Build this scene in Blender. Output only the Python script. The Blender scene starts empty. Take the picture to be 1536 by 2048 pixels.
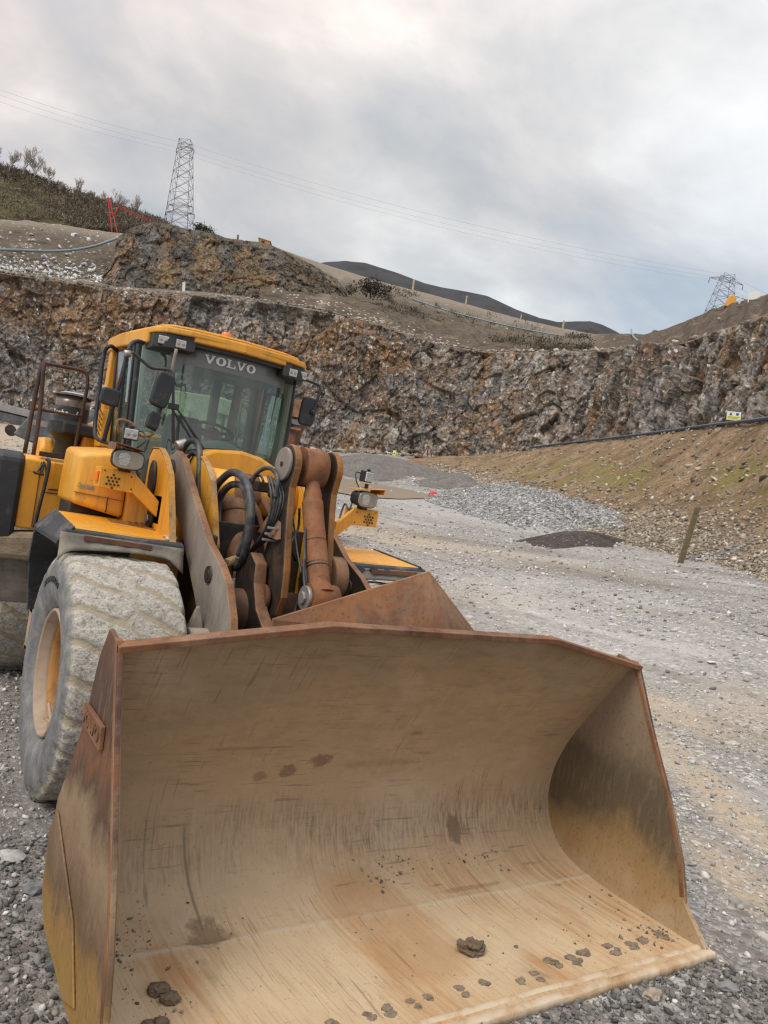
import bpy, bmesh, math, random
import numpy as np
from mathutils import Vector, Matrix
R_ = math.radians
random.seed(7); RNG = np.random.default_rng(7)

# ------------------------------------------------------------------ camera
scene = bpy.context.scene
CAM = np.array([-2.606, -5.623, 2.222]); FPX = 1545.0
yaw, pitch, roll = R_(32.687), R_(0.453), R_(8.751)
FW = np.array([math.sin(yaw)*math.cos(pitch), math.cos(yaw)*math.cos(pitch), math.sin(pitch)])
RT0 = np.array([math.cos(yaw), -math.sin(yaw), 0.0]); UP0 = np.cross(RT0, FW)
RT = math.cos(roll)*RT0 + math.sin(roll)*UP0
UP = -math.sin(roll)*RT0 + math.cos(roll)*UP0
cd = bpy.data.cameras.new('camera'); cam = bpy.data.objects.new('camera', cd)
scene.collection.objects.link(cam); scene.camera = cam
cam.matrix_world = Matrix(((RT[0], UP[0], -FW[0], CAM[0]), (RT[1], UP[1], -FW[1], CAM[1]),
                           (RT[2], UP[2], -FW[2], CAM[2]), (0, 0, 0, 1)))
cd.sensor_fit = 'VERTICAL'; cd.sensor_height = 36.0; cd.lens = 36.0*FPX/2048
cd.clip_start = 0.05; cd.clip_end = 4000

# ------------------------------------------------------------------ sky and light
SUN_EL, SUN_AZ = 52.0, 252.0      # azimuth of the bright part of the overcast, clockwise from +Y
w = bpy.data.worlds.new("World"); scene.world = w; w.use_nodes = True
nt = w.node_tree; nt.nodes.clear()
def N(nt, t, **k):
    n = nt.nodes.new(t)
    for a, b in k.items(): setattr(n, a, b)
    return n
out = N(nt, 'ShaderNodeOutputWorld'); bg = N(nt, 'ShaderNodeBackground'); bg2 = N(nt, 'ShaderNodeBackground')
add = N(nt, 'ShaderNodeAddShader')
sky = N(nt, 'ShaderNodeTexSky', sky_type='NISHITA', sun_disc=False)
sky.sun_elevation = R_(SUN_EL); sky.sun_rotation = R_(SUN_AZ); sky.air_density = 1.0; sky.dust_density = 4.0
nt.links.new(sky.outputs[0], bg.inputs[0]); bg.inputs[1].default_value = 0.05
geo = N(nt, 'ShaderNodeTexCoord'); sep = N(nt, 'ShaderNodeSeparateXYZ'); nt.links.new(geo.outputs['Generated'], sep.inputs[0])
# flatten direction onto a cloud layer: (x, y) / (z + 0.25)
mz = N(nt, 'ShaderNodeMath', operation='ADD'); nt.links.new(sep.outputs[2], mz.inputs[0]); mz.inputs[1].default_value = 0.55
mz2 = N(nt, 'ShaderNodeMath', operation='MAXIMUM'); nt.links.new(mz.outputs[0], mz2.inputs[0]); mz2.inputs[1].default_value = 0.08
dv = N(nt, 'ShaderNodeVectorMath', operation='SCALE'); iv = N(nt, 'ShaderNodeMath', operation='DIVIDE')
iv.inputs[0].default_value = 1.0; nt.links.new(mz2.outputs[0], iv.inputs[1])
nt.links.new(geo.outputs['Generated'], dv.inputs[0]); nt.links.new(iv.outputs[0], dv.inputs['Scale'])
mp = N(nt, 'ShaderNodeMapping'); mp.inputs['Rotation'].default_value = (0, 0, R_(28)); mp.inputs['Scale'].default_value = (1.5, 2.0, 1.5)
mp.inputs['Location'].default_value = (0.35, 0.9, 0.0)
nt.links.new(dv.outputs[0], mp.inputs[0])
def noise(nt, vec, scale, detail=5, rough=.55, dist=0.0):
    n = N(nt, 'ShaderNodeTexNoise'); n.inputs['Scale'].default_value = scale; n.inputs['Detail'].default_value = detail
    n.inputs['Roughness'].default_value = rough; n.inputs['Distortion'].default_value = dist
    if vec is not None: nt.links.new(vec, n.inputs['Vector'])
    return n
def ramp(nt, fac, stops):
    r = N(nt, 'ShaderNodeValToRGB'); e = r.color_ramp.elements
    while len(e) > 1: e.remove(e[-1])
    e[0].position = stops[0][0]; e[0].color = (*stops[0][1], 1) if len(stops[0][1]) == 3 else stops[0][1]
    for p, c in stops[1:]:
        x = e.new(p); x.color = (*c, 1) if len(c) == 3 else c
    nt.links.new(fac, r.inputs[0]); return r
n1 = noise(nt, mp.outputs[0], 1.75, 9, .53, .25)
r1 = ramp(nt, n1.outputs['Fac'], [(.32, (.36, .385, .42)), (.42, (.46, .47, .48)), (.50, (.575, .55, .53)), (.57, (.69, .645, .61)), (.68, (.92, .86, .81))])
n2 = noise(nt, mp.outputs[0], .55, 3, .5)
r2 = ramp(nt, n2.outputs['Fac'], [(.35, (.80, .86, .93)), (.55, (1, 1, 1)), (.7, (1.04, 1.01, .98))])
mx = N(nt, 'ShaderNodeMix', data_type='RGBA', blend_type='MULTIPLY'); mx.inputs[0].default_value = 1
nt.links.new(r1.outputs[0], mx.inputs[6]); nt.links.new(r2.outputs[0], mx.inputs[7])
def toward(x, y, lo, hi):      # how far a sky direction lies towards one side of the sky
    k = FW + RT*((x-768)/FPX) - UP*((y-1024)/FPX); k = k/np.linalg.norm(k)
    dt = N(nt, 'ShaderNodeVectorMath', operation='DOT_PRODUCT'); nm = N(nt, 'ShaderNodeVectorMath', operation='NORMALIZE'); nt.links.new(geo.outputs['Generated'], nm.inputs[0])
    nt.links.new(nm.outputs[0], dt.inputs[0]); dt.inputs[1].default_value = tuple(map(float, k))
    mr = N(nt, 'ShaderNodeMapRange', interpolation_type='SMOOTHSTEP'); nt.links.new(dt.outputs['Value'], mr.inputs[0]); mr.inputs[1].default_value = lo; mr.inputs[2].default_value = hi; return mr.outputs[0]
def tint_(src, fac, amt, c):
    q = N(nt, 'ShaderNodeMath', operation='MULTIPLY'); nt.links.new(fac, q.inputs[0]); q.inputs[1].default_value = amt
    m = N(nt, 'ShaderNodeMix', data_type='RGBA', blend_type='MULTIPLY'); nt.links.new(q.outputs[0], m.inputs[0]); nt.links.new(src, m.inputs[6]); m.inputs[7].default_value = (*c, 1); return m.outputs[2]
skyc = tint_(mx.outputs[2], toward(1250, 560, .88, .985), 1., (.89, .97, 1.01))     # thin bluish cloud low on the right
skyc = tint_(skyc, toward(560, 200, .86, .98), 1., (1.07, 1.0, .94))                # warm cloud up on the left
skyc = tint_(skyc, toward(500, 560, .93, .99), 1., (.90, .94, .95))                  # greyer near the left skyline
nt.links.new(skyc, bg2.inputs[0])
# an overcast sky is brighter towards the zenith (CIE): 1 + k * max(z - 0.45, 0)
zz = N(nt, 'ShaderNodeMapRange'); nt.links.new(sep.outputs[2], zz.inputs[0])
zz.inputs[1].default_value = .42; zz.inputs[2].default_value = 1.0; zz.inputs[3].default_value = 1.0; zz.inputs[4].default_value = 2.3
nt.links.new(zz.outputs[0], bg2.inputs[1])
nt.links.new(bg.outputs[0], add.inputs[0]); nt.links.new(bg2.outputs[0], add.inputs[1]); nt.links.new(add.outputs[0], out.inputs[0])
sl = bpy.data.lights.new('sun', 'SUN'); sl.energy = 1.5; sl.angle = R_(25); sl.color = (1, .93, .80)
so = bpy.data.objects.new('sun', sl); scene.collection.objects.link(so)
sd = Vector((math.sin(R_(SUN_AZ))*math.cos(R_(SUN_EL)), math.cos(R_(SUN_AZ))*math.cos(R_(SUN_EL)), math.sin(R_(SUN_EL))))
so.rotation_euler = (-sd).to_track_quat('-Z', 'Y').to_euler(); so.location = (0, 0, 60)
scene.view_settings.view_transform = 'Standard'; scene.view_settings.look = 'None'
scene.view_settings.exposure = 0.0; scene.view_settings.gamma = 1.0; scene.view_settings.use_curve_mapping = False
scene.cycles.max_bounces = 6; scene.cycles.transparent_max_bounces = 12; scene.cycles.caustics_reflective = False
scene.cycles.use_denoising = True; scene.cycles.filter_width = 1.3

# ------------------------------------------------------------------ helpers
COL = scene.collection
def raydir(x, y):
    x = np.asarray(x, float); y = np.asarray(y, float)
    d = FW + RT*((x-768)/FPX)[..., None] - UP*((y-1024)/FPX)[..., None]
    return d
def at(x, y, dist):
    """the world point seen in direction (x, y) of the survey photograph at a horizontal distance"""
    d = raydir(x, y); h = np.hypot(d[..., 0], d[..., 1])
    return CAM + d*(np.asarray(dist, float)/h)[..., None]

def mesh_obj(name, verts, faces, m=None, parent=None, smooth=False, mats=None, fm=None):
    me = bpy.data.meshes.new(name)
    me.from_pydata([tuple(map(float, v)) for v in verts], [], [tuple(map(int, f)) for f in faces]); me.update()
    o = bpy.data.objects.new(name, me); COL.objects.link(o)
    if mats:
        for a in mats: me.materials.append(a)
        if fm is not None: me.polygons.foreach_set('material_index', np.array(fm, np.int32))
    elif m: me.materials.append(m)
    if smooth: me.polygons.foreach_set('use_smooth', [True]*len(me.polygons))
    if parent: o.parent = parent
    return o
def grid_obj(name, P, m, parent=None, smooth=False, attr=None):
    """P: (ny, nx, 3) array"""
    ny, nx = P.shape[:2]
    me = bpy.data.meshes.new(name); v = P.reshape(-1, 3)
    i = np.arange(ny*nx).reshape(ny, nx)
    f = np.stack([i[:-1, :-1], i[:-1, 1:], i[1:, 1:], i[1:, :-1]], -1).reshape(-1, 4)
    fill_mesh(me, v, f, 4)
    if smooth: me.polygons.foreach_set('use_smooth', np.ones(len(f), bool))
    if attr is not None:
        for k, a in attr.items():
            at_ = me.attributes.new(k, 'FLOAT', 'POINT'); at_.data.foreach_set('value', a.reshape(-1).astype(np.float32))
    me.materials.append(m)
    o = bpy.data.objects.new(name, me); COL.objects.link(o)
    if parent: o.parent = parent
    return o
def fill_mesh(me, v, f, n):
    me.vertices.add(len(v)); me.vertices.foreach_set('co', np.asarray(v, np.float32).reshape(-1))
    me.loops.add(len(f)*n); me.loops.foreach_set('vertex_index', np.asarray(f, np.int32).reshape(-1))
    me.polygons.add(len(f)); me.polygons.foreach_set('loop_start', np.arange(0, len(f)*n, n, dtype=np.int32))
    me.polygons.foreach_set('loop_total', np.full(len(f), n, np.int32))
    me.update(calc_edges=True); me.validate()
def tag(o, label=None, cat=None, group=None, kind=None):
    if label: o['label'] = label
    if cat: o['category'] = cat
    if group: o['group'] = group
    if kind: o['kind'] = kind
    return o
def empty(name, loc, label=None, cat=None, group=None):
    o = bpy.data.objects.new(name, None); COL.objects.link(o); o.location = tuple(loc); o.empty_display_size = .3
    bpy.context.view_layer.update()
    return tag(o, label, cat, group)
def bev(o, w=.01, seg=2, ang=35):
    b = o.modifiers.new('bevel', 'BEVEL'); b.width = w; b.segments = seg; b.limit_method = 'ANGLE'; b.angle_limit = R_(ang)
    b.harden_normals = False
    return o
class MB:
    def __init__(s): s.v = []; s.f = []; s.sm = []
    def add(s, v, f, smooth=False):
        o = len(s.v); s.v += [tuple(map(float, p)) for p in v]; s.f += [tuple(int(i)+o for i in q) for q in f]; s.sm += [smooth]*len(f); return s
    def box(s, a, b):
        x0, y0, z0 = a; x1, y1, z1 = b
        return s.add([(x0,y0,z0),(x1,y0,z0),(x1,y1,z0),(x0,y1,z0),(x0,y0,z1),(x1,y0,z1),(x1,y1,z1),(x0,y1,z1)],
                     [(0,3,2,1),(4,5,6,7),(0,1,5,4),(1,2,6,5),(2,3,7,6),(3,0,4,7)])
    def hexa(s, p):   # 8 points: bottom ring, top ring
        return s.add(p, [(0,3,2,1),(4,5,6,7),(0,1,5,4),(1,2,6,5),(2,3,7,6),(3,0,4,7)])
    def prism(s, prof, axis, a, b):
        """prof in the two other axes (x: (y,z), y: (x,z), z: (x,y)), from a to b along axis"""
        n = len(prof)
        def mk(p, t):
            return (t, p[0], p[1]) if axis == 0 else (p[0], t, p[1]) if axis == 1 else (p[0], p[1], t)
        v = [mk(p, a) for p in prof] + [mk(p, b) for p in prof]
        f = [tuple(range(n))[::-1], tuple(range(n, 2*n))] + [(i, (i+1) % n, n+(i+1) % n, n+i) for i in range(n)]
        return s.add(v, f)
    def cyl(s, p0, p1, r0, r1=None, n=20, cap=True, smooth=True):
        r1 = r0 if r1 is None else r1
        p0 = np.array(p0, float); p1 = np.array(p1, float); d = p1-p0; d /= max(1e-9, np.linalg.norm(d))
        a = np.cross(d, [0, 0, 1] if abs(d[2]) < .9 else [1, 0, 0]); a /= np.linalg.norm(a); b = np.cross(d, a)
        v = []
        for p, r in ((p0, r0), (p1, r1)):
            for i in range(n):
                t = 2*math.pi*i/n; v.append(p + r*(a*math.cos(t)+b*math.sin(t)))
        s.add(v, [(i, (i+1) % n, n+(i+1) % n, n+i) for i in range(n)], smooth)
        if cap: s.add(v, [tuple(range(n))[::-1], tuple(range(n, 2*n))])
        return s
    def tube(s, pts, r, n=10, sub=6, closed=False):
        pts = [np.array(p, float) for p in pts]
        if sub > 1 and len(pts) > 2:
            q = []
            P = [pts[0]] + pts + [pts[-1]]
            for i in range(1, len(P)-2):
                for k in range(sub):
                    t = k/sub
                    q.append(.5*((2*P[i]) + (-P[i-1]+P[i+1])*t + (2*P[i-1]-5*P[i]+4*P[i+1]-P[i+2])*t*t + (-P[i-1]+3*P[i]-3*P[i+1]+P[i+2])*t**3))
            q.append(P[-2]); pts = q
        v = []; a = None
        for i, p in enumerate(pts):
            d = pts[min(i+1, len(pts)-1)] - pts[max(i-1, 0)]; d = d/max(1e-9, np.linalg.norm(d))
            if a is None:
                a = np.cross(d, [0, 0, 1] if abs(d[2]) < .9 else [1, 0, 0])
            a = a - d*(a@d); a /= max(1e-9, np.linalg.norm(a)); b = np.cross(d, a)
            rr = r if not callable(r) else r(i/(len(pts)-1))
            for k in range(n):
                t = 2*math.pi*k/n; v.append(p+rr*(a*math.cos(t)+b*math.sin(t)))
        m = len(pts)
        f = [(j*n+i, j*n+(i+1) % n, (j+1)*n+(i+1) % n, (j+1)*n+i) for j in range(m-1) for i in range(n)]
        s.add(v, f, True); s.add(v, [tuple(range(n))[::-1], tuple(range((m-1)*n, m*n))])
        return s
    def lathe(s, prof, c, axis=0, n=48, smooth=True, flip=False):
        """prof: list (along, radius) around axis through c"""
        v = []; m = len(prof)
        for i in range(n):
            t = 2*math.pi*i/n; ct, st = math.cos(t), math.sin(t)
            for a, r in prof:
                if axis == 0: v.append((c[0]+a, c[1]+r*ct, c[2]+r*st))
                elif axis == 1: v.append((c[0]+r*ct, c[1]+a, c[2]+r*st))
                else: v.append((c[0]+r*ct, c[1]+r*st, c[2]+a))
        f = [(i*m+j, i*m+j+1, ((i+1) % n)*m+j+1, ((i+1) % n)*m+j) for i in range(n) for j in range(m-1)]
        return s.add(v, f, smooth)
    def obj(s, name, m, parent=None, b=0, fixn=True):
        o = mesh_obj(name, s.v, s.f, m, parent); me = o.data
        me.polygons.foreach_set('use_smooth', np.array(s.sm, bool))
        if fixn:
            bm = bmesh.new(); bm.from_mesh(me); bmesh.ops.remove_doubles(bm, verts=bm.verts, dist=1e-5)
            bmesh.ops.recalc_face_normals(bm, faces=bm.faces); bm.to_mesh(me); bm.free()
        if b: bev(o, b)
        return o

# ---- numpy noise
def _h(ix, iy, iz, s=0):
    h = (ix.astype(np.int64)*374761393 + iy.astype(np.int64)*668265263 + iz.astype(np.int64)*2147483647 + s*974634777) & 0xFFFFFFFF
    h = ((h ^ (h >> 13))*1274126177) & 0xFFFFFFFF; h = (h ^ (h >> 16))
    h = (h*2246822519) & 0xFFFFFFFF; h ^= h >> 15
    return (h & 0xFFFFFF)/float(0xFFFFFF)
def vnoise(P, scale, seed=0):
    q = P*scale; i = np.floor(q).astype(np.int64); f = q-i; f = f*f*(3-2*f); o = 0
    for dx in (0, 1):
        for dy in (0, 1):
            for dz in (0, 1):
                wgt = (f[..., 0] if dx else 1-f[..., 0])*(f[..., 1] if dy else 1-f[..., 1])*(f[..., 2] if dz else 1-f[..., 2])
                o = o + wgt*_h(i[..., 0]+dx, i[..., 1]+dy, i[..., 2]+dz, seed)
    return o*2-1
def fbm(P, scale, oct=5, seed=0, gain=.5):
    o = 0; a = 1; t = 0
    for k in range(oct):
        o = o + a*vnoise(P, scale*2**k, seed+k*17); t += a; a *= gain
    return o/t
def cells(P, scale, seed=0, st=(1, 1, 1)):
    """Worley: returns F1, F2 distances and a random value of the nearest cell"""
    q = P*scale*np.array(st); i = np.floor(q).astype(np.int64)
    f1 = np.full(q.shape[:-1], 9.); f2 = f1.copy(); rv = np.zeros_like(f1); rx = rv.copy(); ry = rv.copy()
    for dx in (-1, 0, 1):
        for dy in (-1, 0, 1):
            for dz in (-1, 0, 1):
                a, b, c = i[..., 0]+dx, i[..., 1]+dy, i[..., 2]+dz
                ox = a+_h(a, b, c, seed+1)-q[..., 0]; oy = b+_h(a, b, c, seed+2)-q[..., 1]; oz = c+_h(a, b, c, seed+3)-q[..., 2]
                d = ox*ox+oy*oy+oz*oz; m = d < f1
                f2 = np.where(m, f1, np.minimum(f2, d)); f1 = np.where(m, d, f1)
                rv = np.where(m, _h(a, b, c, seed+4), rv)
                # random tilt of every block's own face
                tl = (_h(a, b, c, seed+5)-.5)*ox + (_h(a, b, c, seed+6)-.5)*oz + (_h(a, b, c, seed+7)-.5)*oy
                rx = np.where(m, tl, rx)
    return np.sqrt(f1), np.sqrt(f2), rv, rx

# ------------------------------------------------------------------ materials
def mat(name, build):
    m = bpy.data.materials.new(name); m.use_nodes = True; nt = m.node_tree; nt.nodes.clear()
    o = N(nt, 'ShaderNodeOutputMaterial'); p = N(nt, 'ShaderNodeBsdfPrincipled'); nt.links.new(p.outputs[0], o.inputs[0])
    build(nt, p); return m
def mixc(nt, fac, a, b, blend='MIX'):
    m = N(nt, 'ShaderNodeMix', data_type='RGBA', blend_type=blend)
    for s, x in ((0, fac), (6, a), (7, b)):
        if isinstance(x, (int, float)): m.inputs[s].default_value = x
        elif isinstance(x, tuple): m.inputs[s].default_value = (*x, 1)
        else: nt.links.new(x, m.inputs[s])
    return m.outputs[2]
def math_(nt, op, a, b=0.0, clamp=False):
    m = N(nt, 'ShaderNodeMath', operation=op, use_clamp=clamp)
    for s, x in ((0, a), (1, b)):
        if isinstance(x, (int, float)): m.inputs[s].default_value = x
        else: nt.links.new(x, m.inputs[s])
    return m.outputs[0]
def maprange(nt, x, a, b, c=0., d=1.):
    m = N(nt, 'ShaderNodeMapRange'); nt.links.new(x, m.inputs[0])
    for i, q in enumerate((a, b, c, d)): m.inputs[i+1].default_value = q
    return m.outputs[0]
def coords(nt, scale=(1, 1, 1), rot=(0, 0, 0), loc=(0, 0, 0)):
    t = N(nt, 'ShaderNodeTexCoord'); m = N(nt, 'ShaderNodeMapping'); nt.links.new(t.outputs['Object'], m.inputs[0])
    m.inputs['Scale'].default_value = scale; m.inputs['Rotation'].default_value = rot; m.inputs['Location'].default_value = loc
    return m.outputs[0]
def bump(nt, p, h, strength=.3, dist=.01, prev=None):
    b = N(nt, 'ShaderNodeBump'); b.inputs['Strength'].default_value = strength; b.inputs['Distance'].default_value = dist
    nt.links.new(h, b.inputs['Height'])
    if prev is not None: nt.links.new(prev, b.inputs['Normal'])
    nt.links.new(b.outputs[0], p.inputs['Normal']); return b.outputs[0]
def attr_(nt, n):
    a = N(nt, 'ShaderNodeAttribute'); a.attribute_name = n; return a.outputs['Fac']
def vor(nt, vec, scale, feature='F1', rnd=1.0):
    v = N(nt, 'ShaderNodeTexVoronoi', feature=feature); v.inputs['Scale'].default_value = scale; v.inputs['Randomness'].default_value = rnd
    nt.links.new(vec, v.inputs['Vector']); return v
def simple(name, base, rough=.6, metal=0., var=.25, scale=6., dirt=None, dirt_amt=.5, bs=.15, bd=.004, spec=.5, fine=60.):
    def b(nt, p):
        c = coords(nt); n = noise(nt, c, scale, 6, .6)
        dk = tuple(x*(1-var) for x in base); lt = tuple(min(1, x*(1+var*.6)) for x in base)
        col = ramp(nt, n.outputs['Fac'], [(.3, dk), (.5, base), (.72, lt)]).outputs[0]
        if dirt is not None:
            n2 = noise(nt, c, scale*.55, 8, .68, .4)
            f = maprange(nt, n2.outputs['Fac'], .62-.28*dirt_amt, .72-.14*dirt_amt)
            f = math_(nt, 'MULTIPLY', f, min(1, .45+dirt_amt*.6))
            col = mixc(nt, f, col, dirt)
        nt.links.new(col, p.inputs['Base Color']); p.inputs['Roughness'].default_value = rough; p.inputs['Metallic'].default_value = metal
        p.inputs['Specular IOR Level'].default_value = spec
        n3 = noise(nt, c, fine, 4, .6); bump(nt, p, n3.outputs['Fac'], bs, bd)
    return mat(name, b)
def m_yellow():
    def b(nt, p):
        c = coords(nt); n = noise(nt, c, 1.7, 4, .6)
        col = ramp(nt, n.outputs['Fac'], [(.3, (.68, .30, .022)), (.55, (.76, .355, .028)), (.75, (.80, .42, .06))]).outputs[0]
        g = noise(nt, coords(nt, (1, 1, .25)), 5, 8, .7, .2)
        col = mixc(nt, math_(nt, 'MULTIPLY', maprange(nt, g.outputs['Fac'], .47, .70), .5), col, (.36, .22, .08))
        # chips: small dark brown specks
        v = noise(nt, c, 34, 3, .5); f = maprange(nt, v.outputs['Fac'], .685, .71)
        g2 = noise(nt, c, 2.6, 3, .5); f = math_(nt, 'MULTIPLY', f, maprange(nt, g2.outputs['Fac'], .45, .6))
        col = mixc(nt, f, col, (.09, .04, .02))
        # vertical run-off streaks
        s = noise(nt, coords(nt, (22, 22, 1.3)), 1.0, 3, .55)
        col = mixc(nt, math_(nt, 'MULTIPLY', maprange(nt, s.outputs['Fac'], .55, .74), .42), col, (.26, .14, .055))
        nt.links.new(col, p.inputs['Base Color'])
        nt.links.new(maprange(nt, g.outputs['Fac'], .4, .75, .34, .7), p.inputs['Roughness'])
        h = noise(nt, c, 9, 4, .6); bump(nt, p, h.outputs['Fac'], .12, .006)
    return mat('yellow_paint', b)
def m_rust(name, base=(.165, .076, .040), orange=(.26, .115, .048), dark=(.07, .036, .024), dust=(.36, .25, .165), dusta=.4):
    def b(nt, p):
        c = coords(nt); n = noise(nt, c, 3.2, 8, .66, .5)
        col = ramp(nt, n.outputs['Fac'], [(.28, dark), (.45, base), (.6, orange), (.72, base)]).outputs[0]
        n2 = noise(nt, coords(nt, (1, 1, .4)), 4.5, 8, .7); f = math_(nt, 'MULTIPLY', maprange(nt, n2.outputs['Fac'], .44, .66), dusta)
        col = mixc(nt, f, col, dust)
        g = noise(nt, c, 55, 3, .5); col = mixc(nt, math_(nt, 'MULTIPLY', maprange(nt, g.outputs['Fac'], .60, .68), .5), col, dark)
        nt.links.new(col, p.inputs['Base Color']); p.inputs['Roughness'].default_value = .72; p.inputs['Specular IOR Level'].default_value = .35
        h = noise(nt, c, 45, 5, .65); bump(nt, p, h.outputs['Fac'], .3, .005)
    return mat(name, b)
M = {}
M['yellow'] = m_yellow()
M['rust'] = m_rust('rusty_steel')
M['rust_dark'] = m_rust('dark_rusty_steel', (.10, .048, .032), (.17, .065, .03), (.045, .028, .02), (.24, .17, .11), .3)
M['ochre'] = m_rust('ochre_worn_steel', (.21, .095, .03), (.32, .13, .03), (.075, .04, .022), (.35, .23, .12), .3)
M['rail'] = m_rust('rusting_black_rail', (.045, .034, .030), (.10, .045, .026), (.03, .025, .024), (.11, .085, .07), .25)
M['plate_grey'] = m_rust('dusty_grey_plate', (.21, .185, .165), (.24, .20, .165), (.15, .13, .115), (.36, .32, .27), .7)
M['black'] = simple('black_plastic', (.022, .025, .03), .5, var=.3, dirt=(.16, .14, .12), dirt_amt=.18)
M['rubber'] = simple('dusty_rubber', (.035, .038, .045), .75, var=.4, dirt=(.22, .19, .155), dirt_amt=.35)
M['flap'] = simple('muddy_flap', (.16, .148, .125), .85, var=.35, dirt=(.36, .32, .25), dirt_amt=.5, bs=.3, scale=5)
M['greasy'] = simple('greasy_black_steel', (.022, .017, .014), .55, var=.5, dirt=(.10, .06, .035), dirt_amt=.5)
M['hose'] = simple('hydraulic_hose_rubber', (.03, .035, .04), .5, var=.4, dirt=(.17, .16, .15), dirt_amt=.5)
M['steel'] = simple('bare_steel', (.36, .35, .33), .45, metal=.7, var=.3, dirt=(.25, .2, .15), dirt_amt=.5)
M['mud'] = simple('dried_mud', (.30, .235, .165), .95, var=.35, scale=14, bs=.6, bd=.01)
M['clod'] = simple('wet_clod', (.16, .115, .075), .9, var=.45, scale=18, bs=.8, bd=.01)
M['lens'] = simple('lamp_lens_dusty', (.33, .30, .25), .25, var=.25, scale=9, spec=.8, fine=90)
M['chrome'] = simple('lamp_reflector', (.62, .62, .60), .22, metal=.85, var=.2, scale=30, bs=.5, fine=70)
M['orange'] = simple('amber_plastic', (.85, .20, .02), .3, var=.1)
M['white'] = simple('white_lettering', (.66, .70, .70), .6, var=.1)
M['seat'] = simple('seat_fabric', (.10, .13, .13), .8)
M['greenpanel'] = simple('cab_lining', (.20, .30, .28), .6, var=.15)
M['green_machine'] = simple('pale_green_paint', (.52, .50, .36), .6, var=.25, dirt=(.3, .26, .2), dirt_amt=.4)
M['red'] = simple('red_paint', (.55, .035, .03), .5, var=.3)
M['red_dark'] = simple('rusty_red_paint', (.16, .035, .025), .6, var=.4)
M['wood'] = simple('weathered_post', (.15, .115, .06), .85, var=.4, scale=12)
M['woodpale'] = simple('pale_marker_post', (.42, .38, .25), .8, var=.3)
M['galv'] = simple('galvanised_lattice', (.15, .155, .18), .6, var=.2)
M['wire'] = simple('power_line', (.40, .41, .43), .7)
M['blue'] = simple('blue_hose', (.10, .16, .24), .5, var=.3)
M['bluegreen'] = simple('pale_blue_hose', (.16, .24, .27), .5, var=.3)
M['bark'] = simple('bare_bark', (.42, .37, .34), .9, var=.3)
M['signwhite'] = simple('sign_white', (.70, .70, .68), .5, var=.1)
M['signyellow'] = simple('sign_yellow', (.72, .72, .08), .5, var=.1)
M['orangehut'] = simple('orange_cabin', (.42, .20, .07), .6)
M['conv'] = simple('conveyor_grey', (.10, .10, .105), .7, var=.4, dirt=(.26, .22, .18), dirt_amt=.4)
M['letter'] = simple('sign_print', (.05, .06, .14), .6)
M['decal'] = simple('faded_green_decal', (.14, .30, .16), .6)
M['decalblue'] = simple('faded_blue_decal', (.14, .22, .42), .6)
def m_glass(name, tint, refl=.0):
    m = bpy.data.materials.new(name); m.use_nodes = True; nt = m.node_tree; nt.nodes.clear()
    o = N(nt, 'ShaderNodeOutputMaterial'); tr = N(nt, 'ShaderNodeBsdfTransparent'); gl = N(nt, 'ShaderNodeBsdfGlossy')
    tr.inputs[0].default_value = (*tint, 1); gl.inputs['Roughness'].default_value = .03; gl.inputs[0].default_value = (.9, .95, .95, 1)
    df = N(nt, 'ShaderNodeBsdfDiffuse'); df.inputs[0].default_value = (.42, .46, .44, 1)
    lw = N(nt, 'ShaderNodeFresnel'); lw.inputs[0].default_value = 1.52
    f = math_(nt, 'ADD', math_(nt, 'MULTIPLY', lw.outputs[0], .38), refl, True)
    m1 = N(nt, 'ShaderNodeMixShader'); m2 = N(nt, 'ShaderNodeMixShader')
    nz = noise(nt, coords(nt), 2.2, 4, .6); nt.links.new(maprange(nt, nz.outputs['Fac'], .3, .75, .02, .16), m1.inputs[0])   # film of dust
    nt.links.new(tr.outputs[0], m1.inputs[1]); nt.links.new(df.outputs[0], m1.inputs[2])
    nt.links.new(f, m2.inputs[0]); nt.links.new(m1.outputs[0], m2.inputs[1]); nt.links.new(gl.outputs[0], m2.inputs[2])
    nt.links.new(m2.outputs[0], o.inputs[0]); return m
M['glass'] = m_glass('cab_glass', (.66, .79, .74), .06)
M['glass_dark'] = m_glass('dark_cab_glass', (.66, .76, .73), .03)
# ================================================================== WHEEL LOADER
# x = across the machine, y = towards its rear, z = up; the front axle stands at the origin
LD = empty('wheel_loader', (0, 0, 0), 'large yellow wheel loader with a rusty dusty bucket resting on the gravel', 'wheel loader')
def part(o, label=None):
    if label: o['label'] = label
    return o
# ---- bucket
PROF = [(-3.06, .040), (-2.75, .034), (-2.45, .034), (-2.2, .045), (-2.0, .075), (-1.86, .14), (-1.76, .25), (-1.705, .40), (-1.715, .60), (-1.79, .80), (-1.91, 1.0), (-2.05, 1.20), (-2.20, 1.41), (-2.27, 1.505), (-2.375, 1.66)]
def spline(pts, k=6):
    P = [np.array(p, float) for p in pts]; P = [2*P[0]-P[1]] + P + [2*P[-1]-P[-2]]; q = []
    for i in range(1, len(P)-2):
        for j in range(k):
            t = j/k
            q.append(.5*((2*P[i]) + (-P[i-1]+P[i+1])*t + (2*P[i-1]-5*P[i]+4*P[i+1]-P[i+2])*t*t + (-P[i-1]+3*P[i]-3*P[i+1]+P[i+2])*t**3))
    q.append(P[-2]); return np.array(q)
SP = spline(PROF, 8); arc = np.concatenate([[0], np.cumsum(np.linalg.norm(np.diff(SP, axis=0), axis=1))])
W = 1.682
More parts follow.
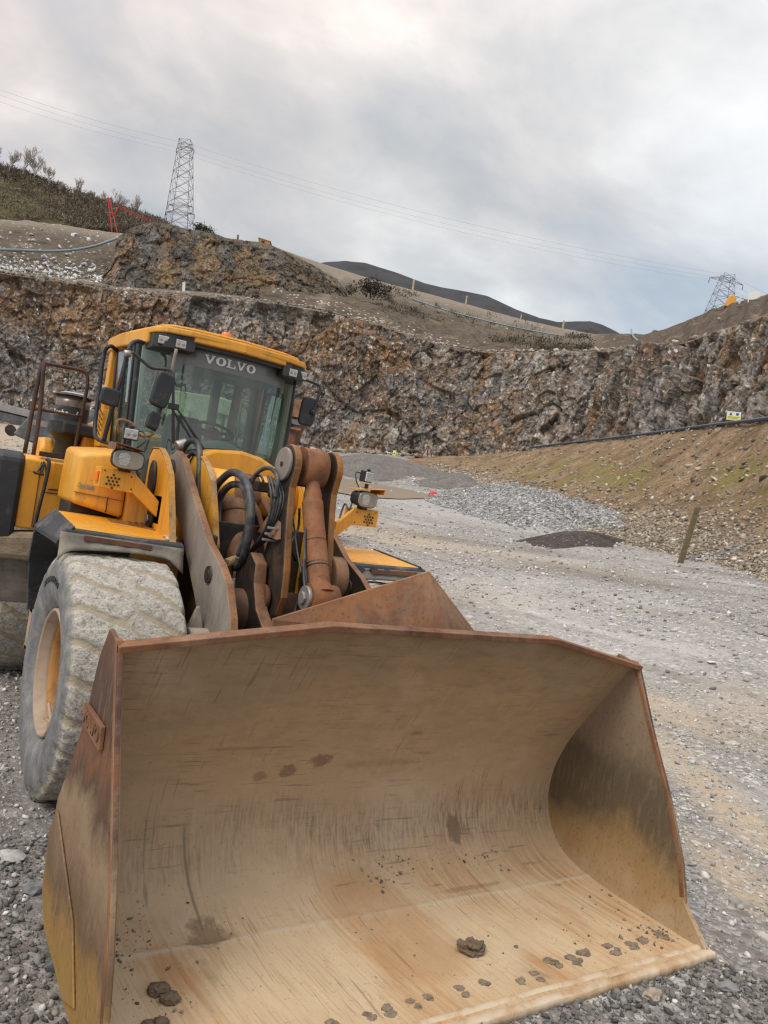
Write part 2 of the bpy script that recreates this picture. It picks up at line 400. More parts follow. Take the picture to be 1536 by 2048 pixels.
def top_arc(x):   # where the shell ends: raised plateau in the middle, slopes to the corners
    zt = np.interp(x, [-W, -.72, .80, W], [1.500, 1.655, 1.655, 1.500])
    return np.interp(zt, SP[60:, 1], arc[60:])
def shell(nx=200, ns=170, off=0.):
    xs = np.linspace(-W, W, nx); out = np.zeros((ns, nx, 3)); S = np.zeros((ns, nx))
    for j, x in enumerate(xs):
        s = np.linspace(0, top_arc(x), ns); S[:, j] = s
        y = np.interp(s, arc, SP[:, 0]); z = np.interp(s, arc, SP[:, 1])
        ty = np.gradient(y, s); tz = np.gradient(z, s); l = np.hypot(ty, tz)
        out[:, j, 0] = x; out[:, j, 1] = y + off*tz/l; out[:, j, 2] = z - off*ty/l
    return out, S
def m_bucket():
    def b(nt, p):
        s = attr_(nt, 's'); c = coords(nt)
        st = coords(nt, (1, .04, .06)); big = noise(nt, c, 1.6, 6, .6, .3)
        wob = math_(nt, 'ADD', s, math_(nt, 'MULTIPLY', math_(nt, 'SUBTRACT', noise(nt, c, 2.1, 5, .6).outputs['Fac'], .5), .42))
        col = ramp(nt, maprange(nt, wob, 0, 3.0), [(.0, (.54, .40, .24)), (.10, (.60, .465, .30)), (.34, (.57, .44, .29)), (.44, (.49, .37, .24)), (.52, (.44, .325, .21)), (.60, (.45, .33, .21)), (.80, (.40, .285, .175)), (.93, (.31, .215, .125)), (1., (.23, .155, .09))]).outputs[0]
        # rust-coloured scour streaks along the floor
        sv = N(nt, 'ShaderNodeCombineXYZ'); sx = N(nt, 'ShaderNodeSeparateXYZ'); nt.links.new(c, sx.inputs[0])
        slant = math_(nt, 'ADD', sx.outputs[0], math_(nt, 'MULTIPLY', s, .10))
        nt.links.new(math_(nt, 'MULTIPLY', slant, 30.), sv.inputs[0]); nt.links.new(math_(nt, 'MULTIPLY', s, .8), sv.inputs[1])
        stk = noise(nt, sv.outputs[0], 1.0, 5, .65); stk2 = noise(nt, sv.outputs[0], 3.2, 3, .6)
        orange = noise(nt, coords(nt, (1.1, .6, 1), loc=(.35, .2, 0)), 1.35, 4, .55, .3)
        f = math_(nt, 'MULTIPLY', maprange(nt, orange.outputs['Fac'], .46, .60), maprange(nt, stk.outputs['Fac'], .36, .60))
        f = math_(nt, 'MULTIPLY', f, maprange(nt, s, 1.05, 1.45, .85, 0.))
        col = mixc(nt, f, col, (.42, .215, .085))
        f = math_(nt, 'MULTIPLY', maprange(nt, stk2.outputs['Fac'], .52, .64), maprange(nt, s, .95, 1.3, .35, 0.))
        col = mixc(nt, f, col, (.33, .20, .11))
        col = mixc(nt, math_(nt, 'MULTIPLY', maprange(nt, math_(nt, 'ABSOLUTE', math_(nt, 'SUBTRACT', s, .90)), .008, .02, 1., 0.), .55), col, (.56, .48, .37))
        pt = math_(nt, 'ADD', math_(nt, 'POWER', math_(nt, 'ABSOLUTE', math_(nt, 'DIVIDE', math_(nt, 'SUBTRACT', slant, .05), .30)), 2.), math_(nt, 'POWER', math_(nt, 'ABSOLUTE', math_(nt, 'DIVIDE', math_(nt, 'SUBTRACT', s, .75), .50)), 4.))
        pt = math_(nt, 'ADD', pt, math_(nt, 'MULTIPLY', math_(nt, 'SUBTRACT', stk.outputs['Fac'], .5), 2.4))
        col = mixc(nt, math_(nt, 'MULTIPLY', maprange(nt, pt, .5, 1.2, 1., 0.), .62), col, (.43, .25, .12))
        # dark scratched band where the load slides up the curve
        sb = N(nt, 'ShaderNodeCombineXYZ'); nt.links.new(math_(nt, 'MULTIPLY', sx.outputs[0], 55.), sb.inputs[0]); nt.links.new(math_(nt, 'MULTIPLY', s, 7.), sb.inputs[1])
        scr = noise(nt, sb.outputs[0], 1.0, 4, .7)
        band = math_(nt, 'MULTIPLY', maprange(nt, wob, 1.22, 1.42), maprange(nt, wob, 1.50, 1.72, 1., 0.))
        bn = noise(nt, c, 1.5, 3, .5); band = math_(nt, 'MULTIPLY', band, maprange(nt, bn.outputs['Fac'], .38, .55, .25, 1.))
        col = mixc(nt, math_(nt, 'MULTIPLY', math_(nt, 'MULTIPLY', band, maprange(nt, scr.outputs['Fac'], .44, .62)), .68), col, (.155, .115, .09))
        ln = math_(nt, 'ABSOLUTE', math_(nt, 'SUBTRACT', sx.outputs[0], math_(nt, 'ADD', -1.045, math_(nt, 'MULTIPLY', math_(nt, 'SUBTRACT', 1.6, s), .09))))
        lf = math_(nt, 'MULTIPLY', maprange(nt, ln, .004, .010, 1., 0.), math_(nt, 'MULTIPLY', maprange(nt, s, 1.0, 1.04), maprange(nt, s, 1.52, 1.60, 1., 0.)))
        col = mixc(nt, math_(nt, 'MULTIPLY', lf, .6), col, (.17, .125, .09))
        # fine dark peppering and broad smears on the upper plate
        pep = noise(nt, coords(nt, (1, 1, 1)), 48, 4, .6); col = mixc(nt, math_(nt, 'MULTIPLY', maprange(nt, pep.outputs['Fac'], .60, .70), .35), col, (.12, .085, .06))
        sm = noise(nt, coords(nt, (2.2, 1, 6), rot=(0, R_(35), 0)), 3.0, 6, .7); f = math_(nt, 'MULTIPLY', maprange(nt, sm.outputs['Fac'], .45, .7), maprange(nt, s, 1.7, 2.9, .1, .55))
        col = mixc(nt, f, col, (.14, .10, .062))
        sm2 = noise(nt, coords(nt, (1, .5, 2.), rot=(0, R_(-40), 0)), 1.9, 8, .72, .6); f = math_(nt, 'MULTIPLY', maprange(nt, sm2.outputs['Fac'], .47, .62), maprange(nt, s, 1.5, 2.9, .05, .6))
        col = mixc(nt, f, col, (.30, .235, .165))
        col = mixc(nt, math_(nt, 'MULTIPLY', maprange(nt, big.outputs['Fac'], .55, .75), .3), col, (.60, .52, .42))
        # damp marks: a few drips and a crushed-in hollow
        for (x0, s0, rx, rs, a) in ((-.98, .98, .115, .10, .75), (.80, 1.40, .062, .10, .85), (-.50, 1.86, .05, .045, .75), (-.31, 1.93, .075, .05, .85), (-.66, 1.83, .055, .035, .6), (.70, .98, .26, .022, .45), (.28, 2.13, .07, .02, .6), (-.86, 2.05, .20, .014, .4), (.15, 1.88, .28, .03, .3)):
            dx = math_(nt, 'DIVIDE', math_(nt, 'SUBTRACT', sx.outputs[0], x0), rx); ds = math_(nt, 'DIVIDE', math_(nt, 'SUBTRACT', s, s0), rs)
            d = math_(nt, 'ADD', math_(nt, 'MULTIPLY', dx, dx), math_(nt, 'MULTIPLY', ds, ds))
            nn = noise(nt, c, 13, 5, .7); d = math_(nt, 'ADD', d, math_(nt, 'MULTIPLY', math_(nt, 'SUBTRACT', nn.outputs['Fac'], .5), 4.6))
            col = mixc(nt, math_(nt, 'MULTIPLY', maprange(nt, d, .45, 1.25, 1., 0.), a*.85), col, (.16, .105, .065))
        for (rx_, sc_, lo_, hi_, a_, cc_) in ((38, (3, 1, 60), .60, .66, .5, (.13, .095, .065)), (-28, (60, 3, 3), .62, .70, .16, (.56, .46, .34)), (10, (70, 2, 2.5), .60, .66, .5, (.15, .105, .07))):
            sn_ = noise(nt, coords(nt, sc_, rot=(0, R_(rx_), 0)), 1.0, 3, .55); pn_ = noise(nt, coords(nt, loc=(rx_, 0, 0)), 2.0, 4, .6)
            col = mixc(nt, math_(nt, 'MULTIPLY', math_(nt, 'MULTIPLY', maprange(nt, sn_.outputs['Fac'], lo_, hi_), maprange(nt, pn_.outputs['Fac'], .46, .58)), a_), col, cc_)
        nt.links.new(col, p.inputs['Base Color']); p.inputs['Roughness'].default_value = .78; p.inputs['Specular IOR Level'].default_value = .3
        h = math_(nt, 'ADD', noise(nt, c, 30, 5, .65).outputs['Fac'], math_(nt, 'MULTIPLY', stk.outputs['Fac'], .6)); bump(nt, p, h, .35, .006)
    return mat('dusty_bucket_steel', b)
def m_side(inner):
    def b(nt, p):
        c = coords(nt); sx = N(nt, 'ShaderNodeSeparateXYZ'); nt.links.new(c, sx.inputs[0])
        n = noise(nt, c, 2.4, 7, .62, .4); z = math_(nt, 'ADD', sx.outputs[2], math_(nt, 'MULTIPLY', math_(nt, 'SUBTRACT', n.outputs['Fac'], .5), .75))
        if inner: st = [(.0, (.44, .33, .22)), (.12, (.36, .24, .12)), (.22, (.30, .20, .095)), (.34, (.125, .092, .055)), (.50, (.115, .09, .062)), (.68, (.24, .18, .125)), (.9, (.29, .22, .155)), (1., (.14, .085, .06))]
        else: st = [(.0, (.32, .19, .05)), (.14, (.26, .15, .045)), (.24, (.13, .078, .04)), (.36, (.20, .13, .075)), (.46, (.27, .185, .11)), (.56, (.085, .045, .025)), (.66, (.17, .07, .03)), (.78, (.07, .036, .025)), (1., (.15, .065, .036))]
        col = ramp(nt, maprange(nt, z, 0, 1.55), st).outputs[0]
        s = noise(nt, coords(nt, (1, 7, 1.2), rot=(R_(-20), 0, 0)), 5.5, 6, .7)
        col = mixc(nt, math_(nt, 'MULTIPLY', maprange(nt, s.outputs['Fac'], .52, .68), .22 if inner else .24), col, (.42, .33, .22))
        g = noise(nt, c, 40, 4, .6); col = mixc(nt, math_(nt, 'MULTIPLY', maprange(nt, g.outputs['Fac'], .56, .68), .4), col, (.06, .035, .025))
        nt.links.new(col, p.inputs['Base Color']); p.inputs['Roughness'].default_value = .6; p.inputs['Specular IOR Level'].default_value = .4
        bump(nt, p, noise(nt, c, 26, 5, .65).outputs['Fac'], .35, .006)
    return mat('side_plate_inner_face' if inner else 'side_plate_outer_face', b)
Gi, Si = shell(240, 200)
# dents and a slight waviness of the worn plate
dn = .006*fbm(Gi*np.array([1, .5, .5]), 2.3, 3, 5) + .0016*fbm(Gi*np.array([5, 1, 1]), 5, 3, 8)
dn -= .030*np.exp(-(((Gi[..., 0]+.98)/.11)**2 + ((Si-.98)/.10)**2))            # hollow
dn += .012*np.exp(-((Gi[..., 0]+.99+.05*(Si-1.2))/.014)**2)*(1/(1+np.exp(-(Si-1.02)*40)))*(1/(1+np.exp((Si-1.62)*30)))   # creased seam
dn += .006*np.exp(-((Si-.90+.0*Gi[..., 0])/.018)**2)                              # weld seam across the floor
Gy = np.gradient(Gi[..., 1], axis=0); Gz = np.gradient(Gi[..., 2], axis=0); L_ = np.hypot(Gy, Gz)
Gi2 = Gi.copy(); Gi2[..., 1] += -dn*Gz/L_; Gi2[..., 2] += dn*Gy/L_
# orientation: s increases up, inside normal = (-tz, ty)
BK = grid_obj('bucket', Gi2, m_bucket(), LD, smooth=True, attr={'s': Si})
part(BK, 'wide dusty loading bucket with tan scoured floor and brown upper plate')
Go, _ = shell(60, 80, off=.036)
bs = grid_obj('back_shell', Go, M['rust_dark'], BK, smooth=True)
# top rim strip
top_i = Gi2[-1]; top_o = Go[-1]
xo = np.interp(top_i[:, 0], Go[-1][:, 0], Go[-1][:, 1]); zo = np.interp(top_i[:, 0], Go[-1][:, 0], Go[-1][:, 2])
mb = MB()
for (xa, za, ya), (xb, zb, yb) in (((-1.70, 1.495, -2.30), (-.72, 1.652, -2.375)), ((-.72, 1.652, -2.375), (.80, 1.652, -2.375)), ((.80, 1.652, -2.375), (1.70, 1.495, -2.30))):
    mb.hexa([(xa, ya-.022, za-.012), (xb, yb-.022, zb-.012), (xb, yb+.05, zb-.004), (xa, ya+.05, za-.004),
             (xa, ya-.030, za+.020), (xb, yb-.030, zb+.020), (xb, yb+.044, zb+.030), (xa, ya+.044, za+.030)])
mb.obj('top_rim', M['rust'], BK, .004)
SIDE = [(-2.31, 1.52), (-2.50, 1.12), (-2.70, .75), (-2.83, .45), (-2.885, .25), (-2.89, .19), (-3.07, .035), (-3.05, .0), (-2.2, .0), (-1.85, .045), (-1.70, .17), (-1.63, .42), (-1.665, .62), (-1.86, .92), (-1.95, 1.12), (-2.03, 1.40), (-2.13, 1.555)]
SO, SI = m_side(False), m_side(True)
for sgn in (-1, 1):
    mb = MB(); mb.prism(SIDE, 0, sgn*1.677, sgn*1.70)
    o = mb.obj('side_plate', SI, BK); o.data.materials.append(SO)
    for p in o.data.polygons:
        if p.normal.x*sgn > -.9: p.material_index = 1
    bev(o, .005)
    part(o, 'left side plate with worn brown and ochre outer face' if sgn < 0 else 'right side plate with mottled dark and ochre inner face')
    # front cutter bar of the side and a doubler plate low down
    c = MB().prism([(-2.285, 1.535), (-2.49, 1.13), (-2.69, .76), (-2.82, .46), (-2.875, .26), (-2.845, .25), (-2.79, .46), (-2.66, .77), (-2.46, 1.13), (-2.25, 1.54)], 0, sgn*1.673, sgn*1.704).obj('side_edge_bar', M['rust'], BK, .003)
    MB().prism([(-3.072, .03), (-2.90, .205), (-2.87, .25), (-2.82, .23), (-2.86, .03)], 0, sgn*1.672, sgn*1.708).obj('corner_wear_plate', SI, BK, .004)
    MB().prism([(-1.64, .44), (-1.685, .17), (-1.85, .06), (-2.35, .03), (-2.52, .10), (-2.30, .34), (-1.74, .58)], 0, sgn*1.702, sgn*1.712).obj('doubler_plate', SO, BK, .004)
# cutting edge: worn irregular lip
nx = 150; xs = np.linspace(-1.715, 1.715, nx)
wob = .007*np.interp(xs, np.linspace(-1.8, 1.8, 25), RNG.normal(0, 1, 25)) + .003*RNG.normal(0, 1, nx)
sag = .012*np.sin(xs*1.3)
rows = []
for (y, z, kw) in ((-2.985, .036, .2), (-3.0, .047, .3), (-3.022, .044, .4), (-3.030, .036, .4), (-3.045, .036, .4), (-3.053, .044, .5), (-3.088, .041, 1.), (-3.096, .036, 1.), (-3.099, -.004, 1.), (-3.05, -.014, .5), (-2.85, -.014, 0)):
    rows.append(np.stack([xs, y+wob*kw*.6, np.full(nx, z)+(.0011*RNG.normal(0, 1, nx) if kw else 0)], -1))
edge = grid_obj('cutting_edge', np.array(rows), M['rust'], BK, smooth=False)
def m_edge():
    def b(nt, p):
        c = coords(nt); n = noise(nt, c, 5, 7, .65, .4)
        col = ramp(nt, n.outputs['Fac'], [(.3, (.33, .20, .10)), (.43, (.47, .33, .20)), (.52, (.55, .44, .31)), (.75, (.60, .51, .39))]).outputs[0]
        nt.links.new(col, p.inputs['Base Color']); p.inputs['Roughness'].default_value = .7
        bump(nt, p, noise(nt, c, 40, 5, .65).outputs['Fac'], .3, .003)
    return mat('worn_cutting_edge', b)
edge.data.materials[0] = m_edge(); part(edge, 'chipped pale cutting edge along the lip')
# bolt pockets packed with dirt, in a row behind the edge
def lump(c, r, seed, sub=2, flat=.5, m=None, name='clod', parent=None, rough=.35):
    bm = bmesh.new(); bmesh.ops.create_icosphere(bm, subdivisions=sub, radius=1.0)
    P = np.array([v.co[:] for v in bm.verts]); 
    d = 1 + rough*fbm(P+seed*3.7, 1.1, 4, seed) + .5*rough*fbm(P+seed, 4., 2, seed+3)
    P = P*d[:, None]*np.array([r[0], r[1], r[2]])+np.array(c)
    for v, q in zip(bm.verts, P): v.co = q
    me = bpy.data.meshes.new(name); bm.to_mesh(me); bm.free(); me.materials.append(m or M['clod'])
    o = bpy.data.objects.new(name, me); COL.objects.link(o)
    if parent: o.parent = parent
    return o
k = 0
MBR = simple('caked_bolt_dirt', (.23, .175, .125), .95, var=.5, scale=30, bs=.9, bd=.01)
for i, x in enumerate((-1.42, -1.24, -1.05, -.88, -.70, -.52, -.41, -.29, -.17, .01, .16, .36, .47, .66, .80, .90, 1.10, 1.26, 1.38, 1.56)):
    q = .6 if x < .6 else 1.0
    for r_ in range(2 if x < .6 else 4):
        lump((x+RNG.normal(0, .012*q+.004), -2.885+RNG.normal(0, .014+.016*q)+(.03 if x > .6 else 0), .036), (.022+.013*RNG.random()*q, .016+.010*RNG.random(), .006+.007*RNG.random()), 7*i+r_, 3, m=MBR, name='bolt_recess' if r_ == 0 else 'caked_dirt', parent=BK, rough=.7)
# spill guard behind the rim
mb = MB()
A0, A1, AP, B0, B1 = (-.93, -2.16, 1.60), (-.93, -2.16, 1.645), (-.01, -2.14, 1.965), (.07, -2.30, 1.62), (.44, -2.14, 1.60)
def thick(poly, n, t=.018):
    n = np.array(n, float); n /= np.linalg.norm(n); a = [np.array(p) for p in poly]; b_ = [p+n*t for p in a]; k = len(a)
    mb.add(a+b_, [tuple(range(k)), tuple(range(k, 2*k))[::-1]]+[(i, (i+1) % k, k+(i+1) % k, k+i) for i in range(k)])
thick([A0, B0, AP, A1], (0, 1, .1)); thick([B0, B1, AP], (.2, 1, .1))
g = mb.obj('spill_guard', M['rust'], BK, .003); part(g, 'peaked rusty spill guard plate welded behind the rim')
# cast name plate with raised lettering on the left side
MB().prism([(-1.985, 1.185), (-1.995, 1.085), (-2.335, 1.075), (-2.325, 1.175)], 0, -1.702, -1.722).obj('name_plate', M['rust'], BK, .004)
def text_obj(txt, name, m, loc, rot, size, ext=.002, parent=None, sx=1., shear=0., bold=0.):
    cu = bpy.data.curves.new(name, 'FONT'); cu.body = txt; cu.size = size; cu.extrude = ext; cu.align_x = 'CENTER'; cu.align_y = 'CENTER'; cu.shear = shear; cu.offset = bold
    t = bpy.data.objects.new(name+'_tmp', cu); COL.objects.link(t)
    dg = bpy.context.evaluated_depsgraph_get(); me = bpy.data.meshes.new_from_object(t.evaluated_get(dg)); me.name = name
    bpy.data.objects.remove(t); o = bpy.data.objects.new(name, me); COL.objects.link(o); me.materials.clear(); me.materials.append(m)
    o.matrix_world = Matrix.Translation(loc) @ rot.to_4x4() @ Matrix.Diagonal((sx, 1, 1, 1))
    if parent: o.parent = parent
    return o
def basis(x, y):   # rotation whose local x and y point along the given directions
    x = Vector(x).normalized(); z = x.cross(Vector(y)).normalized(); y = z.cross(x); return Matrix((x, y, z)).transposed()
text_obj('VOLVO', 'raised_lettering', M['rust'], (-1.724, -2.16, 1.13), basis((0, -1, -.03), (0, 0, 1)), .085, .004, BK, 1.1, bold=.002)
# rear lugs carrying the pins
for x in (-.66, -.50, .50, .66):
    MB().prism([(-1.60, .75), (-1.02, .62), (-.92, .48), (-.98, .34), (-1.12, .28), (-1.60, .20)], 0, x-.02, x+.02).obj('hinge_lug', M['rust_dark'], BK, .006)
for x in (-.20, .20):
    MB().prism([(-1.75, .80), (-1.95, 1.25), (-1.25, 1.42), (-1.02, 1.40), (-1.02, 1.30), (-1.70, .60)], 0, x-.018, x+.018).obj('hinge_lug', M['rust_dark'], BK, .006)

# ---- boom arms: two thick plates
BP = [(1.02, 2.36), (.95, 2.47), (.78, 2.52), (.60, 2.46), (.20, 2.17), (-.27, 1.86), (-.56, 1.74), (-.74, 1.63), (-.90, 1.42), (-.99, 1.2), (-1.15, .62), (-1.12, .38), (-.95, .33), (-.83, .45), (-.62, .95), (-.40, 1.24), (-.10, 1.50), (.35, 1.88), (.90, 2.20)]
def m_boom():
    return M['plate_grey']
for s in (-1, 1):
    x0, x1 = (-.625, -.570) if s < 0 else (.575, .520)
    o = MB().prism(BP, 0, x0, x1).obj('boom_arm', M['plate_grey'], LD); o.data.materials.append(M['rust'])
    for p in o.data.polygons:
        if abs(p.normal.x) < .5: p.material_index = 1
    if s > 0: o.data.materials[0] = M['greasy']; part(o, 'right boom arm plate with rusty edge and dark greasy side')
    else: part(o, 'left boom arm plate, dusty grey with a rusty front edge')
    bev(o, .006)
    # through hole with a bush, and bucket pin
    MB().cyl((s*.505, -.40, 1.64), (s*.640, -.40, 1.64), .062, n=28).obj('pin_bush', M['greasy'], o)
    MB().cyl((s*.548, -.40, 1.64), (s*.645, -.40, 1.64), .036, n=24).obj('pin_hole', M['greasy'], o)
    MB().cyl((s*.44, -1.04, .46), (s*.72, -1.04, .46), .09, n=24).obj('bucket_pin', M['steel'], o, .006)
    MB().cyl((s*.50, .84, 2.33), (s*.70, .84, 2.33), .11, n=28).obj('boom_pivot', M['greasy'], o, .005)
# cross tube between the arms (rusty, broad)
ct = MB(); ct.cyl((-.56, -.32, 1.38), (.56, -.32, 1.38), .17, n=36); ct.obj('boom_cross_tube', M['rust_dark'], LD)
MB().cyl((.19, -.62, 1.73), (.30, -.62, 1.73), .155, n=40).obj('cross_tube_boss', M['rust'], LD, .012)
for x in (-.30, -.20):
    pass
# lower lug (left of the levers), rusty front, greasy side
LG = [(-.14, 1.70), (-.22, 1.80), (-.36, 1.83), (-.48, 1.76), (-.50, 1.62), (-.60, 1.45), (-.78, 1.33), (-.92, 1.05), (-.95, .75), (-.62, .75), (-.45, 1.05), (-.30, 1.30), (-.20, 1.5)]
o = MB().prism(LG, 0, -.325, -.225).obj('link_bracket', M['greasy'], LD); o.data.materials.append(M['rust'])
for p in o.data.polygons:
    if abs(p.normal.x) < .5 and p.normal.y < .2: p.material_index = 1
bev(o, .012)
# ---- bell-crank levers (two cheeks)
def lever(x0, x1, lbl, m0, m1):
    LP = []
    cy, cz, r = -.47, 2.50, .155
    for a in np.linspace(150, -10, 12): LP.append((cy-r*math.sin(R_(a-90+0))*1.0 if False else cy+r*math.cos(R_(a)), cz+r*math.sin(R_(a))))
    LP = [(cy+r*math.cos(R_(a)), cz+r*math.sin(R_(a))) for a in np.linspace(20, 205, 14)]
    LP += [(-.585, 2.34), (-.60, 2.2), (-.64, 2.0), (-.70, 1.75), (-.72, 1.56), (-.66, 1.42), (-.54, 1.35), (-.40, 1.38), (-.30, 1.50), (-.26, 1.66), (-.33, 1.85), (-.40, 2.05), (-.40, 2.25), (-.34, 2.36)]
    o = MB().prism(LP, 0, x0, x1).obj('tilt_lever', m0, LD); o.data.materials.append(m1)
    for p in o.data.polygons:
        if abs(p.normal.x) < .5: p.material_index = 1
    bev(o, .014); part(o, lbl); return o
lv = lever(-.205, -.142, 'left tilt lever cheek, ochre brown', M['greasy'], M['ochre'])
# pivot boss on its outer face with retaining plate
MB().cyl((-.205, -.47, 2.50), (-.235, -.47, 2.50), .125, n=36).obj('pivot_cap', M['plate_grey'], lv, .008)
MB().cyl((-.234, -.47, 2.50), (-.243, -.47, 2.50), .018, n=12).obj('grease_point', M['greasy'], lv)
MB().cyl((-.216, -.50, 1.52), (-.25, -.50, 1.52), .10, n=30).obj('pivot_cap', M['rust_dark'], lv, .008)
MB().hexa([(-.27, -.30, 1.98), (-.21, -.36, 1.98), (-.21, -.60, 1.96), (-.24, -.58, 1.95), (-.23, -.34, 2.10), (-.21, -.40, 2.12), (-.21, -.56, 2.08), (-.22, -.54, 2.06)]).obj('hose_bracket', M['rust'], lv, .004)
lever(.142, .200, 'right tilt lever cheek, rusty', M['greasy'], M['ochre'])
# connecting link with round head and tapered tube, straps round it
mb = MB(); mb.cyl((-.09, -.47, 2.505), (.09, -.47, 2.505), .146, n=40)
mb.tube([(0, -.52, 2.44), (0, -.56, 2.34), (0, -.62, 2.18), (0, -.80, 1.84), (0, -.86, 1.72), (0, -.93, 1.62)], lambda t: .068-.014*math.sin(min(1, t*4)*math.pi)+(.010 if t > .3 else 0)+(.03*max(0, t-.85)/.15), 24, 8)
mb.cyl((-.105, -.93, 1.60), (.105, -.93, 1.60), .105, n=36)
lk = mb.obj('connecting_link', M['ochre'], LD); part(lk, 'rusty orange tilt link tube between the levers')
lk.data.materials[0] = m_rust('orange_rust', (.20, .078, .032), (.29, .11, .038), (.07, .034, .02), (.34, .21, .12), .35)
MB().cyl((-.135, -.93, 1.60), (-.105, -.93, 1.60), .085, n=28).cyl((-.155, -.93, 1.60), (-.135, -.93, 1.60), .045, n=8, smooth=False).obj('link_pin', M['steel'], lk, .005)
for (yy, zz, r) in ((-.635, 2.15, .069), (-.725, 1.98, .072), (-.80, 1.83, .075), (-.812, 1.81, .076)):
    t = np.array([0, -.47, -.88]); t /= np.linalg.norm(t)
    mb = MB(); a = np.array([1, 0, 0]); b_ = np.cross(t, a)
    mb.tube([np.array([0, yy, zz])+(r+.003)*(a*math.cos(q)+b_*math.sin(q)) for q in np.linspace(0, 2*math.pi, 17)], .006, 6, 1)
    mb.obj('tie_strap', M['black'], lk)
# ---- tilt cylinder and rod
mb = MB(); mb.cyl((-.17, .52, 2.12), (-.10, .12, 1.48), .135, n=36); mb.cyl((-.172, .55, 2.16), (-.165, .49, 2.05), .155, n=36); mb.cyl((-.10, .14, 1.50), (-.095, .06, 1.40), .15, n=36)
tc = mb.obj('tilt_cylinder', M['rust_dark'], LD, .006); tc.data.materials[0] = M['rust']
MB().cyl((-.09, .06, 1.40), (-.05, -.25, .98), .06, n=24).obj('piston_rod', M['steel'], tc)
MB().tube([(-.06, .40, 2.20), (-.02, .30, 2.10), (.02, .12, 1.84), (.0, .08, 1.75)], .022, 10, 6).obj('oil_pipe', M['rust_dark'], tc)
MB().tube([(.05, .42, 2.22), (.09, .28, 2.08), (.10, .08, 1.80)], .028, 10, 6).obj('oil_pipe', M['rust_dark'], tc)
# lift cylinders inside the arms
for s in (-1, 1):
    mb = MB(); mb.cyl((s*.40, 1.0, 1.05), (s*.42, .1, 1.18), .10, n=28)
    o = mb.obj('lift_cylinder', M['greasy'], LD); MB().cyl((s*.42, .1, 1.18), (s*.45, -.35, 1.25), .05, n=20).obj('piston_rod', M['steel'], o)

MCH = m_rust('chipped_edge', (.34, .17, .04), (.55, .27, .05), (.12, .06, .03), (.5, .42, .3), .5)
# ---- front frame: towers with pin discs, cross tube, body and axle
TW = [(.95, 2.10), (.93, 2.44), (.86, 2.505), (.68, 2.50), (.52, 2.43), (.34, 2.30), (.17, 2.02), (.05, 1.80), (.05, 1.1), (1.3, 1.1), (1.3, 1.95)]
fr = MB()
for x in (-.80, -.755): pass
fr.box((-.42, .45, .62), (.42, 1.9, 1.35)); FF = fr.obj('front_frame', M['greasy'], LD, .02)
for x0, x1 in ((-.80, -.76), (-.455, -.415), (.395, .435), (.60, .64)):
    MB().prism(TW, 0, x0, x1).obj('tower_plate', M['yellow'], FF, .010)
for x0, x1 in ((-.76, -.455), (.435, .60)): MB().box((x0, .35, 1.12), (x1, 1.28, 1.30)).obj('tower_web', M['yellow'], FF, .005)
for x0, x1 in ((-.800, -.760), (-.455, -.415), (.395, .435), (.60, .64)):
    mb = MB()
    e = [(.935, 2.445), (.865, 2.512), (.68, 2.507), (.52, 2.437), (.335, 2.305), (.165, 2.025), (.045, 1.80), (.045, 1.45)]
    for a, b_ in zip(e[:-1], e[1:]):
        mb.hexa([(x0-.004, a[0]-.004, a[1]-.004), (x1+.004, a[0]-.004, a[1]-.004), (x1+.004, b_[0]-.004, b_[1]-.004), (x0-.004, b_[0]-.004, b_[1]-.004),
                 (x0-.004, a[0]-.010, a[1]+.007), (x1+.004, a[0]-.010, a[1]+.007), (x1+.004, b_[0]-.010, b_[1]+.007), (x0-.004, b_[0]-.010, b_[1]+.007)])
    mb.obj('chipped_plate_edge', MCH, FF)
# oblong pin cover and lower pin
oo = MB(); pr = []
for a in np.linspace(0, 2*math.pi, 28, endpoint=False):
    pr.append((.70+.085*math.cos(a)-.05*math.sin(a)*0+.02*math.sin(a), 2.25+.155*math.sin(a)))
oo.prism(pr, 0, -.802, -.828).obj('pin_cover', M['black'], FF, .01)
MB().cyl((-.80, .62, 1.93), (-.825, .62, 1.93), .09, n=28).obj('pin_disc', M['greasy'], FF, .006)
MB().cyl((-.82, .62, 1.93), (-.84, .62, 1.93), .035, n=10).obj('pin_disc', M['steel'], FF)
MB().cyl((.64, .70, 2.25), (.66, .70, 2.25), .11, n=28).obj('pin_cover', M['black'], FF, .006)
# big yellow cross tube between the towers
MB().cyl((-.42, .62, 2.25), (.40, .62, 2.25), .175, n=44).obj('cross_tube', M['yellow'], FF)
MB().cyl((-.20, .58, 2.24), (.02, .58, 2.24), .182, n=44).obj('worn_band', M['rust'], FF)
MB().box((-.41, .80, 1.352), (.39, 1.25, 2.1)).obj('chassis', M['greasy'], FF, .02)
MB().cyl((-.80, 0, .82), (.80, 0, .82), .20, n=32).box((-.30, -.28, .58), (.30, .30, 1.06)).obj('front_axle', M['greasy'], LD, .01)
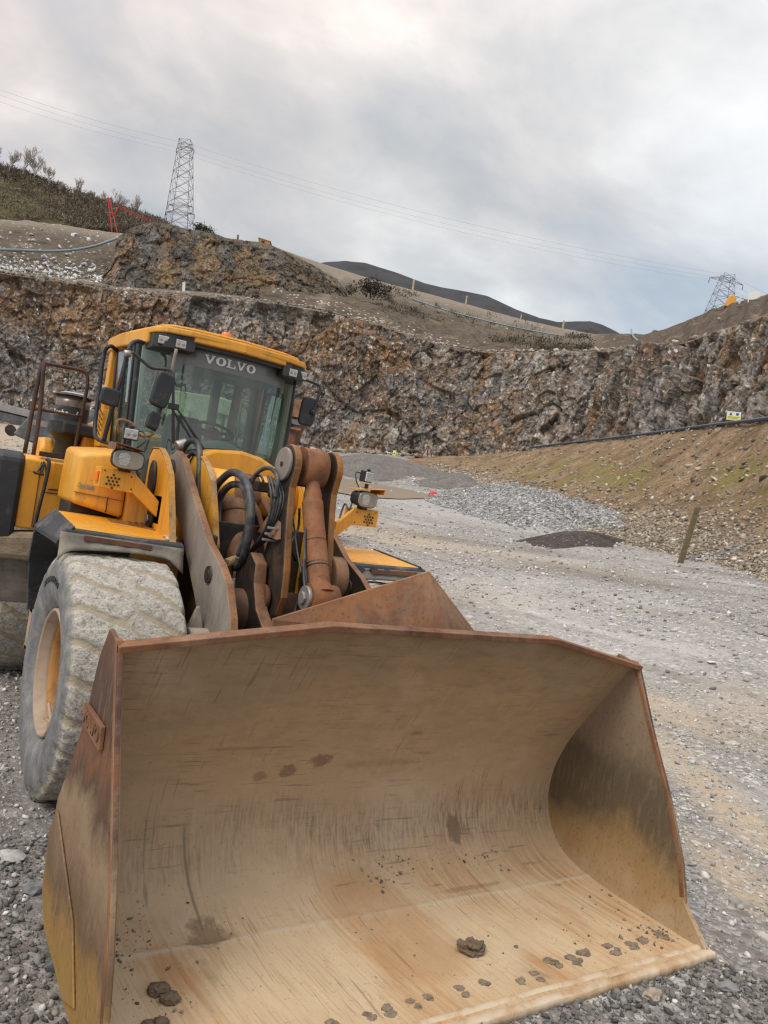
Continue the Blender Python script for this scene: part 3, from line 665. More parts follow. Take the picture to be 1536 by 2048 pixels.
# ---- wheels
def m_tyre():
    def b(nt, p):
        c = coords(nt); t = attr_(nt, 'tread'); g = attr_(nt, 'groove')
        n = noise(nt, c, 19, 7, .75); n2 = noise(nt, c, 65, 5, .7); big = noise(nt, c, 2.5, 4, .6)
        mixn = math_(nt, 'ADD', math_(nt, 'MULTIPLY', n.outputs['Fac'], .5), math_(nt, 'MULTIPLY', n2.outputs['Fac'], .5))
        tr = ramp(nt, mixn, [(.34, (.075, .07, .062)), (.41, (.25, .235, .21)), (.48, (.42, .40, .355)), (.58, (.62, .59, .52))]).outputs[0]
        tr = mixc(nt, math_(nt, 'MULTIPLY', maprange(nt, big.outputs['Fac'], .45, .7), .5), tr, (.38, .34, .27))
        tr = mixc(nt, maprange(nt, g, .15, .75), tr, (.40, .345, .26))
        sw = ramp(nt, noise(nt, c, 7, 6, .65).outputs['Fac'], [(.3, (.115, .12, .125)), (.5, (.175, .178, .18)), (.68, (.27, .265, .255))]).outputs[0]
        sw = mixc(nt, math_(nt, 'MULTIPLY', maprange(nt, n2.outputs['Fac'], .55, .7), .45), sw, (.33, .32, .30))
        col = mixc(nt, t, sw, tr)
        nt.links.new(col, p.inputs['Base Color']); p.inputs['Roughness'].default_value = .9; p.inputs['Specular IOR Level'].default_value = .2
        h = math_(nt, 'MULTIPLY', math_(nt, 'ADD', n.outputs['Fac'], math_(nt, 'MULTIPLY', n2.outputs['Fac'], .7)), maprange(nt, t, 0, 1, .12, 1.))
        bump(nt, p, h, .9, .02)
    return mat('dusty_worn_tyre', b)
M['tyre'] = m_tyre()
def m_rim():
    def b(nt, p):
        c = coords(nt); n = noise(nt, c, 4, 7, .65, .3)
        col = ramp(nt, n.outputs['Fac'], [(.3, (.12, .06, .028)), (.42, (.30, .13, .035)), (.52, (.42, .20, .05)), (.66, (.36, .22, .11)), (.78, (.38, .28, .19))]).outputs[0]
        nt.links.new(col, p.inputs['Base Color']); p.inputs['Roughness'].default_value = .7; bump(nt, p, noise(nt, c, 40, 4, .6).outputs['Fac'], .3, .005)
    return mat('dusty_orange_rim', b)
M['rim'] = m_rim(); M['rimlip'] = simple('dusty_tan_rim_flange', (.37, .285, .21), .8, var=.25, dirt=(.20, .11, .05), dirt_amt=.35)
def tyre_mesh(sgn, y0, seed):
    # profile across: (x from centre line, r) - outer side first
    half = .385
    pr = [(-.30, .425), (-.325, .44), (-.350, .47), (-.372, .53), (-.386, .60), (-.388, .67), (-.380, .735), (-.368, .775), (-.355, .803)]
    tread = [(-.355+.71*i/48., .820+.018*(1-(abs(i-24)/24.)**2.6)) for i in range(1, 48)]
    full = pr + tread + [(-a, r) for a, r in pr[::-1]]
    P2 = np.array(full); nt_ = 600; th = np.linspace(0, 2*math.pi, nt_+1)
    X, T = np.meshgrid(P2[:, 0], th); Rr = np.tile(P2[:, 1], (nt_+1, 1)).copy()
    xn = X/half; istr = (np.abs(X) < .365) & (Rr > .79)
    ph = T/(2*math.pi/22) + .25*fbm(np.stack([X, np.cos(T), np.sin(T)], -1), 3., 2, seed+70) - .85*np.where(xn < 0, -np.abs(xn)**.8*.9+.0, xn**1.35) + .5*(xn > 0)
    fr_ = np.abs((ph % 1)-.5)*2      # 1 at groove centre
    gw = np.clip((fr_-.70)/.16, 0, 1); gw = gw*gw*(3-2*gw)*np.clip((np.abs(xn)-.02)/.15, 0, 1)
    zz_ = np.clip(1-np.abs(xn-.10*np.sin(T*22))/.05, 0, 1)*.6
    gro = np.maximum(gw, zz_)*istr
    Pn = np.stack([X*1.0, np.cos(T)*Rr, np.sin(T)*Rr], -1)
    nzn = fbm(Pn+seed, 5.5, 5, seed, .62); nzf = fbm(Pn+seed*2, 30, 3, seed+40, .6)
    dr = np.where(istr, -.012*gro + .010*nzn + .008*nzf - .018*np.clip(nzn-.22, 0, 1)*2, 0)
    # shoulders are torn between the lugs
    sh = np.exp(-((np.abs(X)-.36)/.03)**2)*(Rr > .74)
    dr += -.022*sh*np.clip((fr_-.55)/.3, 0, 1) + .006*sh*nzn
    R2 = Rr+dr
    # sidewall rings
    dx = np.where(~istr, .003*np.sin(Rr*120)*(Rr < .76)*(Rr > .5), 0) + np.where(~istr, .004*nzf, 0)
    V = np.stack([X+np.sign(X)*dx, R2*np.cos(T), R2*np.sin(T)], -1)
    V[..., 0] = sgn*(-V[..., 0])*1.0          # outer side = towards sgn
    V[..., 0] += sgn*1.175; V[..., 1] += y0; z = V[..., 2]+.825
    V[..., 2] = np.where(z < .035, .035*(z-.0)/.05*.0 + np.maximum(z*.25, -.008), z)
    tr = np.where(istr, 1., np.clip((Rr-.765)/.045, 0, 1))
    return V, tr, gro
def wheel(sgn, y0, seed, steer=0.):
    V, tr, gro = tyre_mesh(sgn, y0, seed)
    hub = MB(); X = sgn
    hub.lathe([(X*1.10, .20), (X*1.30, .19), (X*1.34, .15), (X*1.36, .0)], (0, y0, .825), 0, 40)
    hub.lathe([(X*1.12, .34), (X*1.16, .30), (X*1.16, .0)], (0, y0, .825), 0, 40)
    for k in range(12):
        a = 2*math.pi*k/12; c_ = (y0+.26*math.cos(a), .825+.26*math.sin(a))
        hub.cyl((X*1.16, *c_), (X*1.19, *c_), .018, n=6, smooth=False)
    w_ = hub.obj('wheel', M['rim'], LD, .004)
    o = grid_obj('tyre', V, M['tyre'], w_, smooth=True, attr={'tread': tr, 'groove': gro})
    rm = MB()
    rm.lathe([(X*1.475, .438), (X*1.515, .436), (X*1.525, .424), (X*1.512, .412), (X*1.490, .408), (X*1.485, .398), (X*1.465, .394), (X*1.46, .385), (X*1.44, .383)], (0, y0, .825), 0, 96)
    r1_ = rm.obj('rim_flange', M['rimlip'], w_)
    rm = MB(); rm.lathe([(X*1.44, .383), (X*1.43, .365), (X*1.40, .358), (X*1.30, .345), (X*1.25, .335), (X*1.12, .338), (X*1.12, .30)], (0, y0, .825), 0, 96)
    rm.obj('rim', M['rim'], w_)
    # valve guard bracket
    MB().hexa([(X*1.40, y0-.20, .52), (X*1.49, y0-.20, .52), (X*1.49, y0+.04, .485), (X*1.40, y0+.04, .485), (X*1.40, y0-.20, .54), (X*1.49, y0-.20, .54), (X*1.49, y0+.04, .505), (X*1.40, y0+.04, .505)]).cyl((X*1.47, y0-.16, .52), (X*1.47, y0+.02, .60), .012, n=8).obj('valve_guard', M['rimlip'], w_, .003)
    return w_
W1 = wheel(-1, 0, 3); part(W1, 'front wheel with worn dusty tread and tan rim')
# raised size marking on the sidewall
for i, chh in enumerate('775/65R29'):
    a = R_(118+i*-5.2+20); r = .635
    yy = -r*math.cos(a)*-1; zz = .825+r*math.sin(a)
    # reading outward on the left face: local x runs towards -y over the top
    tx = Vector((0, -math.sin(a)*-1*-1, math.cos(a)*1)); 
    cy_ = r*math.cos(a); cz_ = .825+r*math.sin(a)
    xdir = Vector((0, math.sin(a), -math.cos(a))); ydir = Vector((0, math.cos(a), math.sin(a)))
    # seen from -x the reader's right hand is -y, so run against +y
    xdir = Vector((0, -1*abs(math.sin(a)) if math.sin(a) > 0 else 1, math.cos(a)))
    xdir = Vector((0, -math.sin(a), math.cos(a)))*1.0
    if xdir.y > 0: xdir = -xdir
    ang_ = R_(62+i*5.2)      # measured from +y towards +z
    p_ = Vector((-1.566, r*math.cos(ang_), .825+r*math.sin(ang_)))
    xd = Vector((0, -math.sin(ang_), math.cos(ang_))); yd = Vector((0, math.cos(ang_), math.sin(ang_)))
    text_obj(chh, 'tyre_marking', M['rubber'], p_, basis(xd, yd), .062, .003, W1)
wheel(1, 0, 9); wheel(-1, 3.62, 14); wheel(1, 3.62, 21)
# ---- front fenders
def fender(s):
    X = lambda v: s*v
    top = MB().hexa([(X(1.49), .05, 1.800), (X(.72), .05, 1.775), (X(.72), .80, 1.855), (X(1.49), .80, 1.865),
                     (X(1.49), .03, 1.830), (X(.72), .03, 1.805), (X(.72), .80, 1.885), (X(1.49), .80, 1.895)])
    top.hexa([(X(1.49), .80, 1.865), (X(.72), .80, 1.855), (X(.72), 1.18, 1.62), (X(1.49), 1.18, 1.62),
              (X(1.49), .80, 1.895), (X(.72), .80, 1.885), (X(.72), 1.21, 1.64), (X(1.49), 1.21, 1.64)])
    f = top.obj('front_fender', M['yellow'], LD, .012)
    # rubber rim: strip along the front, chamfered corner piece on the outside, flap down the back
    rb = MB()
    rb.hexa([(X(1.56), -.02, 1.755), (X(.70), -.03, 1.700), (X(.70), .06, 1.775), (X(1.56), .07, 1.80),
             (X(1.54), .00, 1.815), (X(.70), -.01, 1.790), (X(.70), .06, 1.812), (X(1.52), .07, 1.835)])
    rb.hexa([(X(1.58), .06, 1.70), (X(1.47), .03, 1.80), (X(1.47), .84, 1.87), (X(1.61), .86, 1.72),
             (X(1.575), .02, 1.735), (X(1.485), .00, 1.845), (X(1.485), .84, 1.915), (X(1.615), .86, 1.76)])
    rb.hexa([(X(1.61), .84, 1.70), (X(.74), .84, 1.80), (X(.74), 1.20, 1.46), (X(1.56), 1.22, 1.42),
             (X(1.61), .86, 1.77), (X(.74), .86, 1.87), (X(.74), 1.24, 1.50), (X(1.56), 1.26, 1.46)])
    rb.hexa([(X(1.56), 1.20, 1.45), (X(.80), 1.20, 1.47), (X(.80), 1.30, 1.05), (X(1.50), 1.30, 1.02),
             (X(1.56), 1.24, 1.47), (X(.80), 1.24, 1.49), (X(.80), 1.34, 1.06), (X(1.50), 1.34, 1.03)])
    rb.obj('rubber_edge', M['rubber'], f, .008)
    # hanging mud flap following the tyre
    nx_ = 24; fl = np.zeros((6, nx_, 3))
    for i in range(nx_):
        t = i/(nx_-1); x = 1.575-t*.87
        bot = 1.755 - .035*(2*t-1)**2 - (.08*max(0, t-.86)/.14)**1 - .02*max(0, .06-t)/.06*3
        for j in range(6):
            q = j/5; fl[j, i] = (X(x), -.012-.05*q*q+.004*math.sin(i*1.7), (1.80-.03*t)*(1-q)+(bot-.055)*q)
    o = grid_obj('mud_flap', fl, M['flap'], f, smooth=True); sm = o.modifiers.new('thickness', 'SOLIDIFY'); sm.thickness = .012
    MB().hexa([(X(1.42), -.045, 1.755), (X(.95), -.045, 1.735), (X(.95), -.03, 1.735), (X(1.42), -.03, 1.755), (X(1.42), -.04, 1.79), (X(.95), -.04, 1.77), (X(.95), -.025, 1.77), (X(1.42), -.025, 1.79)]).obj('clamp_strip', M['rust_dark'], f, .002)
    return f
part(fender(-1), 'left front fender with dusty yellow top and black rubber edge'); part(fender(1), 'right front fender seen beyond the boom')
for i, (x, y, z, r) in enumerate(((-.79, .17, 1.835, .026), (-.765, .12, 1.832, .032), (-.80, .08, 1.825, .022))):
    tag(lump((x, y, z), (r*1.3, r, r*.7), 60+i, 2, m=simple('pale_stone_%d' % i, (.42, .38, .32), .9), name='stone', rough=.4),
        ['small pale stone on the inner corner of the left front fender, rearmost of three', 'larger pale stone on the inner corner of the left front fender', 'small pale stone on the left front fender, nearest the mud flap'][i], 'stone', 'stones lying on the fender')

# ---- cab
def plan_y(x, z):   # windscreen curve: bowed forward, leaning slightly
    return 1.36 + .42*(abs(x)/.80)**2.6 + (3.5-z)*(-.02)
def half(z): return .80 - (3.5-z)*.055
cb = MB()
def post(x0, y0, x1, y1, z0, z1, s=.035, t=.05):
    cb.hexa([(x0-s, y0-t, z0), (x0+s, y0-t, z0), (x0+s, y0+t, z0), (x0-s, y0+t, z0), (x1-s, y1-t, z1), (x1+s, y1-t, z1), (x1+s, y1+t, z1), (x1-s, y1+t, z1)])
for s in (-1, 1):
    post(s*.73, 1.80, s*.80, 1.83, 1.95, 3.52, .03, .045)
cb.box((-.80, 1.45, 1.50), (.80, 2.75, 1.98))
CB = cb.obj('cab', M['black'], LD, .012)
rp = MB()
for s in (-1, 1): rp.hexa([(s*.80, 2.62, 1.9), (s*.88, 2.62, 1.9), (s*.88, 2.74, 1.9), (s*.80, 2.74, 1.9), (s*.80, 2.62, 3.52), (s*.87, 2.62, 3.52), (s*.87, 2.74, 3.52), (s*.80, 2.74, 3.52)])
for s, nm in ((-1, 0), (1, 1)):
    q = MB(); q.v = rp.v[nm*8:nm*8+8]; q.add([], []); q.v = [tuple(v) for v in q.v]; q.f = [(0,3,2,1),(4,5,6,7),(0,1,5,4),(1,2,6,5),(2,3,7,6),(3,0,4,7)]; q.sm = [False]*6
    rr_ = q.obj('rear_pillar', M['yellow'], CB, .015)
# louvre stripes on the left rear pillar base
MB().hexa([(-.90, 2.42, 2.50), (-.80, 2.42, 2.50), (-.80, 2.66, 2.50), (-.90, 2.66, 2.50), (-.90, 2.50, 2.88), (-.80, 2.50, 2.88), (-.80, 2.66, 2.88), (-.90, 2.66, 2.88)]).obj('louvre_panel', M['yellow'], CB, .008)
for k in range(6):
    z = 2.55+k*.052
    MB().hexa([(-.904, 2.45, z), (-.899, 2.45, z), (-.899, 2.60, z+.06), (-.904, 2.60, z+.06), (-.904, 2.45, z+.012), (-.899, 2.45, z+.012), (-.899, 2.60, z+.072), (-.904, 2.60, z+.072)]).obj('louvre', M['black'], CB)
nx_, nz_ = 40, 24; G = np.zeros((nz_, nx_, 3))
for i in range(nx_):
    for j in range(nz_):
        z = 2.22+(3.51-2.22)*j/(nz_-1); t = -1+2*i/(nx_-1); x = t*half(z)*.985
        G[j, i] = (x, plan_y(x, z), z)
wsn = grid_obj('windscreen', G, M['glass'], CB, smooth=True)
G2 = G[19:, 5:35].copy(); G2[..., 1] -= .004
sb = mat('dark_sun_band', lambda nt, p: (p.inputs['Base Color'].__setattr__('default_value', (.15, .165, .165, 1)), p.inputs['Roughness'].__setattr__('default_value', .25)))
grid_obj('sun_band', G2[1:], sb, wsn, smooth=True)
# lower dark border of the windscreen, arched
G3 = np.zeros((5, 26, 3))
for i in range(26):
    x = -.46+1.14*i/25; top = 2.665 - .55*((x-.04))**2*(1.25 if x > .04 else .8)-.02
    for j in range(5):
        z = top-.01-j*.085; G3[j, i] = (x, plan_y(x, z)-.006, z)
grid_obj('glass_border', G3, M['black'], wsn, smooth=True)
# slab serif lettering
def letters(word, cx_, cz_, w_, h_, parent, m, yf):
    def V():
        return [[(-.5, 1), (-.12, 1), (-.12, .88), (-.22, .88), (0, .30), (.22, .88), (.12, .88), (.12, 1), (.5, 1), (.5, .88), (.42, .88), (.10, 0), (-.10, 0), (-.42, .88), (-.5, .88)]]
    def Oo():
        o = []; n = 20
        for k in range(n):
            a0 = 2*math.pi*k/n; a1 = 2*math.pi*(k+1)/n
            o.append([(.5*math.cos(a0), .5+.52*math.sin(a0)), (.5*math.cos(a1), .5+.52*math.sin(a1)), (.20*math.cos(a1), .5+.36*math.sin(a1)), (.20*math.cos(a0), .5+.36*math.sin(a0))])
        return o
    def Ll():
        return [[(-.5, 1), (0, 1), (0, .88), (-.12, .88), (-.12, .13), (.36, .13), (.38, .36), (.5, .36), (.5, 0), (-.5, 0), (-.5, .12), (-.36, .12), (-.36, .88), (-.5, .88)]]
    adv = {'V': 1.0, 'O': 1.02, 'L': .92}; tot = sum(adv[c] for c in word)+.06*(len(word)-1); sc = w_/tot; x = cx_-w_/2
    for c in word:
        mb = MB(); cw = adv[c]*sc; xm = x+cw/2
        for poly in {'V': V, 'O': Oo, 'L': Ll}[c]():
            pts = [(xm+a*cw, cz_+(b-.5)*h_) for a, b in poly]
            P3 = [(px_, yf(px_, pz_)-.012, pz_) for px_, pz_ in pts]
            mb.add(P3, [tuple(range(len(P3)))])
        o = mb.obj('lettering', m, parent, fixn=False)
        x += cw+.06*sc
letters('VOLVO', -.065, 3.432, .50, .078, wsn, M['white'], plan_y)
# side glass and door frame
for s in (-1, 1):
    for (y0, y1) in ((1.84, 2.60),):
        GG = np.zeros((8, 8, 3))
        for i in range(8):
            for j in range(8):
                z = 2.0+1.50*j/7; y = y0+(y1-y0)*i/7; x = s*(half(z)+.03*(y-1.8)/.8+.005); GG[j, i] = (x, y, z)
        sg = grid_obj('side_window', GG, M['glass'], CB, smooth=True)
    for (y, t_) in ((1.90, .022), (2.22, .020), (2.56, .025)):
        MB().hexa([(s*.75, y-t_, 1.98), (s*.775, y-t_, 1.98), (s*.775, y+t_, 1.98), (s*.75, y+t_, 1.98), (s*.815, y-t_, 3.50), (s*.84, y-t_, 3.50), (s*.84, y+t_, 3.50), (s*.815, y+t_, 3.50)]).obj('door_frame', M['black'], sg, .006)
# rear wall of the cab: lining, posts and window
MB().box((-.80, 2.70, 1.98), (.80, 2.74, 2.55)).obj('rear_wall', M['greenpanel'], CB)
for x in (-.78, .30, .76): MB().box((x-.05, 2.68, 2.55), (x+.05, 2.73, 3.52)).obj('rear_post', M['greenpanel'], CB, .01)
MB().box((-.73, 2.705, 2.55), (.71, 2.712, 3.50)).obj('rear_window', M['glass_dark'], CB)
MB().box((-.78, 1.86, 3.44), (.78, 2.70, 3.50)).obj('headlining', M['greenpanel'], CB, .01)
for s in (-1, 1):
    MB().hexa([(s*.68, 1.74, 2.0), (s*.73, 1.74, 2.0), (s*.73, 1.88, 2.0), (s*.68, 1.88, 2.0), (s*.74, 1.76, 3.48), (s*.79, 1.76, 3.48), (s*.79, 1.90, 3.48), (s*.74, 1.90, 3.48)]).obj('inner_pillar', M['greenpanel'], CB, .01)
# roof
PL = [(-.885, 2.78), (-.885, 2.25), (-.775, 1.50), (-.70, 1.37), (-.50, 1.28), (0, 1.215), (.50, 1.28), (.70, 1.37), (.775, 1.50), (.885, 2.25), (.885, 2.78)]
rf = MB(); rf.prism(PL, 2, 3.575, 3.630)
rf.prism([(-.888, 2.783), (-.888, 2.25), (-.795, 1.62), (-.74, 1.62), (-.82, 2.25), (-.82, 2.783)], 2, 3.49, 3.626)
rf.prism([(.888, 2.783), (.888, 2.25), (.795, 1.62), (.74, 1.62), (.82, 2.25), (.82, 2.783)], 2, 3.49, 3.626)
rf.prism([(-.46, 1.284), (0, 1.212), (.46, 1.284), (.46, 1.34), (-.46, 1.34)], 2, 3.535, 3.626)
RF = rf.obj('roof', M['yellow'], CB, .013)
dome = MB(); dome.prism([(a*.92, 2.0+(b-2.0)*.92) for a, b in PL], 2, 3.638, 3.668); dome.obj('roof_cap', M['yellow'], CB, .02)
MB().prism([(a*.94, 2.03+(b-2.03)*.94) for a, b in PL], 2, 3.50, 3.577).obj('roof_underside', M['black'], CB)
for s in (-1, 1):
    MB().prism([(s*.44, 1.30), (s*.70, 1.39), (s*.77, 1.52), (s*.77, 1.75), (s*.44, 1.62)], 2, 3.44, 3.578).obj('lamp_recess', M['black'], CB, .01)
def work_lamp(c, parent, sx=.105, sz=.088, d=.05, tilt=0, led=False, yaw_=0, name='work_lamp'):
    b = MB().box((-sx/2, 0, -sz/2), (sx/2, d, sz/2)).box((-.02, .012, sz/2), (.02, .03, sz/2+.022))
    o = b.obj(name, M['black'], parent, .012)
    o.location = Vector(c); o.rotation_euler = (R_(tilt), 0, R_(yaw_))
    l = MB().box((-sx*.44, -.008, -sz*.42), (sx*.44, .004, sz*.42)).obj('lens', M['chrome'], o, .010)
    if led:
        l.data.materials[0] = M['white']
        for i in range(4):
            for j in range(4):
                MB().cyl((-sx*.33+i*sx*.22, -.0085, -sz*.33+j*sz*.22), (-sx*.33+i*sx*.22, -.013, -sz*.33+j*sz*.22), sx*.075, n=8).obj('led', M['chrome'], o)
    else:
        for i in (-1, 1): MB().lathe([(-.010, .0), (-.0095, sx*.13), (-.006, sx*.17)], (i*sx*.2, 0, 0), 1, 16).obj('reflector', M['lens'], o)
    return o
for (x, y, z, a) in ((-.705, 1.40, 3.505, 16), (-.565, 1.335, 3.495, 8), (.565, 1.335, 3.495, -4), (.705, 1.40, 3.505, -14)):
    work_lamp((x, y, z), CB, tilt=8, yaw_=-a)
bc = MB().cyl((-.12, 1.45, 3.64), (-.12, 1.45, 3.68), .058, n=24); bc.cyl((-.12, 1.45, 3.68), (-.12, 1.45, 3.725), .052, .042, n=24)
bc.obj('beacon', M['orange'], CB, .006)
# interior
MB().box((-.30, 2.18, 2.15), (.22, 2.62, 2.38)).obj('seat', M['seat'], LD, .05)
MB().hexa([(-.30, 2.50, 2.36), (.22, 2.50, 2.36), (.22, 2.62, 2.36), (-.30, 2.62, 2.36), (-.22, 2.55, 2.98), (.16, 2.55, 2.98), (.16, 2.66, 2.98), (-.22, 2.66, 2.98)]).obj('seat_back', M['seat'], LD, .05)
stw = MB()
cen = np.array([.06, 1.90, 2.83]); nrm = np.array([0, -.42, .90]); nrm /= np.linalg.norm(nrm); ax1 = np.array([1, 0, 0.]); ax2 = np.cross(nrm, ax1)
stw.tube([cen+.20*(ax1*math.cos(a)+ax2*math.sin(a)) for a in np.linspace(0, 2*math.pi, 33)], .016, 10, 1)
stw.tube([cen-ax1*.19, cen-nrm*.02, cen+ax1*.19], .014, 8, 3); stw.cyl(cen-nrm*.03, cen+nrm*.01, .05, n=16)
SW = stw.obj('steering_wheel', M['black'], LD); MB().tube([cen, cen+np.array([0, -.16, -.25]), cen+np.array([0, -.26, -.6])], .05, 10, 3).obj('steering_column', M['black'], SW)
cs = MB(); pr = [(-.34, 2.30)]+[(.02+.34*math.cos(a), 2.42+.30*math.sin(a)) for a in np.linspace(math.pi, 0, 16)]+[(.38, 2.30)]
cs.prism(pr, 1, 1.50, 1.72); cs.obj('dashboard', M['greenpanel'], LD, .02)
MB().tube([(.0, 1.95, 2.3), (.5, 1.98, 2.42), (.52, 2.3, 2.6)], .05, 10, 4).obj('armrest', M['seat'], LD)
MB().box((.36, 2.40, 1.98), (.62, 2.66, 2.72)).obj('side_console', simple('red_cloth', (.32, .04, .05), .8), LD, .02)
MB().tube([(.50, 2.60, 2.62), (.48, 2.55, 2.9), (.52, 2.60, 3.42)], .05, 12, 5).obj('hanging_coat', simple('tan_cloth', (.34, .27, .2), .9), LD)
# wipers
wp = MB(); wp.tube([(-.03, 1.30, 2.35), (-.30, 1.315, 2.63), (-.575, 1.33, 2.925)], .009, 8, 3); wp.tube([(.015, 1.30, 2.365), (-.26, 1.31, 2.65), (-.53, 1.33, 2.935)], .009, 8, 3)
WP = wp.obj('wiper', M['black'], LD)
MB().box((-.60, 1.315, 2.90), (-.50, 1.335, 2.955)).obj('wiper_yoke', M['black'], WP, .004)
MB().hexa([(-.512, 1.318, 2.60), (-.485, 1.318, 2.60), (-.485, 1.342, 2.60), (-.512, 1.342, 2.60), (-.612, 1.318, 3.26), (-.592, 1.318, 3.26), (-.592, 1.342, 3.26), (-.612, 1.342, 3.26)]).obj('wiper_blade', M['black'], WP, .003)
MB().tube([(-.60, 1.33, 3.44), (-.612, 1.32, 3.28), (-.60, 1.32, 3.22)], .016, 8, 3).obj('wiper_blade', M['plate_grey'], WP)
# mirrors
def mirror(c, wx, hz, yaw_, tilt, arm_pts, lbl, parent=LD):
    pr = []
    for a in np.linspace(0, 2*math.pi, 28, endpoint=False):
        ca, sa = math.cos(a), math.sin(a); pr.append((wx/2*abs(ca)**.45*np.sign(ca), hz/2*abs(sa)**.45*np.sign(sa)))
    o = MB().prism(pr, 1, -.025, .030).obj('mirror', M['black'], LD, .018)
    o.location = Vector(c); o.rotation_euler = (0, R_(tilt), R_(yaw_))
    MB().prism([(a*.9, b*.92) for a, b in pr], 1, .0305, .034).obj('mirror_glass', M['chrome'], o)
    if arm_pts:
        a_ = MB().tube(arm_pts, .014, 10, 5).obj('mirror_arm', M['black'], LD)
    part(o, lbl); return o
mr = mirror((.915, 1.60, 3.19), .17, .30, -12, 3, [(.76, 1.55, 3.50), (.96, 1.58, 3.485), (1.0, 1.57, 3.46), (.985, 1.56, 3.33), (.955, 1.565, 3.21)], 'square-cornered right mirror seen from its back')
MB().lathe([(-.03, 0), (-.03, .02), (0, .034), (.01, .036)], (.955, 1.565, 3.19), 1, 16).obj('mirror_joint', M['black'], LD)
mirror((-.745, 1.06, 3.02), .175, .31, 14, 9, [(-1.01, 1.20, 3.30), (-.89, 1.20, 3.235), (-.82, 1.19, 3.205), (-.67, 1.16, 3.215), (-.645, 1.12, 3.12), (-.67, 1.10, 3.0)], 'large black left mirror hanging before the windscreen')
mirror((-.79, 1.02, 2.745), .115, .155, 14, 9, [(-.72, 1.09, 2.92), (-.735, 1.07, 2.80), (-.76, 1.05, 2.66)], 'small black wide-angle mirror under the large one')
mirror((-1.125, 1.22, 2.885), .165, .15, 6, 5, None, 'small black square mirror on the left rail')
MB().tube([(-.84, 1.55, 3.46), (-.93, 1.45, 3.44), (-.99, 1.40, 3.36), (-1.02, 1.38, 3.10), (-1.05, 1.42, 2.80), (-1.06, 1.50, 2.52)], .020, 12, 6).obj('mirror_bar', M['black'], LD)
MB().cyl((-.985, 1.33, 3.30), (-1.045, 1.33, 3.295), .03, n=10).obj('mirror_clamp', M['steel'], LD)
MB().tube([(-1.05, 1.02, 2.58), (-1.08, 1.0, 2.69), (-.97, 1.0, 2.685), (-.90, 1.0, 2.61), (-.84, 1.0, 2.60), (-.77, 1.02, 2.635)], .012, 8, 5).obj('mirror_bracket', M['rust'], LD)
MB().tube([(-.86, 2.45, 3.47), (-.95, 2.36, 3.49), (-.99, 2.40, 3.40), (-.99, 2.36, 3.05), (-.99, 2.28, 2.65), (-.97, 2.12, 2.55), (-.86, 1.95, 2.53)], .020, 12, 6).obj('grab_rail', M['black'], LD)
MB().tube([(.675, 1.50, 3.46), (.69, 1.50, 3.0), (.665, 1.50, 2.52)], .013, 10, 3).obj('grab_rail', M['black'], LD)
# yellow cowl under the windscreen
cw = MB(); prof = [(-.50, 2.20), (-.42, 2.50), (-.20, 2.60), (.05, 2.63), (.25, 2.60), (.48, 2.50), (.62, 2.34), (.62, 2.0), (-.5, 2.0)]
cw.prism(prof, 1, 1.02, 1.33); cw.obj('cowl', M['yellow'], LD, .03)
MB().box((-.80, 1.34, 1.45), (.80, 1.80, 2.15)).obj('cab_base', M['greasy'], LD, .02)

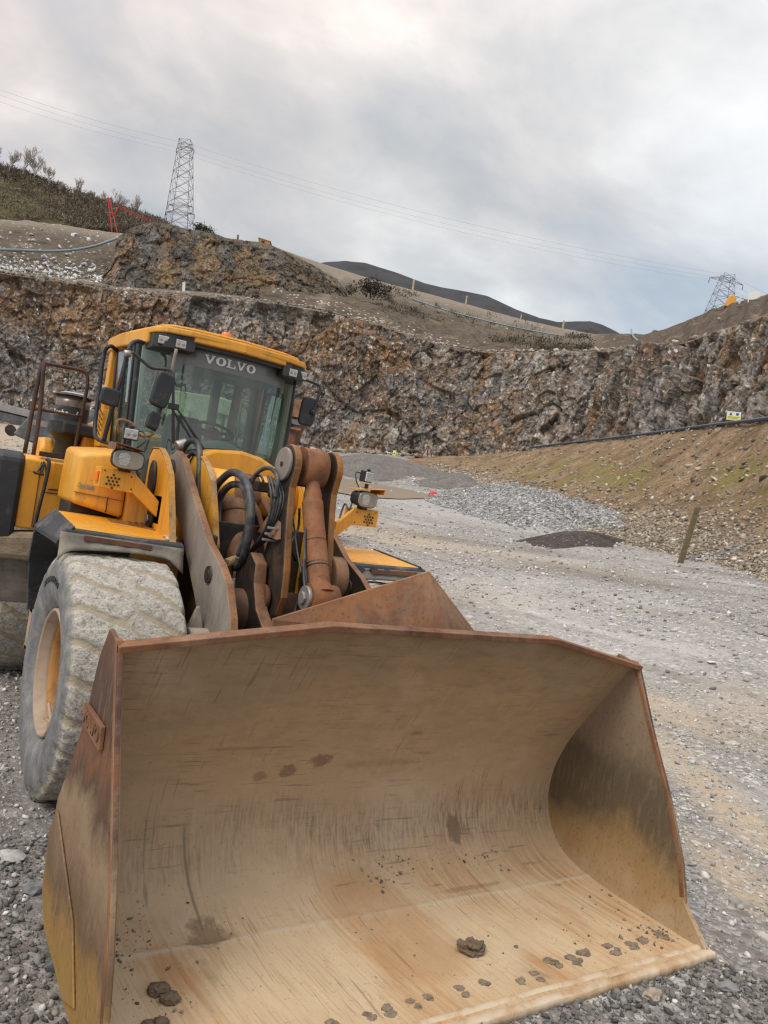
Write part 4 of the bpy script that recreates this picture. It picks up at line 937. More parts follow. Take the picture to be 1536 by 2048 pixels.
# ---- lamp brackets
for s in (-1, 1):
    X = lambda v: s*v
    b = MB()
    b.hexa([(X(1.265), .50, 2.125), (X(1.0), .50, 2.115), (X(1.0), .68, 2.115), (X(1.265), .68, 2.125), (X(1.265), .50, 2.285), (X(1.0), .50, 2.275), (X(1.0), .68, 2.275), (X(1.265), .68, 2.285)])
    b.hexa([(X(1.005), .503, 2.12), (X(.79), .47, 1.95), (X(.79), .53, 1.95), (X(1.005), .56, 2.12), (X(1.005), .503, 2.272), (X(.79), .47, 2.075), (X(.79), .53, 2.075), (X(1.005), .56, 2.272)])
    b.hexa([(X(.80), .40, 1.90), (X(.775), .40, 1.90), (X(.775), .62, 1.90), (X(.80), .62, 1.90), (X(.80), .40, 2.13), (X(.775), .40, 2.13), (X(.775), .62, 2.13), (X(.80), .62, 2.13)])
    o = b.obj('lamp_bracket', M['yellow'], LD, .006)
    cc = (X(1.165), 2.185)
    for k, (dx, dz) in enumerate([(0, 0)]+[(.030*math.cos(R_(60*i)), .030*math.sin(R_(60*i))) for i in range(6)]+[(.05*math.cos(R_(60*i+30)), .05*math.sin(R_(60*i+30))) for i in range(6)]):
        MB().cyl((cc[0]+dx, .4995, cc[1]+dz), (cc[0]+dx, .494, cc[1]+dz), .0088, n=8).obj('vent_hole', M['greasy'], o)
    for (x, z) in ((1.03, 2.24), (1.235, 2.26), (1.02, 2.145)): MB().cyl((X(x), .4995, z), (X(x), .495, z), .006, n=8).obj('bolt', M['greasy'], o)
    MB().box((min(X(1.266), X(1.285)), .53, 2.17), (max(X(1.266), X(1.285)), .62, 2.25)).obj('indicator', M['orange'], o, .006)
    # headlight
    pr = []
    for a in np.linspace(0, 2*math.pi, 32, endpoint=False):
        ca, sa = math.cos(a), math.sin(a); pr.append((.125*abs(ca)**.62*np.sign(ca), .078*abs(sa)**.62*np.sign(sa)))
    h = MB(); h.prism(pr, 1, 0, .05)
    prb = [(a*.8, b_*.85) for a, b_ in pr]; h.prism(prb, 1, .05, .14)
    hd = h.obj('headlight', M['black'], LD, .01); hd.location = (X(1.09), .44, 2.365); hd.rotation_euler = (R_(4), 0, R_(-2 if s < 0 else 10))
    MB().prism([(a*.92, b_*.90) for a, b_ in pr], 1, -.010, .006).obj('lens', M['lens'], hd, .010)
    MB().prism([(a*.34-.03, b_*.62) for a, b_ in pr], 1, -.0125, -.009).obj('reflector', M['chrome'], hd, .003)
    c = MB().hexa([(X(.97), .40, 2.445), (X(1.21), .36, 2.475), (X(1.21), .62, 2.475), (X(.97), .62, 2.445), (X(.97), .40, 2.452), (X(1.21), .36, 2.482), (X(1.21), .62, 2.482), (X(.97), .62, 2.452)]).hexa(
        [(X(1.21), .37, 2.43), (X(1.216), .37, 2.43), (X(1.216), .62, 2.43), (X(1.21), .62, 2.43), (X(1.21), .36, 2.48), (X(1.216), .36, 2.48), (X(1.216), .62, 2.48), (X(1.21), .62, 2.48)])
    c.obj('lamp_cap', M['rust'] if s < 0 else M['yellow'], LD, .002)
    MB().cyl((X(1.09), .5, 2.455), (X(1.09), .5, 2.51), .018, n=10).cyl((X(1.09), .52, 2.27), (X(1.09), .52, 2.31), .05, n=14).obj('lamp_post', M['greasy'], LD)
    if s < 0: work_lamp((X(1.09), .47, 2.565), LD, .115, .095, .06, 4, False, -4)
    else: work_lamp((X(1.085), .47, 2.575), LD, .105, .105, .075, 4, True, 14)
    MB().tube([(X(1.0), .56, 2.33), (X(.965), .54, 2.25), (X(.95), .60, 2.30), (X(.93), .62, 2.18), (X(.90), .56, 2.12)], .009, 8, 5).obj('lamp_cable', M['hose'], LD)
    MB().tube([(X(1.02), .52, 2.47), (X(.97), .50, 2.53), (X(.98), .54, 2.60), (X(1.04), .54, 2.60)], .006, 8, 5).obj('lamp_cable', M['hose'], LD)

# ---- rounded box (left) with its lower panels, and steps below
def rbox(name, a, b_, m, bw=.05, parent=LD):
    o = MB().box(a, b_).obj(name, m, parent); mo = bev(o, bw, 5); 
    for p in o.data.polygons: p.use_smooth = True
    return o
tk = MB().hexa([(-1.385, .76, 1.97), (-1.00, .70, 1.90), (-1.00, 1.45, 1.90), (-1.385, 1.45, 1.97), (-1.375, .78, 2.36), (-1.00, .72, 2.44), (-1.00, 1.45, 2.47), (-1.37, 1.45, 2.42)])
tk = tk.obj('battery_box', M['yellow'], LD); bev(tk, .04, 5)
for p in tk.data.polygons: p.use_smooth = True
MB().hexa([(-1.384, .752, 2.058), (-1.01, .694, 2.036), (-1.01, .71, 2.036), (-1.384, .77, 2.058), (-1.384, .752, 2.063), (-1.01, .694, 2.041), (-1.01, .71, 2.041), (-1.384, .77, 2.063)]).obj('panel_gap', M['ochre'], tk)
MB().hexa([(-1.135, .713, 1.93), (-1.130, .712, 1.93), (-1.130, .73, 1.93), (-1.135, .73, 1.93), (-1.135, .716, 2.055), (-1.130, .715, 2.055), (-1.130, .73, 2.055), (-1.135, .73, 2.055)]).obj('panel_gap', M['greasy'], tk)
lp = MB().hexa([(-.995, .70, 1.86), (-.66, .62, 1.83), (-.66, 1.2, 1.83), (-.995, 1.2, 1.86), (-.995, .70, 2.14), (-.66, .62, 2.10), (-.66, 1.2, 2.12), (-.995, 1.2, 2.16)]).obj('side_panel', M['yellow'], LD); bev(lp, .03, 4)
MB().box((-1.37, .90, 1.83), (-.70, 1.35, 1.97)).obj('battery_tray', M['greasy'], LD, .01)
MB().hexa([(-1.12, .55, 1.865), (-.72, .42, 1.835), (-.72, .60, 1.835), (-1.12, .70, 1.865), (-1.12, .55, 1.885), (-.72, .42, 1.855), (-.72, .60, 1.855), (-1.12, .70, 1.885)]).obj('anti_slip_tread', M['ochre'], LD, .003)
for k in range(5):
    x = -.98+k*.05; MB().hexa([(x, .50, 1.887), (x+.02, .495, 1.886), (x+.035, .66, 1.886), (x+.015, .66, 1.887), (x, .50, 1.8895), (x+.02, .495, 1.8885), (x+.035, .66, 1.8885), (x+.015, .66, 1.8895)]).obj('tread_slot', M['greasy'], LD)
dc = text_obj('Opti', 'decal', M['decal'], (-1.335, .752, 2.115), basis((1, -.15, -.05), (0, .0, 1)), .05, .0006, LD, .62, bold=.001)
dc = text_obj('Shift', 'decal', M['decalblue'], (-1.272, .742, 2.108), basis((1, -.15, -.05), (0, .0, 1)), .05, .0006, LD, .62, bold=.001)

# ---- rear fender / platform on both sides
for s in (-1, 1):
    X = lambda v: s*v
    OU = 1.635 if s < 0 else 1.38
    pf = MB(); pf.prism([(1.70, 1.66), (1.70, 2.262), (1.76, 2.30), (4.35, 2.30), (4.75, 2.02), (4.75, 1.85), (4.2, 1.92), (2.2, 1.92), (1.95, 1.66)], 0, X(OU), X(.95))
    p_ = pf.obj('rear_fender', M['yellow'], LD, .014)
    if s < 0:
        MB().box((-1.12, 1.694, 1.99), (-1.44, 1.702, 2.0)).box((-1.10, 1.69, 2.02), (-1.42, 1.70, 2.0295)).obj('worn_seam', M['rust_dark'], p_, .003)
        MB().hexa([(-1.40, 1.685, 2.032), (-1.0, 1.685, 2.032), (-1.0, 1.70, 2.032), (-1.40, 1.70, 2.032), (-1.40, 1.685, 2.262), (-1.0, 1.685, 2.262), (-1.0, 1.70, 2.262), (-1.40, 1.70, 2.262)]).obj('step_panel', m_rust('deep_amber_panel', (.62, .27, .012), (.66, .30, .015), (.55, .22, .01), (.45, .25, .07), .2), p_, .004)
        MB().box((-1.502, 1.692, 1.68), (-1.507, 1.70, 2.25)).obj('door_gap', M['greasy'], p_)
        MB().tube([(-1.478, 1.64, 2.285), (-1.455, 1.62, 2.25), (-1.46, 1.62, 2.08), (-1.478, 1.62, 1.88), (-1.488, 1.64, 1.68)], .016, 10, 5).obj('grab_bar', M['black'], p_)
        for k in range(3): MB().tube([(-1.49, 1.66, 2.26), (-1.525+k*.03, 1.64, 2.18), (-1.53+k*.03, 1.64, 2.165)], .008, 8, 3).obj('door_handle', M['black'], p_)
        MB().tube([(-1.56, 1.64, 2.165), (-1.55, 1.64, 2.15), (-1.48, 1.64, 2.145)], .010, 8, 3).obj('door_handle', M['black'], p_)
        MB().box((-1.53, 1.71, 2.303), (-.95, 1.74, 2.345)).obj('toe_board', M['greasy'], p_)
    rb = MB()
    rb.prism([(1.66, 1.52), (1.66, 2.26), (1.76, 2.315), (4.35, 2.315), (4.80, 2.02), (4.80, 1.2), (4.72, 1.2), (4.70, 1.9), (4.3, 2.12), (2.35, 2.12), (2.05, 1.75), (2.0, 1.52)], 0, X(OU+.002), X(OU+(.22 if s < 0 else .06)))
    rbo = rb.obj('fender_flare', M['black'], LD, .045)
    if s < 0: MB().hexa([(X(1.80), 1.66, 1.38), (X(1.30), 1.64, 1.38), (X(1.30), 1.86, 1.38), (X(1.80), 1.9, 1.38), (X(1.84), 1.66, 1.60), (X(1.25), 1.64, 1.66), (X(1.25), 1.95, 1.66), (X(1.755), 1.98, 1.60)]).obj('fender_toe', M['mud'], LD, .05)
    MB().hexa([(X(1.72), 1.88, .98), (X(1.15), 1.84, .98), (X(1.15), 1.90, .98), (X(1.72), 1.94, .98), (X(1.74), 1.80, 1.42), (X(1.15), 1.76, 1.42), (X(1.15), 1.83, 1.42), (X(1.74), 1.87, 1.42)]).obj('mud_guard', M['flap'], LD, .012)
    # steps hanging by the front of the rear wheel
    MB().box((min(X(1.05), X(1.42)), 1.50, .95), (max(X(1.05), X(1.42)), 1.68, .99)).box((min(X(1.05), X(1.42)), 1.50, .62), (max(X(1.05), X(1.42)), 1.68, .66)).box((min(X(1.05), X(1.08)), 1.52, .62), (max(X(1.05), X(1.08)), 1.66, 1.6)).box((min(X(1.39), X(1.42)), 1.52, .62), (max(X(1.39), X(1.42)), 1.66, .99)).obj('access_steps', M['rimlip'], LD, .004)
# guard rail on the platform (rusty)
rl = MB()
rl.tube([(-1.545, 2.5, 2.31), (-1.535, 2.5, 2.75), (-1.52, 2.5, 3.20)], .020, 10, 3)
rl.tube([(-1.475, 2.44, 2.31), (-1.475, 2.46, 2.75), (-1.505, 2.49, 3.20)], .020, 10, 3)
rl.tube([(-1.52, 2.5, 3.20), (-1.35, 2.5, 3.205), (-1.17, 2.5, 3.21), (-1.11, 2.5, 3.19), (-1.085, 2.5, 3.13), (-1.08, 2.5, 2.96), (-1.10, 2.55, 2.31)], .017, 10, 5)
rl.tube([(-1.55, 2.5, 2.75), (-1.3, 2.5, 2.755), (-1.1, 2.5, 2.76)], .014, 10, 3)
RL = rl.obj('guard_rail', M['rail'], LD); part(RL, 'rusty tube guard rail round the platform')
# air pre-cleaner
ac = MB(); cx0, cy0 = -1.10, 2.98
ac.lathe([(2.32, 0), (2.32, .115), (2.50, .115), (2.56, .16), (2.58, .205), (2.70, .21), (2.71, .185), (2.72, .17), (2.86, .17)], (cx0, cy0, 0), 2, 40)
AC = ac.obj('air_pre_cleaner', M['black'], LD, 0)
for p in AC.data.polygons: p.use_smooth = True
m_ = AC.modifiers.new('e', 'EDGE_SPLIT'); m_.split_angle = R_(40)
bowl = MB(); bowl.lathe([(2.862, .168), (2.97, .172), (2.97, .0)], (cx0, cy0, 0), 2, 40)
bowl.obj('dust_bowl', simple('smoky_bowl', (.13, .095, .075), .2, var=.3, spec=.8), AC)
cap = MB(); cap.lathe([(2.972, .0), (2.972, .19), (2.98, .20), (2.99, .19), (3.015, .10), (3.02, .0)], (cx0, cy0, 0), 2, 40); cp = cap.obj('bowl_cap', M['black'], AC)
m_ = cp.modifiers.new('e', 'EDGE_SPLIT'); m_.split_angle = R_(30)
MB().lathe([(3.021, .0), (3.021, .09), (3.012, .13), (3.004, .15)], (cx0, cy0, 0), 2, 30).obj('cap_label', simple('grey_cap', (.45, .45, .44), .5), AC)
MB().box((cx0-.10, cy0-.25, 2.58), (cx0+.26, cy0+.1, 2.70)).obj('clamp_band', M['black'], AC, .02)
for i, chh in enumerate('Turbo II'):
    if chh == ' ': continue
    a = R_(-172+i*13.5+(6 if i > 5 else 0)); p_ = Vector((cx0+.1722*math.cos(a), cy0+.1722*math.sin(a), 2.79-.0*i))
    text_obj(chh, 'lettering', M['white'], p_, basis((-math.sin(a), math.cos(a), 0), (0, 0, 1)), .075, .0008, AC, .9, shear=.3, bold=.003)
# engine hood, air intake housing, radiator, counterweight
HD = MB().prism([(3.05, 1.35), (3.05, 2.74), (3.3, 2.80), (5.2, 2.58), (5.75, 2.45), (5.80, 1.3)], 0, -.84, .84).obj('engine_hood', M['yellow'], LD, .06)
MB().prism([(3.15, 2.765), (3.4, 2.83), (5.1, 2.63), (5.1, 2.55), (3.15, 2.70)], 0, -.70, .70).obj('hood_grille', M['black'], HD, .03)
MB().prism([(2.80, 2.28), (2.80, 2.62), (2.95, 2.74), (3.30, 2.74), (3.30, 2.28)], 0, -.98, -.80).obj('intake_housing', M['yellow'], LD, .03)
MB().prism([(3.0, 2.28), (3.0, 2.40), (3.1, 2.52), (3.6, 2.52), (3.6, 2.28)], 0, -1.34, -1.2).obj('intake_cover', M['yellow'], LD, .04)
MB().box((-1.02, 2.74, 2.28), (-.80, 2.82, 2.42)).obj('intake_duct', M['black'], LD, .02)
MB().box((-.95, 4.5, .75), (.95, 5.95, 1.45)).obj('counterweight', M['greasy'], LD, .08)
MB().box((-.45, 1.9, .60), (.45, 4.6, 1.35)).cyl((-.82, 3.62, .82), (.82, 3.62, .82), .19, n=28).obj('rear_frame', M['greasy'], LD, .02)
for s in (-1, 1): MB().box((s*.35, 1.55, .75), (s*.45, 2.2, 1.25)).obj('steering_cylinder', M['greasy'], LD, .01)
# ---- hydraulic hoses and pipes over the linkage
def hose(pts, r, m='hose', name='hydraulic_hose'):
    return MB().tube(pts, r, 12, 6).obj(name, M[m], LD)
hose([(-.40, .30, 1.95), (-.39, .40, 2.22), (-.38, .23, 2.36), (-.38, .03, 2.395), (-.38, -.19, 2.34), (-.37, -.33, 2.20), (-.36, -.36, 2.02), (-.34, -.29, 1.79), (-.33, -.15, 1.68)], .030)
hose([(-.36, .28, 1.95), (-.35, .36, 2.16), (-.34, .24, 2.28), (-.33, .05, 2.31), (-.33, -.10, 2.27), (-.33, -.22, 2.15), (-.34, -.28, 2.0), (-.34, -.20, 1.78)], .028)
for k in range(6):
    dx = .020*k; dz = .006*k
    hose([(-.30+dx, -.40-.012*k, 2.40-dz), (-.29+dx, -.50-.01*k, 2.25), (-.285+dx*.9, -.50, 2.10), (-.285+dx*.7, -.43, 1.97), (-.29+dx*.5, -.26+.01*k, 1.82), (-.30+dx*.4, -.12, 1.66), (-.30+dx*.5, -.18, 1.50), (-.29+dx*.5, -.30, 1.36), (-.29, -.5, 1.2)], .0085+.002*(k % 2))
for k in range(3):
    MB().box((-.305, -.56+.03*k, 2.02-.045*k), (-.16, -.535+.03*k, 2.038-.045*k)).obj('hose_clamp', M['steel'], LD, .004)
hose([(-.27, -.06, 2.34), (-.27, -.12, 2.41), (-.27, -.26, 2.455), (-.27, -.40, 2.45), (-.27, -.52, 2.38), (-.27, -.52, 2.25)], .016)
hose([(-.30, .0, 2.30), (-.28, -.04, 2.36), (-.24, -.12, 2.40), (-.24, -.2, 2.36)], .010)
hose([(-.34, -.16, 1.76), (-.33, -.08, 1.66), (-.335, -.12, 1.52), (-.33, -.30, 1.42), (-.31, -.48, 1.30), (-.30, -.60, 1.1)], .014)
hose([(-.40, .0, 1.55), (-.42, -.10, 1.40), (-.40, -.30, 1.28), (-.33, -.45, 1.22)], .012)
hose([(-.50, .15, 1.55), (-.46, -.02, 1.38), (-.44, -.2, 1.15)], .014)
hose([(-.11, -.80, 1.86), (-.115, -.85, 1.74), (-.12, -.90, 1.64), (-.13, -.84, 1.53), (-.13, -.86, 1.44), (-.10, -.98, 1.32)], .011)
hose([(-.085, -.70, 2.06), (-.10, -.80, 1.84), (-.10, -.87, 1.70), (-.09, -.85, 1.55), (-.09, -.9, 1.3)], .009)
hose([(-.14, -.52, 2.20), (-.11, -.58, 2.05), (-.11, -.68, 1.9), (-.10, -.78, 1.75)], .007)
hose([(.02, -.35, 2.2), (.06, -.30, 2.05), (.0, -.35, 1.9), (.08, -.3, 1.8)], .010)
hose([(-.52, 1.05, 2.42), (-.50, .92, 2.60), (-.47, .78, 2.62), (-.46, .68, 2.52), (-.46, .60, 2.30), (-.47, .5, 2.1)], .026)
hose([(-.50, .95, 2.42), (-.47, .82, 2.53), (-.44, .66, 2.45), (-.45, .55, 2.2)], .018, 'rubber')
MB().cyl((-.57, .98, 2.56), (-.49, .98, 2.60), .05, n=18).obj('hose_fitting', M['steel'], LD, .005)
for k, (a, b_, c_, r_) in enumerate(((-.50, 1.78, .02, .010), (-.47, 1.70, .05, .012), (-.44, 1.62, .00, .009), (-.46, 1.50, -.05, .011), (-.42, 1.66, .10, .008), (-.40, 1.44, -.02, .010), (-.52, 1.60, -.06, .008))):
    hose([(a, .35+.05*k, b_+.30), (a+.02, .18, b_+.18), (a+.01*k, c_, b_), (a+.05, c_-.10, b_-.14), (a+.03, c_-.16, b_-.32), (a+.08, c_-.30, b_-.50)], r_, 'hose' if k % 2 else 'greasy')
for k, (x, y, z) in enumerate(((-.42, .02, 1.64), (-.46, -.04, 1.52), (-.40, -.10, 1.46), (-.36, -.2, 1.40))): MB().cyl((x, y, z), (x+.02, y-.03, z-.06), .021, n=6, smooth=False).cyl((x, y, z-.0), (x-.004, y+.006, z+.02), .026, n=12).obj('hose_fitting', M['steel'] if k % 2 else M['rust_dark'], LD, .003)
MB().box((-.43, -.24, 1.36), (-.33, -.16, 1.42)).obj('hose_bracket', M['rust_dark'], LD, .004)
MB().cyl((-.42, -.17, 1.71), (-.32, -.11, 1.74), .036, n=16).obj('frayed_sleeve', simple('frayed_sacking', (.34, .22, .10), .95, var=.4, scale=25, bs=.9, bd=.02), LD, .01)
MB().box((-.20, -.02, 2.28), (.0, .22, 2.36)).cyl((-.10, -.05, 2.29), (-.02, -.15, 2.22), .04, n=14).obj('valve_block', M['greasy'], LD, .008)
for k in range(4): MB().cyl((-.36+.03*k, -.10-.04*k, 1.60), (-.36+.03*k, -.12-.04*k, 1.52), .018, n=6, smooth=False).obj('hose_fitting', M['steel'], LD, .003)
MB().hexa([(-.74, -.44, 1.20), (-.62, -.48, 1.20), (-.62, -.40, 1.20), (-.74, -.36, 1.20), (-.70, -.46, 1.42), (-.68, -.47, 1.42), (-.68, -.45, 1.42), (-.70, -.44, 1.42)]).cyl((-.76, -.52, 1.20), (-.60, -.52, 1.20), .08, n=22).obj('lift_pin', simple('dusty_pin', (.34, .29, .24), .85), LD, .01)
MB().box((-.56, -.05, .9), (-.46, .5, 1.9)).obj('arm_gusset', M['greasy'], LD, .02)
MB().box((.46, -.05, 1.0), (.56, .5, 1.8)).obj('arm_gusset', M['greasy'], LD, .02)
MB().box((-.44, .25, 1.05), (.44, .45, 2.0)).obj('belly_plate', M['greasy'], LD, .01)
# crumbs of dirt scattered over the bucket floor are built with the gravel below
# ---- clods and stones lying in the bucket: each its own thing
def in_bucket(x, y, r, seed, lbl, name='clod', cat='clod', m=None, flat=.6, rough=.45, sub=3):
    z = np.interp(y, SP[::1, 1-1][:50][::-1]*0+np.linspace(0, 1, 50), np.zeros(50)) if False else float(np.interp(y, SP[:44, 0], SP[:44, 1]))
    o = lump((x, y, z+r*flat*.45), (r, r*.8, r*flat), seed, sub, m=m, name=name, rough=rough)
    return tag(o, lbl, cat, 'clods and stones in the bucket')
in_bucket(.28, -2.62, .070, 81, 'dark crumbly clod of dirt alone in the middle of the bucket floor', rough=.9, sub=4)
in_bucket(-1.33, -2.43, .050, 82, 'rear brown clod of the touching pair near the left side of the bucket floor')
in_bucket(-1.30, -2.50, .046, 83, 'front brown clod of the touching pair near the left side of the bucket floor')
in_bucket(-1.43, -2.62, .028, 84, 'small clod left of its neighbour near the bottom left of the bucket')
in_bucket(-1.38, -2.63, .034, 85, 'small clod beside the smaller one near the bottom left of the bucket')

# ================================================================== THE QUARRY
def az_el(x, y):
    d = raydir(x, y); return np.degrees(np.arctan2(d[..., 0], d[..., 1])), d[..., 2]/np.hypot(d[..., 0], d[..., 1])
BASE = np.array([(-900, 790, 92), (-400, 815, 96), (0, 845, 100), (230, 864, 103), (420, 880, 105), (640, 903, 105), (757, 908, 106), (873, 916, 107), (966, 920, 106), (1150, 926, 100), (1252, 930, 92), (1363, 936, 80), (1536, 946, 66), (1900, 1000, 50), (2300, 1080, 42)], float)
_az, _el = az_el(BASE[:, 0], BASE[:, 1]); _zb = CAM[2]+BASE[:, 2]*_el
def sm(t): t = np.clip(t, 0, 1); return t*t*(3-2*t)
PUD = (22.3, 37.8, .31, .95, 11.5, 5.0)
def H(x, y, detail=True):
    dx, dy = x-CAM[0], y-CAM[1]; d = np.hypot(dx, dy); a = np.degrees(np.arctan2(dx, dy))
    zb = np.interp(a, _az, _zb); D = np.interp(a, _az, BASE[:, 2])
    fade = sm(1-np.clip((np.abs(a-30)-60)/60, 0, 1)); zb = zb*fade
    d0 = np.interp(a, [15, 27, 40, 60], [13.5, 12.0, 8.0, 7.0])
    t = np.clip((d-d0)/(D-d0), 0, 1.0); soft = np.sqrt(t*t+.0016)-.04
    z = zb*np.clip(soft/.9608, 0, 1)
    if detail:
        keep_w = 1-np.exp(-np.minimum(60, (((x-PUD[0])*PUD[2]+(y-PUD[1])*PUD[3])/PUD[4])**4+((-(x-PUD[0])*PUD[3]+(y-PUD[1])*PUD[2])/PUD[5])**4))
        P = np.stack([x, y, np.zeros_like(x)], -1); amp = np.clip((d-3)/30, .10, 1)
        keep = 1-np.exp(-np.minimum(60, (x/2.6)**4+((y-0.5)/5.5)**4))
        z = z+.16*amp*fbm(P, .16, 4, 11)*keep+.035*fbm(P, 1.1, 4, 12)*keep*np.clip(amp*3, 0, 1)
        # wheel ruts running up the quarry road
        rut = np.sin((dx*.86-dy*.5)*1.9+1.5*fbm(P, .08, 2, 31))*np.clip((d-9)/12, 0, 1)*np.clip((60-d)/30, 0, 1)
        z = z+.022*rut
        zd = z; z0_ = zb*np.clip(soft/.9608, 0, 1); z = z0_-.12+(zd-z0_+.12)*keep_w
    return z
def floor_hit(px, py):
    px = np.asarray(px, float); py = np.asarray(py, float)
    dr = raydir(px, py); h = np.hypot(dr[..., 0], dr[..., 1]); dr = dr/h[..., None]
    lo = np.full(px.shape, 1.0); 
    ts = np.concatenate([np.linspace(1, 20, 200), np.linspace(20.2, 120, 500)])
    best = np.full(px.shape, 110.0); done = np.zeros(px.shape, bool)
    for t in ts:
        P = CAM+dr*t; z = H(P[..., 0], P[..., 1], False); hit = (P[..., 2] <= z) & ~done
        best = np.where(hit, t, best); done |= hit
    P = CAM+dr*best[..., None]; P[..., 2] = H(P[..., 0], P[..., 1], False); return P, best
def proj_px(P):
    d = P-CAM; z = d@FW; z = np.where(z > .05, z, np.nan)
    return 768+FPX*(d@RT)/z, 1024-FPX*(d@UP)/z
# ---- ground sheet
angs = np.concatenate([np.linspace(-180, -22, 70, endpoint=False), np.linspace(-22, 84, 520, endpoint=False), np.linspace(84, 180, 50)])
rads = np.concatenate([[0.02], np.geomspace(.5, 760, 440)])
A, D_ = np.meshgrid(np.radians(angs), rads)
gx = CAM[0]+D_*np.sin(A); gy = CAM[1]+D_*np.cos(A); gz = H(gx, gy)
GP = np.stack([gx, gy, gz], -1); ppx, ppy = proj_px(GP)
def blob(cx_, cy_, sx_, sy_, rot=0):
    c, s = math.cos(R_(rot)), math.sin(R_(rot)); u = (ppx-cx_)*c+(ppy-cy_)*s; v = -(ppx-cx_)*s+(ppy-cy_)*c
    g = np.exp(-(u/sx_)**2-(v/sy_)**2); return np.nan_to_num(g)
nzg = fbm(GP*np.array([1, 1, 0]), .35, 5, 71, .6)
tan_ = blob(1430, 1590, 190, 34, 42)*1.0+blob(1480, 1760, 130, 30, 38)*.9+blob(1340, 1420, 110, 22, 25)*.8+blob(1000, 1110, 260, 16, 10)*.5+blob(760, 1068, 150, 20, 12)*.8+blob(60, 880, 260, 26, 5)*1.2+blob(900, 1180, 200, 20, 10)*.35+blob(1500, 1420, 120, 60, 20)*.35
tan_ = np.clip(tan_*(1.5+1.3*nzg)+.22*np.clip(nzg-.10, 0, 1), 0, 1)
wet = blob(1180, 1150, 230, 13, 9)*.9+blob(60, 1350, 80, 200, 0)*.35+blob(40, 1900, 200, 160)*.3+blob(950, 1085, 230, 7, 8)*.8
wet = np.clip(wet*(.8+1.2*nzg)+.55*blob(20, 1720, 230, 460)+.45*blob(1450, 1990, 190, 130), 0, 1)
pale = blob(1000, 1040, 230, 16, 9)*.9+blob(1250, 1250, 330, 120, 12)*.45+blob(880, 1010, 130, 14, 7)*.6
pale = np.clip((pale+.5*blob(1300, 1250, 380, 140, 14)+.4*blob(1000, 1140, 260, 60, 8))*(.8+1.4*nzg), 0, 1)
